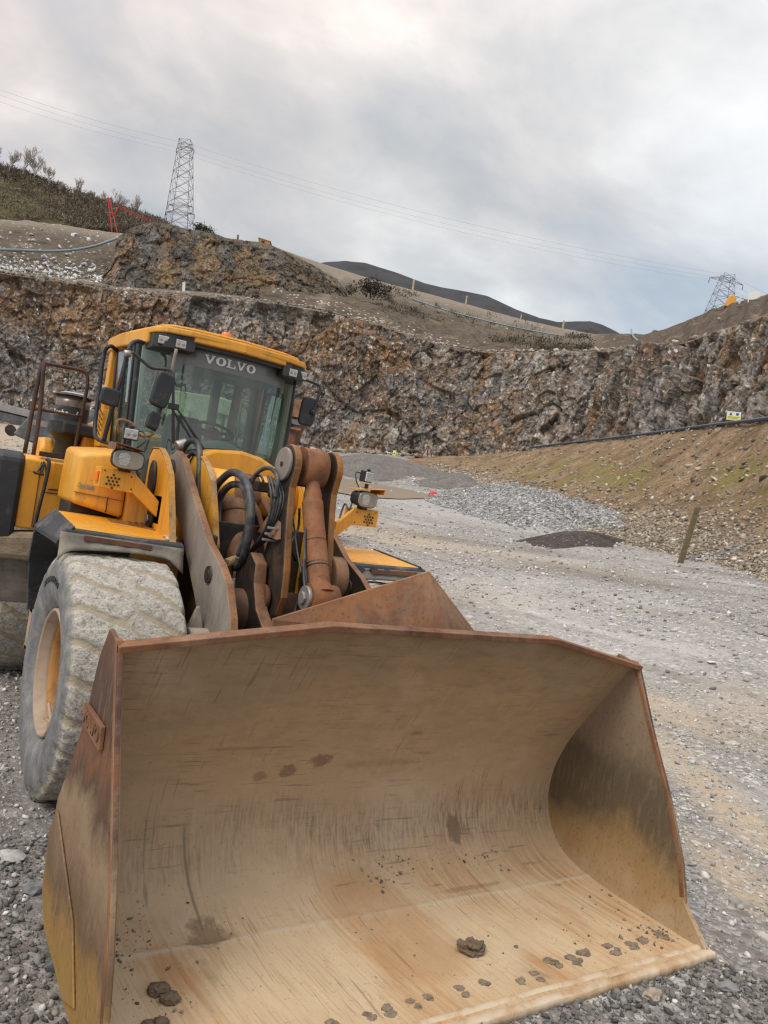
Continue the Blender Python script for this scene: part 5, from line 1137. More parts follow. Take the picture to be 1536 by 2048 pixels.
def m_ground():
    def b(nt, p):
        g = N(nt, 'ShaderNodeNewGeometry'); c = g.outputs['Position']
        v1 = vor(nt, c, 24); v2 = vor(nt, c, 60); v3 = vor(nt, c, 9)
        s1 = N(nt, 'ShaderNodeSeparateColor'); nt.links.new(v1.outputs['Color'], s1.inputs[0]); s2 = N(nt, 'ShaderNodeSeparateColor'); nt.links.new(v2.outputs['Color'], s2.inputs[0]); s3 = N(nt, 'ShaderNodeSeparateColor'); nt.links.new(v3.outputs['Color'], s3.inputs[0])
        col = ramp(nt, s1.outputs[0], [(0, (.09, .086, .082)), (.25, (.17, .165, .158)), (.5, (.245, .24, .232)), (.75, (.33, .325, .315)), (.90, (.48, .475, .46)), (1, (.70, .685, .66))]).outputs[0]
        col2 = ramp(nt, s2.outputs[1], [(0, (.12, .11, .10)), (.4, (.24, .23, .215)), (.75, (.36, .34, .32)), (1, (.60, .58, .55))]).outputs[0]
        col = mixc(nt, maprange(nt, s3.outputs[2], .35, .65), col, col2)
        nz = noise(nt, c, .9, 6, .62); nf = noise(nt, c, 5, 6, .65)
        # bluish purple and warm drifts of aggregate
        col = mixc(nt, .30, col, ramp(nt, nz.outputs['Fac'], [(.35, (.17, .168, .172)), (.5, (.24, .236, .232)), (.65, (.28, .262, .24))]).outputs[0])
        for sc_, th_, am_, cc_ in ((8.5, .80, .75, (.60, .585, .56)), (4.2, .90, .7, (.62, .60, .57)), (7.2, .82, .7, (.12, .112, .108)), (15., .82, .6, (.66, .64, .61))):
            vq = vor(nt, c, sc_); sq = N(nt, 'ShaderNodeSeparateColor'); nt.links.new(vq.outputs['Color'], sq.inputs[0])
            fq = math_(nt, 'MULTIPLY', math_(nt, 'GREATER_THAN', sq.outputs[0], th_), maprange(nt, vq.outputs['Distance'], .30, .40, 1., 0.))
            col = mixc(nt, math_(nt, 'MULTIPLY', fq, am_), col, cc_)
        mb_ = N(nt, 'ShaderNodeMapping'); nt.links.new(c, mb_.inputs[0]); mb_.inputs['Rotation'].default_value = (0, 0, R_(17)); mb_.inputs['Scale'].default_value = (1.1, .10, 1.1)
        bd = noise(nt, mb_.outputs[0], .9, 6, .62, .3); bd2 = noise(nt, mb_.outputs[0], 2.3, 5, .6, .3)
        col = mixc(nt, math_(nt, 'MULTIPLY', maprange(nt, bd.outputs['Fac'], .53, .64), .5), col, (.25, .215, .17))
        col = mixc(nt, math_(nt, 'MULTIPLY', maprange(nt, bd2.outputs['Fac'], .53, .62), .6), col, (.135, .115, .098))
        col = mixc(nt, math_(nt, 'MULTIPLY', maprange(nt, bd.outputs['Fac'], .44, .36), .45), col, (.47, .46, .45))
        fines = maprange(nt, nf.outputs['Fac'], .46, .62)
        col = mixc(nt, math_(nt, 'MULTIPLY', fines, .35), col, (.205, .185, .16))
        t = attr_(nt, 'tan'); tf = math_(nt, 'MULTIPLY', t, maprange(nt, nf.outputs['Fac'], .30, .60, .35, 1.0), True)
        col = mixc(nt, math_(nt, 'MULTIPLY', tf, .85), col, (.44, .35, .25))
        col = mixc(nt, math_(nt, 'MULTIPLY', math_(nt, 'MULTIPLY', attr_(nt, 'pale'), maprange(nt, nf.outputs['Fac'], .35, .6, .2, 1.)), .55), col, (.50, .49, .475))
        wt = attr_(nt, 'wet'); col = mixc(nt, math_(nt, 'MULTIPLY', wt, .75), col, (.075, .058, .046))
        nt.links.new(col, p.inputs['Base Color'])
        rg = math_(nt, 'SUBTRACT', .92, math_(nt, 'MULTIPLY', wt, .35)); nt.links.new(rg, p.inputs['Roughness']); p.inputs['Specular IOR Level'].default_value = .3
        h = math_(nt, 'ADD', math_(nt, 'MULTIPLY', v1.outputs['Distance'], -1.), math_(nt, 'MULTIPLY', v2.outputs['Distance'], -.4))
        h = math_(nt, 'ADD', h, math_(nt, 'MULTIPLY', s1.outputs[1], .5))
        bump(nt, p, h, .55, .022)
    return mat('quarry_gravel', b)
floor = grid_obj('quarry_floor', GP, m_ground(), smooth=True, attr={'tan': tan_, 'wet': wet, 'pale': pale}); tag(floor, kind='structure')

# ---- stones as one mesh
ICO = bmesh.new(); bmesh.ops.create_icosphere(ICO, subdivisions=1, radius=1.0)
ICO.verts.ensure_lookup_table(); IV = np.array([v.co[:] for v in ICO.verts]); IF = np.array([[v.index for v in f.verts] for f in ICO.faces]); ICO.free()
def m_stone(name, stops, bumpy=.4, sc=1.):
    def b(nt, p):
        a = attr_(nt, 'shade'); c = coords(nt); n = noise(nt, c, 22*sc, 5, .65)
        col = ramp(nt, a, stops).outputs[0]
        col = mixc(nt, .5, col, mixc(nt, 1.0, col, ramp(nt, n.outputs['Fac'], [(.3, (.55, .55, .55)), (.7, (1.5, 1.5, 1.48))]).outputs[0], 'MULTIPLY'))
        nt.links.new(col, p.inputs['Base Color']); p.inputs['Roughness'].default_value = .85; p.inputs['Specular IOR Level'].default_value = .3
        bump(nt, p, n.outputs['Fac'], bumpy, .01/sc)
    return mat(name, b)
GREYS = [(0, (.14, .132, .124)), (.25, (.22, .212, .20)), (.5, (.29, .28, .265)), (.7, (.39, .378, .355)), (.82, (.54, .525, .495)), (.95, (.70, .675, .63)), (1., (.55, .43, .33))]
TANS = [(0, (.10, .085, .07)), (.3, (.21, .18, .145)), (.6, (.33, .285, .225)), (.85, (.46, .41, .335)), (1., (.66, .63, .58))]
def stones(name, C, S, m, kind='stuff', flat=.65, sink=.25, seed=1):
    rg = np.random.default_rng(seed); n = len(C)
    sc = S[:, None]*np.stack([rg.uniform(.75, 1.35, n), rg.uniform(.6, 1.0, n), rg.uniform(.6, 1.15, n)*flat], -1)
    q = rg.normal(size=(n, 4)); q[:, 1:3] *= .35; q /= np.linalg.norm(q, axis=1, keepdims=True); w_, x, y, z = q.T
    Rm = np.stack([1-2*(y*y+z*z), 2*(x*y-z*w_), 2*(x*z+y*w_), 2*(x*y+z*w_), 1-2*(x*x+z*z), 2*(y*z-x*w_), 2*(x*z-y*w_), 2*(y*z+x*w_), 1-2*(x*x+y*y)], -1).reshape(n, 3, 3)
    V = IV[None]*(1+rg.normal(0, .22, (n, 12, 1)))
    # cut each stone with random planes: angular crushed rock
    for k in range(4):
        nr = rg.normal(size=(n, 1, 3)); nr /= np.linalg.norm(nr, axis=2, keepdims=True); dd = (V*nr).sum(2, keepdims=True); V = V-nr*np.maximum(dd-.52, 0)
    V = V*sc[:, None, :]; V = np.einsum('nij,nkj->nki', Rm, V)+C[:, None, :]; V[..., 2] += (S*flat*(.75-sink*1.5))[:, None]
    F = (IF[None]+12*np.arange(n)[:, None, None]).reshape(-1, 3)
    me = bpy.data.meshes.new(name); fill_mesh(me, V.reshape(-1, 3), F, 3)
    at_ = me.attributes.new('shade', 'FLOAT', 'POINT'); at_.data.foreach_set('value', np.repeat(np.clip(rg.beta(2, 2.2, n), 0, 1)**1.0, 12).astype(np.float32))
    me.materials.append(m); o = bpy.data.objects.new(name, me); COL.objects.link(o); tag(o, kind=kind); return o
rg = np.random.default_rng(5)
def ground_pts(n, r0, r1, a0, a1, pw=1.):
    a = np.radians(rg.uniform(a0, a1, n)); d = np.sqrt(rg.uniform(r0*r0, r1*r1, n)); x = CAM[0]+d*np.sin(a); y = CAM[1]+d*np.cos(a)
    return x, y, d
Cs, Ss = [], []
for n, r0, r1, s0, s1, pw in ((26000, 1.6, 5.0, .006, .032, 3.0), (46000, 5., 12., .006, .034, 5.), (30000, 12, 30, .012, .075, 5.), (9000, 30, 70, .04, .13, 3.)):
    x, y, d = ground_pts(n, r0, r1, -8, 72)
    s = s0+(s1-s0)*rg.random(n)**pw
    P = np.stack([x, y, H(x, y)], -1); px_, py_ = proj_px(P)
    k = (px_ > -60) & (px_ < 1600) & (py_ < 2110) & ~((np.abs(x) < 1.72) & (y > -3.05) & (y < -1.3)) & ~((np.abs(np.abs(x)-1.17) < .42) & ((np.abs(y) < .3) | (np.abs(y-3.62) < .3)))
    # fewer loose stones where the fines are packed
    nn = fbm(P*np.array([1, 1, 0]), .35, 4, 71, .6); k &= rg.random(n) < np.clip(.85-1.1*np.clip(nn, -.3, .6), .2, 1)
    Cs.append(P[k]); Ss.append(s[k])
MS = m_stone('grey_limestone', GREYS)
stones('gravel', np.concatenate(Cs[1:]), np.concatenate(Ss[1:]), m_stone('pale_limestone', [(0, (.16, .152, .145)), (.2, (.27, .26, .25)), (.45, (.38, .37, .355)), (.65, (.50, .49, .47)), (.85, (.68, .665, .64)), (1., (.60, .50, .40))]), seed=3)
stones('gravel', Cs[0], Ss[0], m_stone('damp_grey_limestone', [(0, (.055, .052, .05)), (.3, (.115, .11, .105)), (.55, (.175, .17, .162)), (.75, (.27, .262, .25)), (.87, (.42, .41, .39)), (.95, (.62, .60, .56)), (1., (.42, .32, .23))], .6), seed=4, flat=.6)
cr_ = np.random.default_rng(77); pts_ = []
for (x, y, sx, sy, n) in ((.22, -1.88, .10, .05, 60), (.13, -1.93, .03, .03, 8), (.75, -1.86, .25, .05, 60), (1.05, -1.95, .2, .08, 30), (-1.45, -2.05, .10, .13, 150), (-1.15, -2.1, .2, .1, 30), (0., -2.4, 1.2, .4, 90), (-1.35, -2.5, .1, .1, 30), (1.5, -2.82, .09, .06, 120), (1.1, -2.7, .25, .08, 60)):
    pts_.append(np.stack([np.clip(x+cr_.normal(0, sx, n), -1.62, 1.62), np.clip(y+cr_.normal(0, sy, n), -2.95, -1.78)], 1))
pts_ = np.concatenate(pts_); zz0 = np.interp(pts_[:, 1], SP[:44, 0], SP[:44, 1])
stones('dirt_crumbs', np.column_stack([pts_, zz0+.001]), .0025+.013*cr_.random(len(pts_))**4, m_stone('dirt_crumb', [(0, (.09, .068, .05)), (.5, (.19, .15, .115)), (1, (.34, .29, .23))]), seed=78)
# a few larger pieces at the near left edge and along the right: each its own thing
def big_stone(px_, py_, r, seed, lbl, col, flat=.7):
    P, t = floor_hit(np.array([px_]), np.array([py_])); P = P[0]; z = H(np.array([P[0]]), np.array([P[1]]))[0]
    o = lump((P[0], P[1], z+r*flat*.45), (r*1.1, r*.85, r*flat), seed, 2, m=simple('stone_%d' % seed, col, .85, var=.4, scale=14, bs=.5), name='stone', rough=.75)
    for p in o.data.polygons: p.use_smooth = False
    tag(o, lbl, 'stone', 'larger stones lying on the gravel')
big_stone(118, 1952, .058, 131, 'dark grey block lying on the gravel at the lower left of the bucket', (.095, .098, .105), .9)
big_stone(20, 1722, .06, 132, 'pale grey stone at the left edge of the picture', (.38, .37, .35))
big_stone(66, 1790, .05, 133, 'bluish grey stone left of the bucket side plate, above the dark block', (.20, .21, .22))
big_stone(1302, 2008, .050, 134, 'tan stone in front of the right end of the bucket lip', (.33, .27, .21), .6)
big_stone(1384, 1532, .040, 135, 'pale grey stone on the gravel beside the upper right edge of the bucket', (.45, .45, .45))
big_stone(1425, 1328, .10, 136, 'flat white slab lying flat on the gravel road right of the bucket', (.55, .55, .55), .25)
big_stone(1452, 1985, .055, 137, 'flat grey slab beyond the right corner of the bucket lip', (.20, .20, .205), .35)

# ---- terrain strips: every row is (direction x, direction y, horizontal distance)
def rowpts(row, xs):
    r = np.array(row, float); return at(xs, np.interp(xs, r[:, 0], r[:, 1]), np.interp(xs, r[:, 0], r[:, 2]))
def strip(rows, x0, x1, nx, ns):
    xs = x0 if x1 is None else np.linspace(x0, x1, nx); R0 = [rowpts(r, xs) if not callable(r) else r(xs) for r in rows]; out = []
    for (a, b_), n in zip(zip(R0[:-1], R0[1:]), ns):
        t = np.linspace(0, 1, n, endpoint=False)[:, None, None]; out.append(a[None]*(1-t)+b_[None]*t)
    out.append(R0[-1][None]); return np.concatenate(out), xs
def wall_dir(P):   # horizontal normal of the smooth wall, towards the pit
    t = np.gradient(P.mean(0), axis=0); n = np.stack([t[:, 1], -t[:, 0], np.zeros(len(t))], -1); n /= np.linalg.norm(n, axis=-1, keepdims=True)
    s = np.sign(((CAM-P.mean(0))*n).sum(-1)); n = n*s[:, None]; n[:, 2] = .18; return np.broadcast_to(n[None], P.shape)
def out_dir(P):   # towards the pit, and a little upwards
    d = CAM-P; d[..., 2] = 0; d /= np.linalg.norm(d, axis=-1, keepdims=True); d[..., 2] = .25; return d
def blocky(P, amp, s0=.16, tall=.7, seed=0):
    P = P+.45*np.stack([fbm(P, .25, 3, seed+90), fbm(P, .25, 3, seed+91), fbm(P, .25, 3, seed+92)], -1)
    disp = 0; cr = 0
    for k, (s, a) in enumerate(((s0, 1.0), (s0*2.3, .62), (s0*5.3, .36), (s0*11, .20))):
        f1, f2, rv, tl = cells(P, s, seed+k*13, (1, 1, tall)); disp = disp+a*((rv-.5)*1.2+tl*1.3); cr = cr+a*np.clip(1-(f2-f1)/.12, 0, 1)
        if k == 1: c1 = rv
        if k == 3: c2 = rv
        if k == 2: c3 = rv
    disp = disp-.10*cr+.16*fbm(P, .9, 5, seed+5, .6)
    return amp*disp, c1, c3, c2
def m_rock(name, cols, ochre=(.27, .165, .075), fleck=.5, dirt=(.16, .125, .095), zs=1.):
    def b(nt, p):
        g = N(nt, 'ShaderNodeNewGeometry'); c = g.outputs['Position']
        a, b2, b3, t = attr_(nt, 'c1'), attr_(nt, 'c2'), attr_(nt, 'c3'), attr_(nt, 'tint')
        cs = N(nt, 'ShaderNodeVectorMath', operation='MULTIPLY'); nt.links.new(c, cs.inputs[0]); cs.inputs[1].default_value = (1, 1, zs); n = noise(nt, cs.outputs[0], .55, 8, .68, .6); n2 = noise(nt, cs.outputs[0], 2.6, 7, .7)
        mixv = math_(nt, 'ADD', math_(nt, 'MULTIPLY', n.outputs['Fac'], .55), math_(nt, 'ADD', math_(nt, 'MULTIPLY', a, .22), math_(nt, 'MULTIPLY', b2, .22)))
        col = ramp(nt, mixv, [(.30, cols[0]), (.42, cols[1]), (.52, cols[2]), (.64, cols[3]), (.76, cols[4])]).outputs[0]
        tn = math_(nt, 'ADD', t, math_(nt, 'MULTIPLY', math_(nt, 'SUBTRACT', n2.outputs['Fac'], .5), .9))
        tn = math_(nt, 'ADD', tn, math_(nt, 'MULTIPLY', math_(nt, 'SUBTRACT', b2, .5), .5))
        oc = ramp(nt, n2.outputs['Fac'], [(.3, tuple(x*.40 for x in ochre)), (.5, tuple(x*.78 for x in ochre)), (.7, tuple(x*1.25 for x in ochre))]).outputs[0]
        col = mixc(nt, math_(nt, 'MULTIPLY', maprange(nt, tn, .42, .72), .78), col, oc)
        gb = noise(nt, cs.outputs[0], .16, 5, .62, .5)
        col = mixc(nt, math_(nt, 'MULTIPLY', maprange(nt, gb.outputs['Fac'], .50, .62), .62), col, mixc(nt, n2.outputs['Fac'], (.07, .068, .07), (.24, .235, .235)))
        gr_ = noise(nt, cs.outputs[0], .23, 6, .66, .8); rf = math_(nt, 'MULTIPLY', maprange(nt, gr_.outputs['Fac'], .52, .60), maprange(nt, b2, .2, .8, .3, 1.))
        col = mixc(nt, math_(nt, 'MULTIPLY', rf, .7), col, mixc(nt, n2.outputs['Fac'], (.10, .055, .032), (.24, .14, .075)))
        vs = N(nt, 'ShaderNodeVectorMath', operation='MULTIPLY'); nt.links.new(c, vs.inputs[0]); vs.inputs[1].default_value = (1, 1, .14)
        st1 = noise(nt, vs.outputs[0], .42, 6, .6, .5); st2 = noise(nt, vs.outputs[0], .33, 6, .62, .5)
        col = mixc(nt, math_(nt, 'MULTIPLY', maprange(nt, st1.outputs['Fac'], .56, .64), .7), col, (.055, .045, .04))
        col = mixc(nt, math_(nt, 'MULTIPLY', maprange(nt, st2.outputs['Fac'], .55, .62), .6), col, mixc(nt, n2.outputs['Fac'], (.16, .085, .04), (.33, .19, .09)))
        dk = noise(nt, cs.outputs[0], 1.1, 6, .7, 1.2); col = mixc(nt, math_(nt, 'MULTIPLY', maprange(nt, dk.outputs['Fac'], .44, .36), .75), col, (.035, .03, .028))
        # freshly broken pale faces
        fl = math_(nt, 'MULTIPLY', maprange(nt, b3, .86, .90), maprange(nt, noise(nt, c, .35, 3, .6).outputs['Fac'], .42, .60, .15, 1.))
        col = mixc(nt, math_(nt, 'MULTIPLY', fl, fleck), col, (.50, .49, .47))
        vv = vor(nt, c, 3.1); sp = N(nt, 'ShaderNodeSeparateColor'); nt.links.new(vv.outputs['Color'], sp.inputs[0])
        f2 = math_(nt, 'MULTIPLY', maprange(nt, sp.outputs[0], .90, .93), maprange(nt, vv.outputs['Distance'], .18, .32, 1., 0.))
        col = mixc(nt, math_(nt, 'MULTIPLY', f2, fleck*1.1), col, (.58, .56, .54))
        vc = N(nt, 'ShaderNodeTexNoise'); vc.inputs['Scale'].default_value = .6; nt.links.new(c, vc.inputs['Vector'])
        wv = N(nt, 'ShaderNodeVectorMath', operation='ADD'); nt.links.new(c, wv.inputs[0]); nt.links.new(vc.outputs['Color'], wv.inputs[1])
        for scl, lo, hi in ((.8, .72, 1.35), (2.3, .66, 1.5)):
            v_ = vor(nt, wv.outputs[0], scl); s_ = N(nt, 'ShaderNodeSeparateColor'); nt.links.new(v_.outputs['Color'], s_.inputs[0])
            gm = maprange(nt, s_.outputs[1], 0, 1, lo, hi); gc = N(nt, 'ShaderNodeCombineColor')
            for q in range(3): nt.links.new(gm, gc.inputs[q])
            col = mixc(nt, 1., col, gc.outputs[0], 'MULTIPLY')
        # soil held on anything flat
        sn = N(nt, 'ShaderNodeSeparateXYZ'); nt.links.new(g.outputs['Normal'], sn.inputs[0])
        col = mixc(nt, math_(nt, 'MULTIPLY', maprange(nt, sn.outputs[2], .45, .85), .65), col, dirt)
        nt.links.new(col, p.inputs['Base Color']); p.inputs['Roughness'].default_value = .9; p.inputs['Specular IOR Level'].default_value = .25
        bump(nt, p, n2.outputs['Fac'], .8, .35)
    return mat(name, b)
GR = [(.10, .082, .067), (.165, .14, .117), (.225, .198, .17), (.29, .265, .24), (.42, .40, .375)]
CREST = [(-900, 430, 100), (-400, 490, 104), (0, 545, 108), (120, 562, 110), (230, 580, 111), (420, 592, 113), (560, 606, 113), (640, 620, 113), (757, 652, 114), (873, 688, 115), (966, 704, 113), (1142, 706, 108), (1252, 698, 99), (1363, 685, 87), (1536, 632, 73), (1900, 540, 57), (2300, 470, 49)]
def base_lo(xs): P = rowpts([tuple(r) for r in BASE], xs); P[..., 2] -= 7; return P
G, xs = strip([base_lo, [tuple(r) for r in BASE], CREST, [(x, y-(9 if x < 500 else 4), d+(15 if x < 640 else 6)) for x, y, d in CREST]], np.concatenate([np.linspace(-760, -60, 200, endpoint=False), np.linspace(-60, 1620, 1750, endpoint=False), np.linspace(1620, 2250, 200)]), None, 0, [12, 210, 16])
PXg = np.tile(xs, (G.shape[0], 1)); rowi = np.arange(G.shape[0])[:, None]/1.
env = np.clip((rowi-4)/14, 0, 1)*np.clip((12+210+3-rowi)/10, .22, 1)
dsp, c1, c2, c3 = blocky(G, .62, .28, .75, 3)
bf1, bf2, brv, btl = cells(G+2.5*np.stack([fbm(G, .08, 2, 1), fbm(G, .08, 2, 2), fbm(G, .08, 2, 3)], -1), .085, 47, (1, 1, .75)); butt = 2.0*fbm(G*np.array([1, 1, .45]), .07, 3, 44)+3.2*btl+1.5*(brv-.5)        # buttresses and gullies
_, pyg = proj_px(G)
def pb(cx_, cy_, sx_, sy_): return np.exp(-((PXg-cx_)/sx_)**2-((np.nan_to_num(pyg)-cy_)/sy_)**2)
tint = .05+.95*pb(60, 600, 120, 55)+.6*pb(200, 640, 120, 50)+.75*pb(620, 690, 110, 60)+.85*pb(770, 700, 80, 70)+.45*pb(720, 830, 140, 60)+.35*pb(1000, 820, 130, 60)+.3*pb(330, 640, 130, 50)+.25*pb(20, 720, 120, 80)+.30*pb(1230, 740, 40, 40)+.45*fbm(G, .06, 3, 8)+.35*(brv-.5)
Gd = G+wall_dir(G)*((dsp+butt)*env)[..., None]
QF = grid_obj('quarry_face', Gd, m_rock('blasted_limestone', GR, (.25, .145, .065), .75), attr={'c1': c1, 'c2': c2, 'c3': c3, 'tint': tint}); tag(QF, kind='structure')

# ---- slope above the face: scree, tan upper ridge, right-hand tip
RIDGE = [(520, 482, 165), (600, 512, 170), (650, 529, 176), (720, 551, 180), (830, 581, 182), (930, 608, 182), (1020, 633, 180), (1120, 656, 175), (1190, 669, 165), (1232, 668, 140), (1290, 668, 128), (1340, 655, 118), (1400, 630, 108), (1450, 610, 101), (1536, 588, 92), (1750, 520, 78), (2300, 400, 66)]
C2 = [(x, y+2, d+2) for x, y, d in CREST]
def drop(row, dd, dz):
    def f(xs):
        P = rowpts(row, xs); r = P-CAM; r[..., 2] = 0; r /= np.linalg.norm(r, axis=-1, keepdims=True); P = P+r*dd; P[..., 2] -= dz; return P
    return f
MID = [(520, 560, 130), (640, 585, 132), (757, 612, 134), (873, 650, 136), (966, 674, 134), (1142, 694, 122), (1252, 690, 108), (1363, 676, 96), (1536, 615, 80), (2300, 450, 54)]
G, xs = strip([C2, MID, RIDGE, drop(RIDGE, 30, 2), drop(RIDGE, 90, 40)], 520, 2250, 560, [50, 110, 8, 6])
PXg = np.tile(xs, (G.shape[0], 1)); _, pyg = proj_px(G); pyg = np.nan_to_num(pyg)
j = np.arange(G.shape[0])[:, None]; env = np.clip(j/10, 0, 1)*np.clip((158-j)/40, .12, 1)
dz = (1.5*fbm(G, .09, 5, 61, .6)+.7*fbm(G, .5, 4, 62, .6))*env
# gullies washed down the tip on the right
dz += .5*np.sin(PXg*.16+3*fbm(G, .05, 3, 66))*np.clip((PXg-1240)/60, 0, 1)*env*.55
Gs = G.copy(); Gs[..., 2] += dz
USG = Gs.copy()
rl_ = (pyg-np.interp(PXg, [r[0] for r in RIDGE], [r[1] for r in RIDGE]))
tanm = np.exp(-(np.clip(rl_-2, 0, 99)/22.)**2)*np.clip((1215-PXg)/50, 0, 1)+.7*np.exp(-((PXg-655+.55*(pyg-590))/11.)**2)*(pyg < 625)*(pyg > 540)
scree = np.exp(-((pyg-(608+(PXg-640)*.33))/13.)**2)*(PXg < 960)
def m_slope(name, brown, tanc, pale, green):
    def b(nt, p):
        g = N(nt, 'ShaderNodeNewGeometry'); c = g.outputs['Position']; n = noise(nt, c, .35, 8, .68, .4); n2 = noise(nt, c, 2.2, 7, .7)
        col = ramp(nt, n.outputs['Fac'], [(.36, tuple(x*.42 for x in brown)), (.48, brown), (.54, tuple(x*.75 for x in brown)), (.64, tuple(x*1.6 for x in brown))]).outputs[0]
        col = mixc(nt, math_(nt, 'MULTIPLY', maprange(nt, n2.outputs['Fac'], .48, .66), .5), col, tuple(x*.5 for x in brown))
        nb = noise(nt, c, .14, 5, .6); col = mixc(nt, math_(nt, 'MULTIPLY', maprange(nt, nb.outputs['Fac'], .48, .62), attr_(nt, 'green')), col, green)
        col = mixc(nt, math_(nt, 'MULTIPLY', attr_(nt, 'tan'), maprange(nt, n2.outputs['Fac'], .36, .52, .55, 1.)), col, tanc)
        v = vor(nt, c, 1.6); sp = N(nt, 'ShaderNodeSeparateColor'); nt.links.new(v.outputs['Color'], sp.inputs[0])
        th = math_(nt, 'SUBTRACT', .985, math_(nt, 'MULTIPLY', attr_(nt, 'scree'), .5))
        f = math_(nt, 'MULTIPLY', math_(nt, 'GREATER_THAN', sp.outputs[0], th), maprange(nt, v.outputs['Distance'], .25, .42, 1., 0.))
        col = mixc(nt, math_(nt, 'MULTIPLY', f, .85), col, pale)
        nt.links.new(col, p.inputs['Base Color']); p.inputs['Roughness'].default_value = .95; p.inputs['Specular IOR Level'].default_value = .15
        bump(nt, p, n2.outputs['Fac'], .7, .25)
    return mat(name, b)
MSL = m_slope('stony_slope', (.135, .108, .084), (.245, .21, .17), (.50, .48, .45), (.10, .095, .05))
US = grid_obj('upper_slope', Gs, MSL, attr={'tan': np.clip(tanm, 0, 1), 'scree': scree, 'green': .35*np.ones_like(tanm)*(PXg < 1200)}); tag(US, kind='structure')
# ---- knoll of standing rock
KT = [(200, 560, 128), (222, 520, 129), (235, 474, 130), (262, 453, 131), (310, 444, 132), (350, 452, 133), (400, 461, 134), (480, 479, 135), (545, 491, 136), (600, 513, 137), (640, 535, 138), (675, 560, 139), (700, 600, 139)]
KB = [(200, 580, 120), (230, 584, 121), (330, 594, 122), (420, 600, 122), (560, 612, 122), (700, 640, 124)]
G, xs = strip([drop(KB, -1, 4), KB, KT, drop(KT, 14, 1.5), drop(KT, 40, 16)], 200, 700, 540, [8, 150, 20, 8])
j = np.arange(G.shape[0])[:, None]; PXg = np.tile(xs, (G.shape[0], 1)); _, pyg = proj_px(G); pyg = np.nan_to_num(pyg)
dsp, c1, c2, c3 = blocky(G*np.array([1, 1, .5]), .55, .30, .5, 23)
env = np.clip((j-3)/8, 0, 1)*np.clip((165-j)/22, .15, 1)
colm = 1.0*fbm(G*np.array([1, 1, .10]), .26, 4, 51)
Gk = G+out_dir(G.copy())*((dsp+colm)*env)[..., None]; Gk[..., 2] += .5*fbm(G, .2, 4, 77)*np.clip((j-120)/30, 0, 1)
def pb(cx_, cy_, sx_, sy_): return np.exp(-((PXg-cx_)/sx_)**2-((pyg-cy_)/sy_)**2)
tint = .02+.95*pb(335, 550, 32, 38)+1.1*pb(412, 520, 26, 55)+.95*pb(500, 525, 50, 50)+.8*pb(535, 575, 22, 22)-.6*pb(455, 530, 14, 60)-.7*pb(375, 560, 10, 40)+.15*fbm(G, .1, 3, 9)
KN = grid_obj('rock_knoll', Gk, m_rock('dark_standing_rock', [(.038, .031, .028), (.066, .055, .048), (.10, .084, .073), (.14, .12, .104), (.20, .175, .155)], (.26, .17, .09), .12, (.10, .095, .052), .22), attr={'c1': c1, 'c2': c2, 'c3': c3, 'tint': tint}); tag(KN, kind='structure')
# ---- left: stony slope with white blocks, earth ridge, wooded hillside
L0 = [(-900, 455, 112), (0, 538, 120), (230, 574, 124), (300, 590, 125)]
L1 = [(-900, 340, 146), (0, 439, 150), (60, 441, 150), (120, 450, 150), (200, 462, 150), (255, 468, 148), (300, 480, 146)]
G, xs = strip([drop(L0, -2, 2), L0, L1, drop(L1, 10, .5), drop(L1, 30, 12)], -760, 300, 420, [4, 100, 6, 6])
PXg = np.tile(xs, (G.shape[0], 1)); _, pyg = proj_px(G); pyg = np.nan_to_num(pyg); Gs = G.copy(); Gs[..., 2] += .5*fbm(G, .12, 5, 81, .6)+.2*fbm(G, .6, 4, 82)
top_ = np.interp(PXg, [r[0] for r in L1], [r[1] for r in L1])
LS = grid_obj('left_slope', Gs, MSL, attr={'tan': np.exp(-((pyg-top_)/14.)**2), 'scree': .95*np.exp(-((pyg-(532+PXg*.12))/26.)**2)+.12, 'green': .45*np.ones_like(PXg)}); tag(LS, kind='structure')
LSG = Gs.copy()
HS0 = [(-900, 330, 152), (0, 445, 156), (120, 455, 156), (330, 480, 156)]
HS1 = [(-900, 120, 245), (0, 338, 232), (60, 355, 230), (130, 384, 226), (210, 414, 222), (285, 442, 216), (330, 458, 210)]
G, xs = strip([HS0, HS1, drop(HS1, 40, 2), drop(HS1, 160, 30)], -760, 330, 300, [90, 6, 6]); Gs = G.copy(); Gs[..., 2] += 1.2*fbm(G, .06, 5, 91, .6)
HSD = Gs
PXh = np.tile(xs, (G.shape[0], 1)); _, pyh = proj_px(G)
def m_hill():
    def b(nt, p):
        g = N(nt, 'ShaderNodeNewGeometry'); c = g.outputs['Position']; n = noise(nt, c, .10, 7, .62, .4); n2 = noise(nt, c, .9, 7, .7)
        col = ramp(nt, n.outputs['Fac'], [(.34, (.045, .036, .024)), (.46, (.080, .066, .036)), (.54, (.10, .092, .042)), (.64, (.13, .098, .066))]).outputs[0]
        col = mixc(nt, math_(nt, 'MULTIPLY', maprange(nt, n2.outputs['Fac'], .45, .62), .6), col, (.032, .027, .018))
        nt.links.new(col, p.inputs['Base Color']); p.inputs['Roughness'].default_value = 1.; p.inputs['Specular IOR Level'].default_value = .1; bump(nt, p, n2.outputs['Fac'], .8, .6)
    return mat('scrubby_hillside', b)
HL = grid_obj('wooded_hillside', Gs, m_hill()); tag(HL, kind='structure')
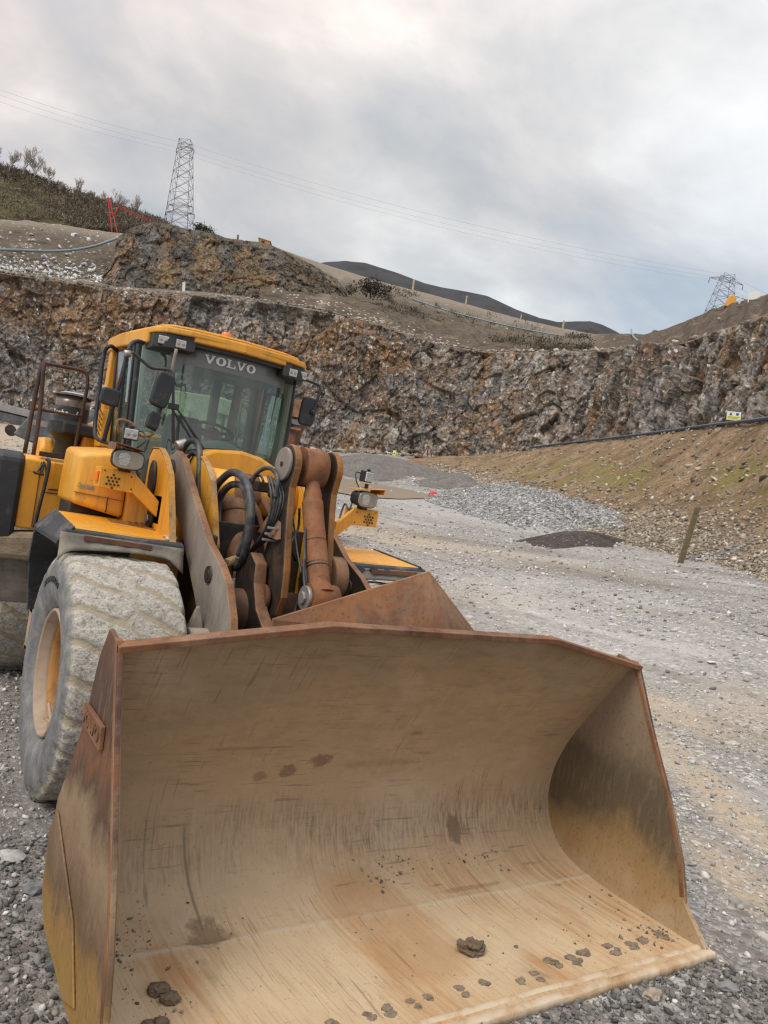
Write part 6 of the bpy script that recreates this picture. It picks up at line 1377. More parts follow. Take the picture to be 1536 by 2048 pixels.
# ---- distant dark hill, its base colour lightened to paint in the haze
FH = [(560, 545, 620), (650, 524, 620), (690, 521, 620), (730, 526, 620), (790, 545, 620), (850, 567, 620), (880, 574, 620), (930, 583, 620), (975, 592, 620), (1030, 617, 620), (1080, 636, 620), (1115, 644, 620), (1150, 642, 620), (1180, 642, 620), (1205, 649, 620), (1232, 662, 620), (1300, 700, 620)]
G, xs = strip([[(x, y+160, d-120) for x, y, d in FH], FH, drop(FH, 120, 5), drop(FH, 300, 90)], 560, 1300, 260, [60, 6, 6]); Gs = G.copy(); Gs[..., 2] += 2.0*fbm(G, .03, 5, 95, .6)*np.clip(1.2-np.abs(np.arange(G.shape[0])[:, None]-60)/60., .25, 1)*.4
FHo = grid_obj('far_hill', Gs, simple('hazed_far_hill', (.046, .047, .052), 1., var=.35, scale=.05, fine=.3, bs=.4, bd=1.5)); tag(FHo, kind='structure')

# ---- earth bank on the right with its pipe
FOOT = np.array([(800, 945), (860, 940), (900, 950), (950, 972), (1010, 1005), (1060, 1025), (1150, 1062), (1230, 1088), (1300, 1108), (1400, 1128), (1460, 1140), (1536, 1170), (1800, 1290), (2200, 1500)], float)
_, fd = floor_hit(FOOT[:, 0], FOOT[:, 1])
FT = [(a, b_, d) for (a, b_), d in zip(FOOT, fd)]
BC = [(800, 914, 104), (860, 914, 100), (930, 912, 92), (1000, 908, 84), (1060, 898, 76), (1100, 893, 71), (1180, 884, 62), (1250, 876, 55), (1330, 866, 48), (1430, 853, 41), (1536, 841, 35), (1800, 800, 28), (2200, 740, 24)]
BM = [(a, .52*b_+.48*np.interp(a, FOOT[:, 0], FOOT[:, 1]), .45*d+.55*np.interp(a, FOOT[:, 0], fd)) for a, b_, d in BC]
G, xs = strip([drop(FT, -1.5, 1.2), FT, BM, BC, drop(BC, 3, .2), drop(BC, 9, 7)], 800, 2150, 520, [6, 70, 70, 4, 6])
PXb = np.tile(xs, (G.shape[0], 1)); _, pyb = proj_px(G); pyb = np.nan_to_num(pyb); dB = np.hypot(G[..., 0]-CAM[0], G[..., 1]-CAM[1])
Gb = G.copy(); Gb[..., 2] += (.22*fbm(G, .18, 5, 101, .6)+.10*fbm(G, .9, 4, 102, .6))*np.clip(dB/30, .4, 1.5)
def m_bank():
    def b(nt, p):
        g = N(nt, 'ShaderNodeNewGeometry'); c = g.outputs['Position']; n = noise(nt, c, .55, 8, .66, .4); n2 = noise(nt, c, 5, 7, .7)
        col = ramp(nt, n.outputs['Fac'], [(.33, (.14, .085, .048)), (.47, (.215, .145, .085)), (.58, (.285, .205, .125)), (.70, (.33, .255, .17))]).outputs[0]
        col = mixc(nt, math_(nt, 'MULTIPLY', maprange(nt, n2.outputs['Fac'], .46, .64), .6), col, (.095, .066, .042))
        nb = noise(nt, coords(nt, (1, 1, 2.5)), .30, 5, .62); col = mixc(nt, math_(nt, 'MULTIPLY', maprange(nt, nb.outputs['Fac'], .40, .56), attr_(nt, 'moss')), col, (.17, .15, .035))
        col = mixc(nt, math_(nt, 'MULTIPLY', attr_(nt, 'scree'), .7), col, (.25, .215, .17))
        for sc, th in ((5., .95), (11., .90)):
            v = vor(nt, c, sc); sp = N(nt, 'ShaderNodeSeparateColor'); nt.links.new(v.outputs['Color'], sp.inputs[0])
            f = math_(nt, 'MULTIPLY', math_(nt, 'GREATER_THAN', math_(nt, 'ADD', sp.outputs[0], math_(nt, 'MULTIPLY', attr_(nt, 'scree'), .3)), th), maprange(nt, v.outputs['Distance'], .25, .42, 1., 0.))
            col = mixc(nt, math_(nt, 'MULTIPLY', f, .75), col, (.40, .35, .28))
        nt.links.new(col, p.inputs['Base Color']); p.inputs['Roughness'].default_value = .95; p.inputs['Specular IOR Level'].default_value = .2
        bump(nt, p, n2.outputs['Fac'], .9, .10)
    return mat('stony_earth', b)
tb = (np.interp(PXb, FOOT[:, 0], FOOT[:, 1])-pyb)/np.maximum(1, np.interp(PXb, FOOT[:, 0], FOOT[:, 1])-np.interp(PXb, [r[0] for r in BC], [r[1] for r in BC]))
moss = (np.exp(-((tb-.66)/.16)**2)*np.clip((PXb-1000)/80, 0, 1)*np.clip((1330-PXb)/60, 0, 1)+np.exp(-((tb-.62)/.15)**2)*np.clip((PXb-1400)/60, 0, 1))
BKo = grid_obj('earth_bank', Gb, m_bank(), attr={'moss': np.clip(moss, 0, 1)*.8, 'scree': np.clip(1-tb/.42, 0, 1)*np.clip((PXb-950)/60, .2, 1)}); tag(BKo, kind='structure')
def on_grid(Gg, n, wfun, seed):
    r = np.random.default_rng(seed); ny, nx = Gg.shape[:2]; out = []
    cell = np.linalg.norm(Gg[1:, :-1]-Gg[:-1, :-1], axis=-1)*np.linalg.norm(Gg[:-1, 1:]-Gg[:-1, :-1], axis=-1)
    wgt = cell*wfun[:-1, :-1]; wgt = wgt.ravel()/wgt.sum(); k = r.choice(len(wgt), n, p=wgt); i, j = k//(nx-1), k % (nx-1); u, v = r.random(n)[:, None], r.random(n)[:, None]
    return Gg[i, j]*(1-u)*(1-v)+Gg[i+1, j]*u*(1-v)+Gg[i, j+1]*(1-u)*v+Gg[i+1, j+1]*u*v
MT = m_stone('tan_rubble', TANS, .4, .3)
wf = (dB < 90)*(tb > -.02)*(tb < 1.02)*(PXb < 1700)
near = 1/np.maximum(dB, 12)**1.4
P = on_grid(Gb, 26000, wf*near*(np.exp(-(np.clip(tb, 0, 9)/.24)**1.6)+.012), 8); r = np.random.default_rng(9)
stones('scree_stones', P, .025+.10*r.random(len(P))**2.8*np.clip(np.hypot(P[:, 0]-CAM[0], P[:, 1]-CAM[1])/30, .6, 1.7), MT, seed=10)
P = on_grid(Gb, 2200, wf*near*(tb > .15)*(.35+1.0*(np.abs(PXb-1400) < 150)*(tb > .6)), 18)
stones('bank_stones', P, .035+.20*r.random(len(P))**6, MT, seed=20, flat=.4)
# ---- rubble: white blocks on the left slope, debris at the foot of the face
MW = m_stone('white_limestone_blocks', [(0, (.34, .33, .33)), (.4, (.55, .55, .55)), (1, (.72, .72, .72))], .4, .1)
LS_G = on_grid(LSG[4:104], 9000, np.ones(LSG[4:104].shape[:2]), 31)
pxl, pyl = proj_px(LS_G); pr_ = np.exp(-((pyl-(536+pxl*.12))/20.)**2)*np.clip(1.15-.0*pxl, 0, 1)+.05
k = np.random.default_rng(2).random(len(pr_)) < pr_; LSp = LS_G[k]; LSp[:, 2] += .05
stones('white_blocks', LSp, .10+.50*np.random.default_rng(3).random(len(LSp))**3., MW, seed=33)
bx = np.linspace(-300, 1000, 1800); bx = bx+np.random.default_rng(4).normal(0, 6, 1800); BR = np.array(BASE)
Pb = at(bx, np.interp(bx, BR[:, 0], BR[:, 1]), np.interp(bx, BR[:, 0], BR[:, 2])-np.abs(np.random.default_rng(5).normal(0, 2.2, 1800))+1.5); Pb[:, 2] = H(Pb[:, 0], Pb[:, 1])
stones('fallen_rubble', Pb, .12+.6*np.random.default_rng(6).random(1800)**3.2, MT, seed=34)
Pc = on_grid(Gd[20:200], 1500, np.ones_like(Gd[20:200, :, 0])*1., 35)
# rubble and blocks along the crest of the face
cx2 = np.random.default_rng(7).uniform(-300, 1400, 900); Cr = np.array(CREST, float)
Pq = at(cx2, np.interp(cx2, Cr[:, 0], Cr[:, 1])-1, np.interp(cx2, Cr[:, 0], Cr[:, 2])+np.random.default_rng(8).uniform(0, 4, 900))
stones('crest_blocks', Pq, .10+.45*np.random.default_rng(9).random(900)**3, MT, seed=36)

# ---- puddle
pp = np.array([(640, 946), (700, 957), (760, 968), (820, 978), (868, 988), (862, 994), (800, 996), (748, 994), (700, 988), (660, 980), (630, 972)], float)
ps, _ = floor_hit(pp[:, 0], pp[:, 1]); cen_ = ps.mean(0)
V = [cen_+np.array([0, 0, 0])]; F = []; nrg = 10
ring = []
for i in range(len(ps)):
    for t in np.linspace(0, 1, 5, endpoint=False): ring.append(ps[i]*(1-t)+ps[(i+1) % len(ps)]*t)
ring = np.array(ring); V = []; n_ = len(ring)
for q in range(1, nrg+1): V += list(cen_+(ring-cen_)*q/nrg*(1+.04*vnoise(ring, .6, 5))[:, None])
V = np.array(V+[cen_]); V[:, 2] = H(V[:, 0], V[:, 1], False)-.055
for q in range(nrg-1):
    for i in range(n_): F.append((q*n_+i, q*n_+(i+1) % n_, (q+1)*n_+(i+1) % n_, (q+1)*n_+i))
for i in range(n_): F.append((i, (i+1) % n_, len(V)-1))
def m_water():
    def b(nt, p):
        g = N(nt, 'ShaderNodeNewGeometry'); p.inputs['Base Color'].default_value = (.27, .215, .155, 1); p.inputs['Roughness'].default_value = .28; p.inputs['Specular IOR Level'].default_value = .3
        n = noise(nt, g.outputs['Position'], 3, 4, .6); bump(nt, p, n.outputs['Fac'], .06, .02)
    return mat('muddy_water', b)
wt_ = mesh_obj('puddle_water', V, F, m_water(), smooth=True); tag(wt_, kind='structure')

# ---- heaps
def heap(px_, py_, rpx, rd, h, m, lbl, seed, pw=1.3, name='gravel_heap', rot=0., world=None):
    P0, d0 = floor_hit(np.array([px_], float), np.array([py_], float)); P0, d0 = P0[0], d0[0]; rx = rpx/FPX*d0
    rad = np.array([P0[0]-CAM[0], P0[1]-CAM[1]]); rad /= np.linalg.norm(rad); tng = np.array([rad[1], -rad[0]])
    if world: P0 = np.array([world[0], world[1], 0.]); rad = np.array(world[2:4]); tng = np.array([rad[1], -rad[0]]); rx = world[4]
    if rot: c, s = math.cos(R_(rot)), math.sin(R_(rot)); rad, tng = rad*c+tng*s, tng*c-rad*s
    nr, na = 46, 120; V = np.zeros((nr, na+1, 3))
    a = np.linspace(0, 2*math.pi, na+1); wob_ = 1+.14*np.sin(a*2+seed)+.12*np.sin(a*3+seed*2)+.07*np.sin(a*5+seed)+.05*np.sin(a*9+seed)+.03*np.sin(a*17+seed)
    for i in range(nr):
        q = i/(nr-1); xx = P0[0]+q*wob_*(np.cos(a)*rx*tng[0]+np.sin(a)*rd*rad[0]); yy = P0[1]+q*wob_*(np.cos(a)*rx*tng[1]+np.sin(a)*rd*rad[1])
        z = H(xx, yy, False)+h*((1-q**2)**(pw+.75))-.25*(q > .985)+.01; V[i, :, 0] = xx; V[i, :, 1] = yy; V[i, :, 2] = z
    V[..., 2] += h*.16*fbm(V, 1.4/max(rx, .5), 4, seed, .6)+.02*fbm(V, 3, 3, seed)
    o = grid_obj(name, V, m, smooth=True); tag(o, lbl, 'heap'); return o, V
def m_heap(name, stops, sc):
    def b(nt, p):
        g = N(nt, 'ShaderNodeNewGeometry'); c = g.outputs['Position']; v = vor(nt, c, sc); sp = N(nt, 'ShaderNodeSeparateColor'); nt.links.new(v.outputs['Color'], sp.inputs[0]); n = noise(nt, c, .8, 6, .65)
        col = ramp(nt, sp.outputs[0], stops).outputs[0]; col = mixc(nt, .45, col, mixc(nt, 1., col, ramp(nt, n.outputs['Fac'], [(.3, (.6, .58, .55)), (.7, (1.4, 1.38, 1.35))]).outputs[0], 'MULTIPLY'))
        nt.links.new(col, p.inputs['Base Color']); p.inputs['Roughness'].default_value = .95
        bump(nt, p, v.outputs['Distance'], .6, .5/sc)
    return mat(name, b)
MF = m_heap('dark_fine_aggregate', [(0, (.10, .092, .085)), (.6, (.14, .13, .118)), (1, (.20, .185, .17))], 9)
ML = m_heap('blue_grey_gravel', [(0, (.10, .10, .105)), (.5, (.22, .22, .23)), (.85, (.33, .33, .34)), (1, (.52, .52, .53))], 11)
MDK = m_heap('damp_dark_fines', [(0, (.035, .028, .024)), (.7, (.060, .048, .040)), (.97, (.075, .062, .052)), (1, (.30, .27, .24))], 16)
heap(745, 940, 165, 10, 1.35, MF, 'broad low mound of dark grey fines behind the puddle', 3, 1.0)
heap(905, 968, 75, 5, .8, MF, 'smaller mound of dark grey fines at the foot of the bank', 5, 1.1)
h1, V1 = heap(1000, 1018, 90, 11.5, 1.15, ML, 'long heap of light blue grey gravel running along the foot of the bank', 8, .8, world=(22.6, 22.0, .30, .954, 2.9))
h2, V2 = heap(1150, 1088, 112, 1.5, .42, MDK, 'flat patch of dark damp fines tipped on the gravel', 12, .8, name='tipped_fines', rot=-8)
h3, V3 = heap(1545, 1122, 120, 1.6, .55, MF, 'low grey heap at the right edge beyond the leaning post', 15, 1.2)
for i, (VV, n) in enumerate(((V1, 5200), (V3, 1500))):
    P = on_grid(VV, n, np.ones_like(VV[..., 0]), 60+i); stones('heap_stones', P, .03+.07*np.random.default_rng(i).random(n)**2, MS, seed=70+i)

# ================================================================== SMALLER THINGS
bpy.context.view_layer.update()
def ray_floor(px_, py_):
    P, _ = floor_hit(np.array([px_], float), np.array([py_], float)); P = P[0]; P[2] = H(P[0:1], P[1:2])[0]; return P
def axis_obj(name, base, top, build, lbl, cat, group=None, m=None):
    """an upright thing whose own z axis runs from base to top (it may lean); build(h, root) adds its parts"""
    base = Vector(base); top = Vector(top); root = empty(name, base, lbl, cat, group); h = (top-base).length
    z = (top-base).normalized(); x = Vector((RT[0], RT[1], 0)).normalized(); y = z.cross(x).normalized(); x = y.cross(z)
    root.rotation_euler = Matrix((x, y, z)).transposed().to_euler(); build(h, root); return root
def post(px0, py0, px1, py1, dist, w_, m, lbl, grp=None, name='marker_post', extra=None):
    b_ = at(px0, py0, dist) if dist else ray_floor(px0, py0)
    d = np.hypot(b_[0]-CAM[0], b_[1]-CAM[1]); t = at(px1, py1, d-.0)
    L = Vector(t)-Vector(b_); z = L.normalized(); o = MB()
    hgt = L.length; o.hexa([(-w_, -w_*.5, -.4), (w_, -w_*.5, -.4), (w_, w_*.5, -.4), (-w_, w_*.5, -.4), (-w_*.95, -w_*.5, hgt), (w_, -w_*.5, hgt+w_*.5), (w_, w_*.5, hgt+w_*.5), (-w_*.95, w_*.5, hgt)])
    ob = o.obj(name, m, None, w_*.1); x = Vector((RT[0], RT[1], 0)).normalized(); y = z.cross(x).normalized(); x = y.cross(z)
    ob.matrix_world = Matrix.Translation(b_) @ Matrix((x, y, z)).transposed().to_4x4(); tag(ob, lbl, 'post', grp); return ob
pd_ = float(np.interp(1370, FOOT[:, 0], fd))+1.0
post(1368, 1102, 1395, 1015, pd_-1.6, .075, M['wood'], 'leaning weathered wooden post in the rubble at the right foot of the bank', name='wooden_post')
gp = 'marker posts along the upper slope'
post(825, 583, 828, 559, 181, .22, M['woodpale'], 'pale marker post on the upper slope, leftmost and tallest of the row', gp)
post(931, 610, 934, 592, 181, .18, M['woodpale'], 'pale marker post on the upper slope, second from the left of the row', gp)
post(1041, 640, 1043, 629, 180, .13, M['woodpale'], 'short marker post on the upper slope, third from the left', gp)
post(1125, 658, 1128, 641, 174, .17, M['woodpale'], 'pale marker post on the upper slope, nearest the notch', gp)
post(367, 588, 368, 565, 118, .20, M['signwhite'], 'white marker post on the bench below the rock knoll', gp)
post(475, 487, 476, 470, 139, .16, M['wood'], 'small dark post on top of the rock knoll', gp)
def m_line(pts, r, name, m, lbl, cat, sub=6, lift=0., n=8):
    o = MB().tube([at(*p)+np.array([0, 0, lift]) for p in pts], r, n, sub).obj(name, m); tag(o, lbl, cat); return o
# pipe lying along the crest of the bank
bc = [(x, y-1.5, d-.2) for x, y, d in BC if 1060 <= x <= 1900]; bc.insert(0, (1085, 897, 73)) if False else None
m_line(bc, .09, 'water_pipe', simple('blue_black_pipe', (.05, .065, .11), .4, var=.3), 'dark blue water pipe lying along the crest of the earth bank', 'pipe', lift=.06)
m_line([(-40, 506, 122), (30, 507, 127), (90, 509, 128), (140, 507, 129), (185, 499, 132), (215, 489, 136), (245, 478, 140)], .20, 'water_hose', M['bluegreen'], 'pale blue hose sagging across the left slope above the white blocks', 'hose', lift=.5)
m_line([(790, 594, 168), (815, 603, 162), (850, 616, 156), (900, 632, 152), (960, 648, 150), (1020, 662, 148), (1080, 674, 146), (1135, 684, 140)], .13, 'water_hose', M['bluegreen'], 'thin hose running down the slope below the marker posts', 'hose', lift=.9)
m_line([(1262, 664, 127), (1263, 672, 122), (1268, 681, 116), (1276, 688, 110)], .14, 'water_hose', M['bluegreen'], 'short pale hose hanging over the notch of the ridge', 'hose', lift=.4)
# signs
def sign(px_, py_, dist, w_, h_, post_h, lbl, kind):
    c_ = at(px_, py_, dist); root = empty('safety_sign', (c_[0], c_[1], c_[2]-post_h), lbl, 'sign'); root.rotation_euler = (0, R_(-2), -yaw-R_(10))
    MB().box((-w_/2, -.012, post_h-h_/2), (w_/2, .012, post_h+h_/2)).obj('board', M['signwhite'], root, .004)
    if kind == 'wide':
        MB().box((-w_/2, -.016, post_h-h_*.42), (w_/2, -.0125, post_h-h_*.04)).obj('yellow_panel', M['signyellow'], root)
        MB().add([(-w_*.34, -.017, post_h+h_*.05), (-w_*.10, -.017, post_h+h_*.05), (-w_*.22, -.017, post_h+h_*.42)], [(0, 1, 2)]).obj('warning_symbol', M['letter'], root)
        MB().cyl((w_*.24, -.013, post_h+h_*.22), (w_*.24, -.018, post_h+h_*.22), h_*.17, n=20).obj('round_symbol', simple('sign_blue', (.03, .10, .35), .5), root)
        for k in range(2): MB().box((-w_*.40, -.018, post_h-h_*(.16+.14*k)), (w_*(.38-.1*k), -.0165, post_h-h_*(.11+.14*k))).obj('text_line', M['letter'], root)
        for s in (-1, 1): MB().box((s*w_*.40-.02, .014, -.1), (s*w_*.40+.02, .05, post_h+h_*.4)).obj('post', M['galv'], root)
    elif kind == 'tall':
        MB().box((-w_/2, -.016, post_h-h_*.5), (w_/2, -.0125, post_h+h_*.18)).obj('yellow_panel', M['signyellow'], root)
        MB().box((-w_*.2, -.020, post_h-h_*.2), (w_*.2, -.017, post_h+h_*.02)).obj('warning_symbol', M['letter'], root)
        MB().box((-.04, .014, -.3), (.04, .06, post_h)).obj('post', M['galv'], root)
    return root
sign(1468, 832, 39.0, .62, .40, .32, 'white and yellow safety sign standing on the crest of the bank by the pipe', 'wide')
sign(789, 906, 101., .42, .68, .55, 'small yellow sign at the foot of the rock face', 'tall')
# red tripod stand at the foot of the face
tb_ = at(853, 917, 99); tt = at(857, 891, 99)
def tripod(h, root):
    for i, (x, y) in enumerate(((-1.0, -.6), (1.0, -.6), (.1, 1.0))):
        MB().cyl((x*.7, y*.7, 0), (x*.08, y*.08, h), .055, .045, 8).obj('leg', M['red_dark'], root)
    MB().box((-1.55, -.5, -.05), (1.3, .6, .12)).obj('skid_base', M['red_dark'], root, .03)
    MB().cyl((0, 0, h*.5), (0, 0, h), .07, n=8).obj('mast', M['red_dark'], root); MB().box((-.16, -.1, h-.1), (.10, .1, h+.16)).obj('lamp_head', M['steel'], root, .02)
axis_obj('tripod_stand', tb_, tt, tripod, 'dark red tripod stand on skids at the foot of the rock face', 'stand')
# red marker ball on the gravel
rb_ = ray_floor(866, 990); o = lump((rb_[0], rb_[1], rb_[2]+.12), (.26, .22, .22), 5, 3, m=simple('bright_red_plastic', (.65, .03, .04), .45, var=.15), name='marker_buoy', rough=.12); tag(o, 'bright red plastic marker lying at the end of the puddle', 'marker')

# ---- lattice pylons
def pylon(base, top, wb, wt_, lbl, levels, arms, thick_=.10, group='power line pylons'):
    def build(h, root):
        L = MB(); B = MB()
        def corner(z, i): f = z/h; w_ = wb*(1-f)+wt_*f; return np.array([(-1, 1, 1, -1)[i]*w_/2, (-1, -1, 1, 1)[i]*w_/2, z])
        for i in range(4):
            L_ = MB().cyl(corner(-2, i), corner(h, i), thick_, thick_*.8, 5).obj('leg', M['galv'], root)
        zs = [h*(1-(1-k/levels)**1.25) for k in range(levels+1)]
        for a, b_ in zip(zs[:-1], zs[1:]):
            for i in range(4):
                k = (i+1) % 4; B.cyl(corner(a, i), corner(b_, k), thick_*.6, n=4); B.cyl(corner(a, k), corner(b_, i), thick_*.6, n=4)
        for z in zs[1::2]:
            for i in range(4): B.cyl(corner(z, i), corner(z, (i+1) % 4), thick_*.6, n=4)
        B.obj('bracing', M['galv'], root)
        for (f, ln, ht) in arms:
            z = h*f; A_ = MB()
            for s in (-1, 1):
                for yy in (-1, 1): A_.cyl((0, yy*wt_*.4, z), (s*ln, 0, z-.2), thick_*.6, n=4); A_.cyl((0, yy*wt_*.4, z+ht), (s*ln, 0, z-.2), thick_*.6, n=4)
                for q in (.33, .66): A_.cyl((s*ln*q, 0, z-.1), (s*ln*q, 0, z+ht*(1-q)), thick_*.5, n=4)
            A_.obj('crossarm', M['galv'], root)
            for s in (-1, 1): MB().cyl((s*ln, 0, z-.2), (s*ln, 0, z-2.0), .14, n=6).obj('insulator', M['galv'], root)
    return axis_obj('pylon', base, top, build, lbl, 'pylon', group)
DL, DR = 330., 300.
pylon(at(357, 462, DL), at(372, 283, DL), 9.6, 4.6, 'tall steel lattice pylon standing behind the rock knoll', 9, [(.92, 3.6, 1.9), (.205, 6.0, .7), (.285, 5.2, .7)], .12)
pylon(at(1435, 640, DR), at(1456, 549, DR), 8.6, 3.6, 'smaller lattice pylon behind the right-hand slope', 6, [(.86, 6.2, 1.8)], .10)
def wire(pts, lbl, r=.03):
    P = []
    for (a, b_) in zip(pts[:-1], pts[1:]):
        A0, B0 = at(*a[:3]), at(*b_[:3])
        for t in np.linspace(0, 1, 16, endpoint=False): P.append(A0*(1-t)+B0*t-np.array([0, 0, 4*b_[3]*t*(1-t)]))
    P.append(at(*pts[-1][:3])); o = MB().tube(P, r, 5, 1).obj('power_cable', M['wire']); tag(o, lbl, 'cable', 'cables of the power line')
wire([(-60, 158, 300, 0), (372, 286, DL, 1.5), (1463, 551, DR, 4.5), (1700, 640, 330, 2)], 'uppermost cable of the power line', .034)
wire([(-60, 168, 300, 0), (362, 296, DL, 1.5), (1440, 556, DR, 4.5), (1700, 655, 330, 2)], 'second cable from the top of the power line', .03)
wire([(-60, 182, 300, 0), (358, 304, DL, 1.5), (1431, 563, DR, 4.5), (1700, 668, 330, 2)], 'lowest cable of the power line', .03)

# ---- bare trees on the left skyline
def bare_tree(base, h, seed, lbl, wide=1.5):
    r = np.random.default_rng(seed); root = empty('bare_tree', base, lbl, 'tree', 'bare winter trees on the skyline'); T = MB(); Bq = MB()
    def grow(p, d, ln, rad, lev):
        n = 3; pts = [p]
        for i in range(n):
            d = d+r.normal(0, .13, 3); d[2] += .05; d /= np.linalg.norm(d); pts.append(pts[-1]+d*ln/n)
        (T if lev == 0 else Bq).tube(pts, lambda t: max(.026, rad*(1-.45*t)), 3 if lev > 0 else 6, 1)
        if lev >= 5: return
        for k in range(4 if lev in (1, 2) else 3):
            a = r.uniform(0, 2*math.pi); sp = r.uniform(.35, .8)*wide; s_ = np.array([math.cos(a)*sp, math.sin(a)*sp, .75]); nd = d*.75+s_*.7; nd /= np.linalg.norm(nd)
            t = r.uniform(.35, 1.) if k else 1.; q = pts[0]*(1-t)+pts[-1]*t if n < 2 else pts[min(n, max(1, int(round(t*n))))]
            grow(q, nd, ln*r.uniform(.58, .80), rad*.55, lev+1)
    grow(np.zeros(3), np.array([0, 0, 1.]), h*.27, h*.020, 0)
    T.obj('trunk', M['bark'], root, fixn=False); Bq.obj('crown', M['bark'], root, fixn=False)
pos = ['at the left edge of the picture', 'second from the left edge', 'third from the left edge, above the green bank', 'fourth from the left edge', 'in the first group, nearest its right end', 'low one in the gap after the first group', 'middle one, alone on the falling skyline', 'small one right of the lone middle tree', 'directly left of the red boom', 'directly right of the red mast', 'between the red boom and the rock knoll', 'last one before the rock knoll']
TP = [(-14, 343, 10.5), (12, 348, 11), (40, 354, 11.5), (66, 361, 10.5), (94, 373, 8.5), (118, 384, 5), (150, 396, 7.5), (178, 408, 5.5), (205, 418, 6), (236, 430, 9.5), (268, 442, 9), (292, 452, 7)]
for i, (x, y, h) in enumerate(TP):
    bare_tree(at(x, y+6, 222-i*.8), h, 200+i, 'leafless grey tree on the left skyline, '+pos[i])
# scrub on the hillside: uncountable
r = np.random.default_rng(12); wh = np.ones_like(HSD[..., 0])*(PXh > -260); wh[:1] = 0; wh[88:] = 0; wh = wh*np.where((PXh < 150) & (pyh > 352+PXh*.26), .06, 1.)
wh *= np.clip(.5+2.2*fbm(HSD, .035, 3, 15), .03, 1)
Pc = on_grid(HSD, 4200, wh, 13); nq = 26
cs_ = Pc[:, None, :]+r.normal(0, 1, (len(Pc), nq, 3))*np.array([.9, .9, .5])*(.5+.8*r.random((len(Pc), 1, 1))); cs_[..., 2] += .55
cs_ = cs_.reshape(-1, 3); n = len(cs_); a_ = r.normal(size=(n, 3)); a_[:, 2] += 1.2; a_ /= np.linalg.norm(a_, axis=1, keepdims=True); b_ = np.cross(a_, r.normal(size=(n, 3))); b_ /= np.linalg.norm(b_, axis=1, keepdims=True)
s_ = (.22+.35*r.random(n))[:, None]; V = np.stack([cs_-b_*s_*.22, cs_+b_*s_*.22, cs_+a_*s_*1.9], 1)
def leaf_obj(name, V, shade, stops, parent=None):
    me = bpy.data.meshes.new(name); n = len(V); fill_mesh(me, V.reshape(-1, 3), np.arange(3*n).reshape(n, 3), 3)
    at_ = me.attributes.new('shade', 'FLOAT', 'POINT'); at_.data.foreach_set('value', np.repeat(shade, 3).astype(np.float32))
    me.materials.append(mat(name+'_leaves', lambda nt, p: (nt.links.new(ramp(nt, attr_(nt, 'shade'), stops).outputs[0], p.inputs['Base Color']), p.inputs['Roughness'].__setattr__('default_value', .9))))
    o = bpy.data.objects.new(name, me); COL.objects.link(o)
    if parent: o.parent = parent
    return o
SCR = [(0, (.06, .047, .036)), (.4, (.11, .088, .062)), (.7, (.15, .125, .08)), (1, (.24, .21, .15))]
cl = np.repeat(r.random(len(Pc)), nq)*.6+r.random(n)*.4
o = leaf_obj('hillside_scrub', V, cl, SCR); tag(o, kind='stuff')
PXs = np.tile(np.linspace(520, 2250, 560), (USG.shape[0], 1)); _, pys = proj_px(USG); pys = np.nan_to_num(pys); rdg = np.interp(PXs, [q[0] for q in RIDGE], [q[1] for q in RIDGE])
ws = (PXs < 1180)*(pys > rdg+9)*(pys < rdg+62)*np.clip(.1+2.5*fbm(USG, .10, 3, 19), 0, 1)*np.clip((PXs-600)/60, 0, 1)
Pc = on_grid(USG, 900, ws, 23); nq = 16
cs_ = (Pc[:, None, :]+r.normal(0, 1, (len(Pc), nq, 3))*np.array([.4, .4, .3])+np.array([0, 0, .25])).reshape(-1, 3); n = len(cs_); a_ = r.normal(size=(n, 3)); a_[:, 2] += 1.2; a_ /= np.linalg.norm(a_, axis=1, keepdims=True); b_ = np.cross(a_, r.normal(size=(n, 3))); b_ /= np.linalg.norm(b_, axis=1, keepdims=True)
s_ = (.10+.2*r.random(n))[:, None]; o = leaf_obj('slope_scrub', np.stack([cs_-b_*s_*.35, cs_+b_*s_*.35, cs_+a_*s_*1.6], 1), np.repeat(r.random(len(Pc)), nq), [(0, (.035, .032, .022)), (.6, (.075, .066, .042)), (1, (.12, .105, .07))]); tag(o, kind='stuff')
def bush(base, rx, h, n, seed, lbl, stops, tw=True):
    r = np.random.default_rng(seed); root = empty('bush', base, lbl, 'bush')
    k = max(6, n//60); cc = r.normal(0, 1, (k, 3)); cc /= np.maximum(1, np.linalg.norm(cc, axis=1, keepdims=True)); cc = cc*np.array([rx*.7, rx*.5, h*.35])+np.array([0, 0, h*.5])
    c_ = cc[r.integers(0, k, n)]+r.normal(0, 1, (n, 3))*np.array([rx*.22, rx*.22, h*.14]); c_[:, 2] = np.maximum(c_[:, 2], .05)
    a_ = r.normal(size=(n, 3)); a_[:, 2] += .6; a_ /= np.linalg.norm(a_, axis=1, keepdims=True); b_ = np.cross(a_, r.normal(size=(n, 3))); b_ /= np.linalg.norm(b_, axis=1, keepdims=True); s_ = (h*.07*(.6+r.random(n)))[:, None]
    o = leaf_obj('foliage', np.stack([c_-b_*s_*.5, c_+b_*s_*.5, c_+a_*s_*1.4], 1), r.random(n), stops, root); o.location = (0, 0, 0)
    T = MB()
    for i in range(7): T.tube([np.zeros(3), np.array([r.normal(0, rx*.2), r.normal(0, rx*.2), h*.35]), np.array([r.normal(0, rx*.45), r.normal(0, rx*.35), h*.8])], lambda t: h*.014*(1-.6*t), 4, 1)
    T.obj('stem', M['bark'], root, fixn=False)
DKG = [(0, (.018, .024, .010)), (.5, (.035, .050, .018)), (1, (.07, .085, .03))]; BRN = [(0, (.03, .025, .02)), (.5, (.055, .045, .034)), (1, (.10, .085, .06))]
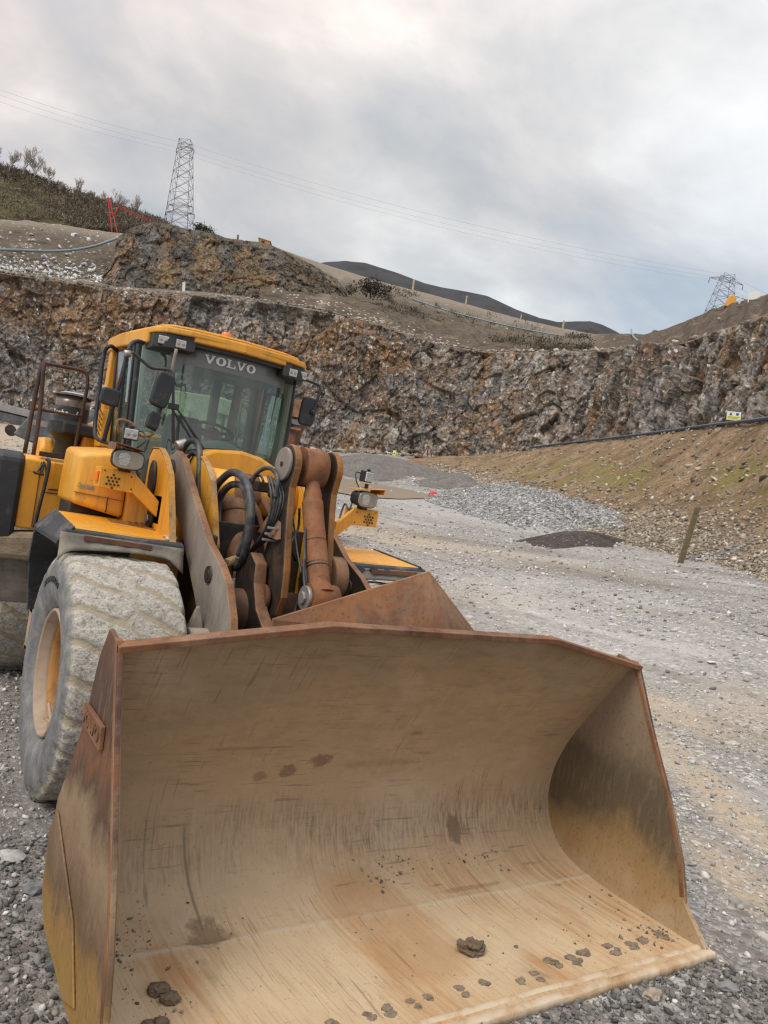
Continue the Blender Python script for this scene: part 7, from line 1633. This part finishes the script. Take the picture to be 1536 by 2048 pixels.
bush(at(404, 472, 136), 1.7, 2.2, 900, 1, 'dark green shrub on top of the rock knoll beside the pylon', DKG)
bush(at(425, 474, 137), 1.0, 1.2, 400, 2, 'low green shrub to the right of the taller one on the knoll', DKG)
bush(at(748, 596, 138), 3.2, 3.2, 1500, 3, 'large dark brown bush on the slope right of the knoll', BRN)
bush(at(700, 590, 140), 1.2, 1.8, 500, 4, 'thin brown bush left of the large one on the slope', BRN)
bush(at(778, 606, 136), 1.4, 1.4, 500, 5, 'small brown bush right beside the large one on the slope', BRN)
for i, (x, y) in enumerate(((845, 612), (872, 618), (905, 628), (985, 652), (1018, 660), (1045, 668), (1075, 674))):
    bush(at(x, y, 150), .8+.3*(i % 3), 1.0+.3*(i % 2), 220, 20+i, 'small dark green tuft below the hose on the upper slope, number %s from the left' % ['one', 'two', 'three', 'four', 'five', 'six', 'seven'][i], DKG)
for i, (x, y) in enumerate(((668, 612), (640, 560), (612, 552))):
    bush(at(x, y, 133), .9, 1.3, 260, 40+i, ['small brown tuft at the right foot of the knoll', 'small brown tuft high on the right shoulder of the knoll', 'brown tuft beside the shoulder of the knoll'][i], BRN)
# ---- red mast with its boom behind the earth ridge
def redmast(h, root):
    MB().hexa([(-.70, -.14, 0), (-.55, -.14, 0), (-.55, .14, 0), (-.70, .14, 0), (-.68, -.14, h), (-.5, -.14, h), (-.5, .14, h), (-.68, .14, h)]).obj('mast', M['red'], root, .03)
    MB().hexa([(.35, -.14, 0), (.50, -.14, 0), (.50, .14, 0), (.35, .14, 0), (-.52, -.14, h), (-.38, -.14, h), (-.38, .14, h), (-.52, .14, h)]).obj('stay', M['red'], root, .03)
    MB().tube([(-.4, 0, h*.62), (.3, 0, h*.55), (.9, 0, h*.72)], .12, 6, 2).obj('strut', M['red'], root)
    b = MB(); p0 = np.array([.9, 0, h*.72]); p1 = np.array([9.6, .0, -.4+h*.0+.6])
    for dz in (0, .42): b.cyl(p0+np.array([0, 0, dz]), p1+np.array([0, 0, dz*.6]), .03, n=5)
    for k in range(16): t, t2 = k/16, (k+1)/16; b.cyl(p0*(1-t)+p1*t, p0*(1-t2)+p1*t2+np.array([0, 0, .38]), .03, n=4)
    b.obj('boom', M['red'], root)
axis_obj('drilling_mast', at(232, 472, 152), at(222, 394, 152), redmast, 'bright red mast with a thin lattice boom behind the earth ridge', 'crane')
# ---- small orange cabin on the knoll
c_ = at(527, 492, 137); root = empty('site_cabin', c_, 'small orange and cream cabin on top of the rock knoll', 'cabin'); root.rotation_euler = (0, R_(6), -R_(25))
MB().box((-1.0, -.6, 0), (1.0, .6, .9)).obj('body', M['orangehut'], root, .05); MB().box((-1.15, -.7, .9), (1.1, .7, 1.05)).obj('roof', simple('cream_roof', (.55, .45, .33), .6), root, .03)
MB().box((1.1, -.2, .0), (1.3, .2, .75)).obj('end_post', M['wood'], root, .02); MB().box((-.5, -.62, .3), (.1, -.60, .7)).obj('window', M['black'], root)
# ---- yellow machine and white board above the right slope
c_ = at(1462, 612, 97); root = empty('yellow_plant', c_, 'rounded yellow machine cover with a grey arm on the right skyline', 'machine'); root.rotation_euler = (0, 0, -yaw-R_(20))
MB().prism([(-.75, -.2), (-.62, .55), (-.28, 1.12), (.12, 1.18), (.42, .85), (.50, .2), (.40, -.2)], 1, -.5, .5).obj('cover', M['yellow'], root, .08)
MB().tube([(.30, 0, 1.15), (1.1, 0, .95), (2.0, 0, .62)], .05, 6, 2).obj('arm', M['galv'], root); MB().box((1.75, -.2, .45), (2.25, .2, .75)).obj('arm_head', M['greasy'], root, .05)
post(1478, 610, 1482, 590, 96, .10, M['signwhite'], 'short white post between the yellow cover and the white board')
c_ = at(1508, 592, 93); root = empty('notice_board', c_, 'blank white notice board on two posts on the right skyline', 'sign'); root.rotation_euler = (0, R_(-8), -yaw-R_(20))
MB().box((-.52, -.03, -.40), (.52, .03, .42)).obj('board', M['signwhite'], root, .01)
for s in (-1, 1): MB().box((s*.58-.06, -.05, -1.5 if s < 0 else -.6), (s*.58+.06, .05, .55)).obj('post', M['signwhite'], root, .01)
# ---- mobile plant parked behind the loader
def plant_base(px_, py_): return ray_floor(px_, py_)
c_ = at(95, 845, 27); zf = H(c_[0:1], c_[1:2])[0]
root = empty('conveyor', (c_[0], c_[1], zf), 'grey and black belt conveyor parked on the quarry floor behind the loader', 'conveyor'); root.rotation_euler = (0, 0, -R_(8)); hh = c_[2]-zf
root_z = hh
cv = MB(); cv.hexa([(-6, -.5, root_z+.35), (2.6, -.5, root_z-.20), (2.6, .5, root_z-.20), (-6, .5, root_z+.35), (-6, -.5, root_z+.47), (2.6, -.5, root_z-.05), (2.6, .5, root_z-.05), (-6, .5, root_z+.47)]); cv.obj('belt', M['rubber'], root)
MB().hexa([(-6, -.56, root_z+.12), (3, -.56, root_z-.55), (3, -.50, root_z-.55), (-6, -.50, root_z+.12), (-6, -.56, root_z+.36), (3, -.56, root_z-.25), (3, -.50, root_z-.25), (-6, -.50, root_z+.36)]).obj('side_frame', M['conv'], root, .01)
MB().hexa([(-6, -.58, root_z+.40), (-.4, -.58, root_z+.02), (-.4, -.52, root_z+.02), (-6, -.52, root_z+.40), (-6, -.58, root_z+.62), (-.4, -.58, root_z+.24), (-.4, -.52, root_z+.24), (-6, -.52, root_z+.62)]).obj('skirt', simple('pale_skirt', (.34, .31, .30), .8), root, .01)
MB().prism([(-.9, root_z-.55), (-.5, root_z+.15), (.2, root_z+.50), (1.2, root_z+.62), (2.6, root_z+.55), (2.6, root_z-.75), (-.2, root_z-.75)], 1, -.75, .75).obj('hopper', simple('slate_grey_paint', (.095, .11, .12), .6, var=.3, dirt=(.3, .26, .22), dirt_amt=.5), root, .03)
MB().box((-.5, -.76, root_z-.20), (2.4, -.74, root_z-.02)).obj('hopper_rib', M['plate_grey'], root)
MB().cyl((-1.0, -.6, root_z-.45), (-1.0, .6, root_z-.45), .16, n=16).obj('drum', M['greasy'], root)
for x in (-.2, 2.2):
    for y in (-.6, .6): MB().box((x-.08, y-.08, -.4), (x+.08, y+.08, root_z-.7)).obj('leg', M['conv'], root)
for x in (-3, -1.6, 1.2): MB().cyl((x, -.56, root_z-.3-.06*x), (x, .56, root_z-.3-.06*x), .07, n=10).obj('roller', M['greasy'], root)
c_ = at(425, 830, 26); zf = H(c_[0:1], c_[1:2])[0]
root = empty('crusher', (c_[0], c_[1], zf), 'pale green crushing machine standing behind the loader cab', 'crusher'); root.rotation_euler = (0, 0, -yaw); z0 = c_[2]-zf
MB().box((-1.5, 0, z0-.5), (.35, 1.8, z0+.62)).obj('body', M['green_machine'], root, .04); MB().hexa([(-.1, -.2, z0+.1), (.75, -.2, z0+.0), (.75, 1.6, z0+.0), (-.1, 1.6, z0+.1), (-.1, -.2, z0+.62), (.75, -.2, z0+.52), (.75, 1.6, z0+.52), (-.1, 1.6, z0+.62)]).obj('engine_cover', M['green_machine'], root, .04)
MB().box((.45, -.1, z0-.9), (.62, .1, z0+.05)).box((-.9, -.1, z0-.9), (-.75, .1, z0+.05)).obj('frame_post', M['green_machine'], root, .02)
MB().box((-1.9, .1, .75), (1.9, 1.7, z0-.9)).obj('chassis', M['conv'], root, .05)
for y in (-.1, 1.5): MB().prism([(-1.9, .45), (-1.7, -.05), (1.7, -.05), (1.9, .45), (1.6, .78), (-1.6, .78)], 1, y, y+.4).obj('crawler_track', M['rubber'], root, .05)
MB().box((-1.0, .2, z0-.9), (.3, 1.6, z0-.5)).obj('lower_housing', M['green_machine'], root, .03)
MB().tube([(.9, 0, z0-.8), (.9, 0, z0+.5), (1.0, 0, z0+.62), (1.7, 0, z0+.6), (1.8, 0, z0+.5), (1.8, 0, z0-.8)], .03, 8, 4).obj('handrail', M['plate_grey'], root)
MB().box((.8, -.2, z0-.9), (2.0, 1.5, z0-.8)).obj('walkway', M['conv'], root)
c_ = at(583, 842, 24); zf = H(c_[0:1], c_[1:2])[0]
root = empty('steel_hopper', (c_[0], c_[1], zf), 'rusty orange steel hopper standing behind the loader, right of the cab', 'hopper'); root.rotation_euler = (0, R_(2), -yaw); z0 = c_[2]-zf
MB().box((-.42, -.35, z0+.12), (.36, .6, z0+.62)).obj('upper_band', M['rust'], root, .02); MB().hexa([(-.50, -.3, z0-.95), (.05, -.3, z0-.95), (.05, .6, z0-.95), (-.5, .6, z0-.95), (-.42, -.3, z0+.10), (.28, -.3, z0+.10), (.28, .6, z0+.10), (-.42, .6, z0+.10)]).obj('chute', M['rust_dark'], root, .02)
MB().box((-.44, -.40, z0+.10), (.38, -.36, z0+.16)).box((-.44, -.40, z0-.28), (.25, -.36, z0-.22)).obj('rib', M['rust'], root)
MB().cyl((-.15, -.34, z0-.1), (-.15, -.42, z0-.1), .08, n=16).obj('eye', M['greasy'], root)
MB().box((-.1, -.34, z0-.12), (.2, -.32, z0+.04)).obj('patch', M['galv'], root)
MB().box((-1.0, -.2, .55), (1.1, 1.2, z0-.95)).obj('chassis', M['rust_dark'], root, .05)
for y in (-.35, 1.0): MB().prism([(-1.2, .35), (-1.05, -.05), (1.1, -.05), (1.25, .35), (1.0, .6), (-1.0, .6)], 1, y, y+.35).obj('crawler_track', M['rubber'], root, .04)
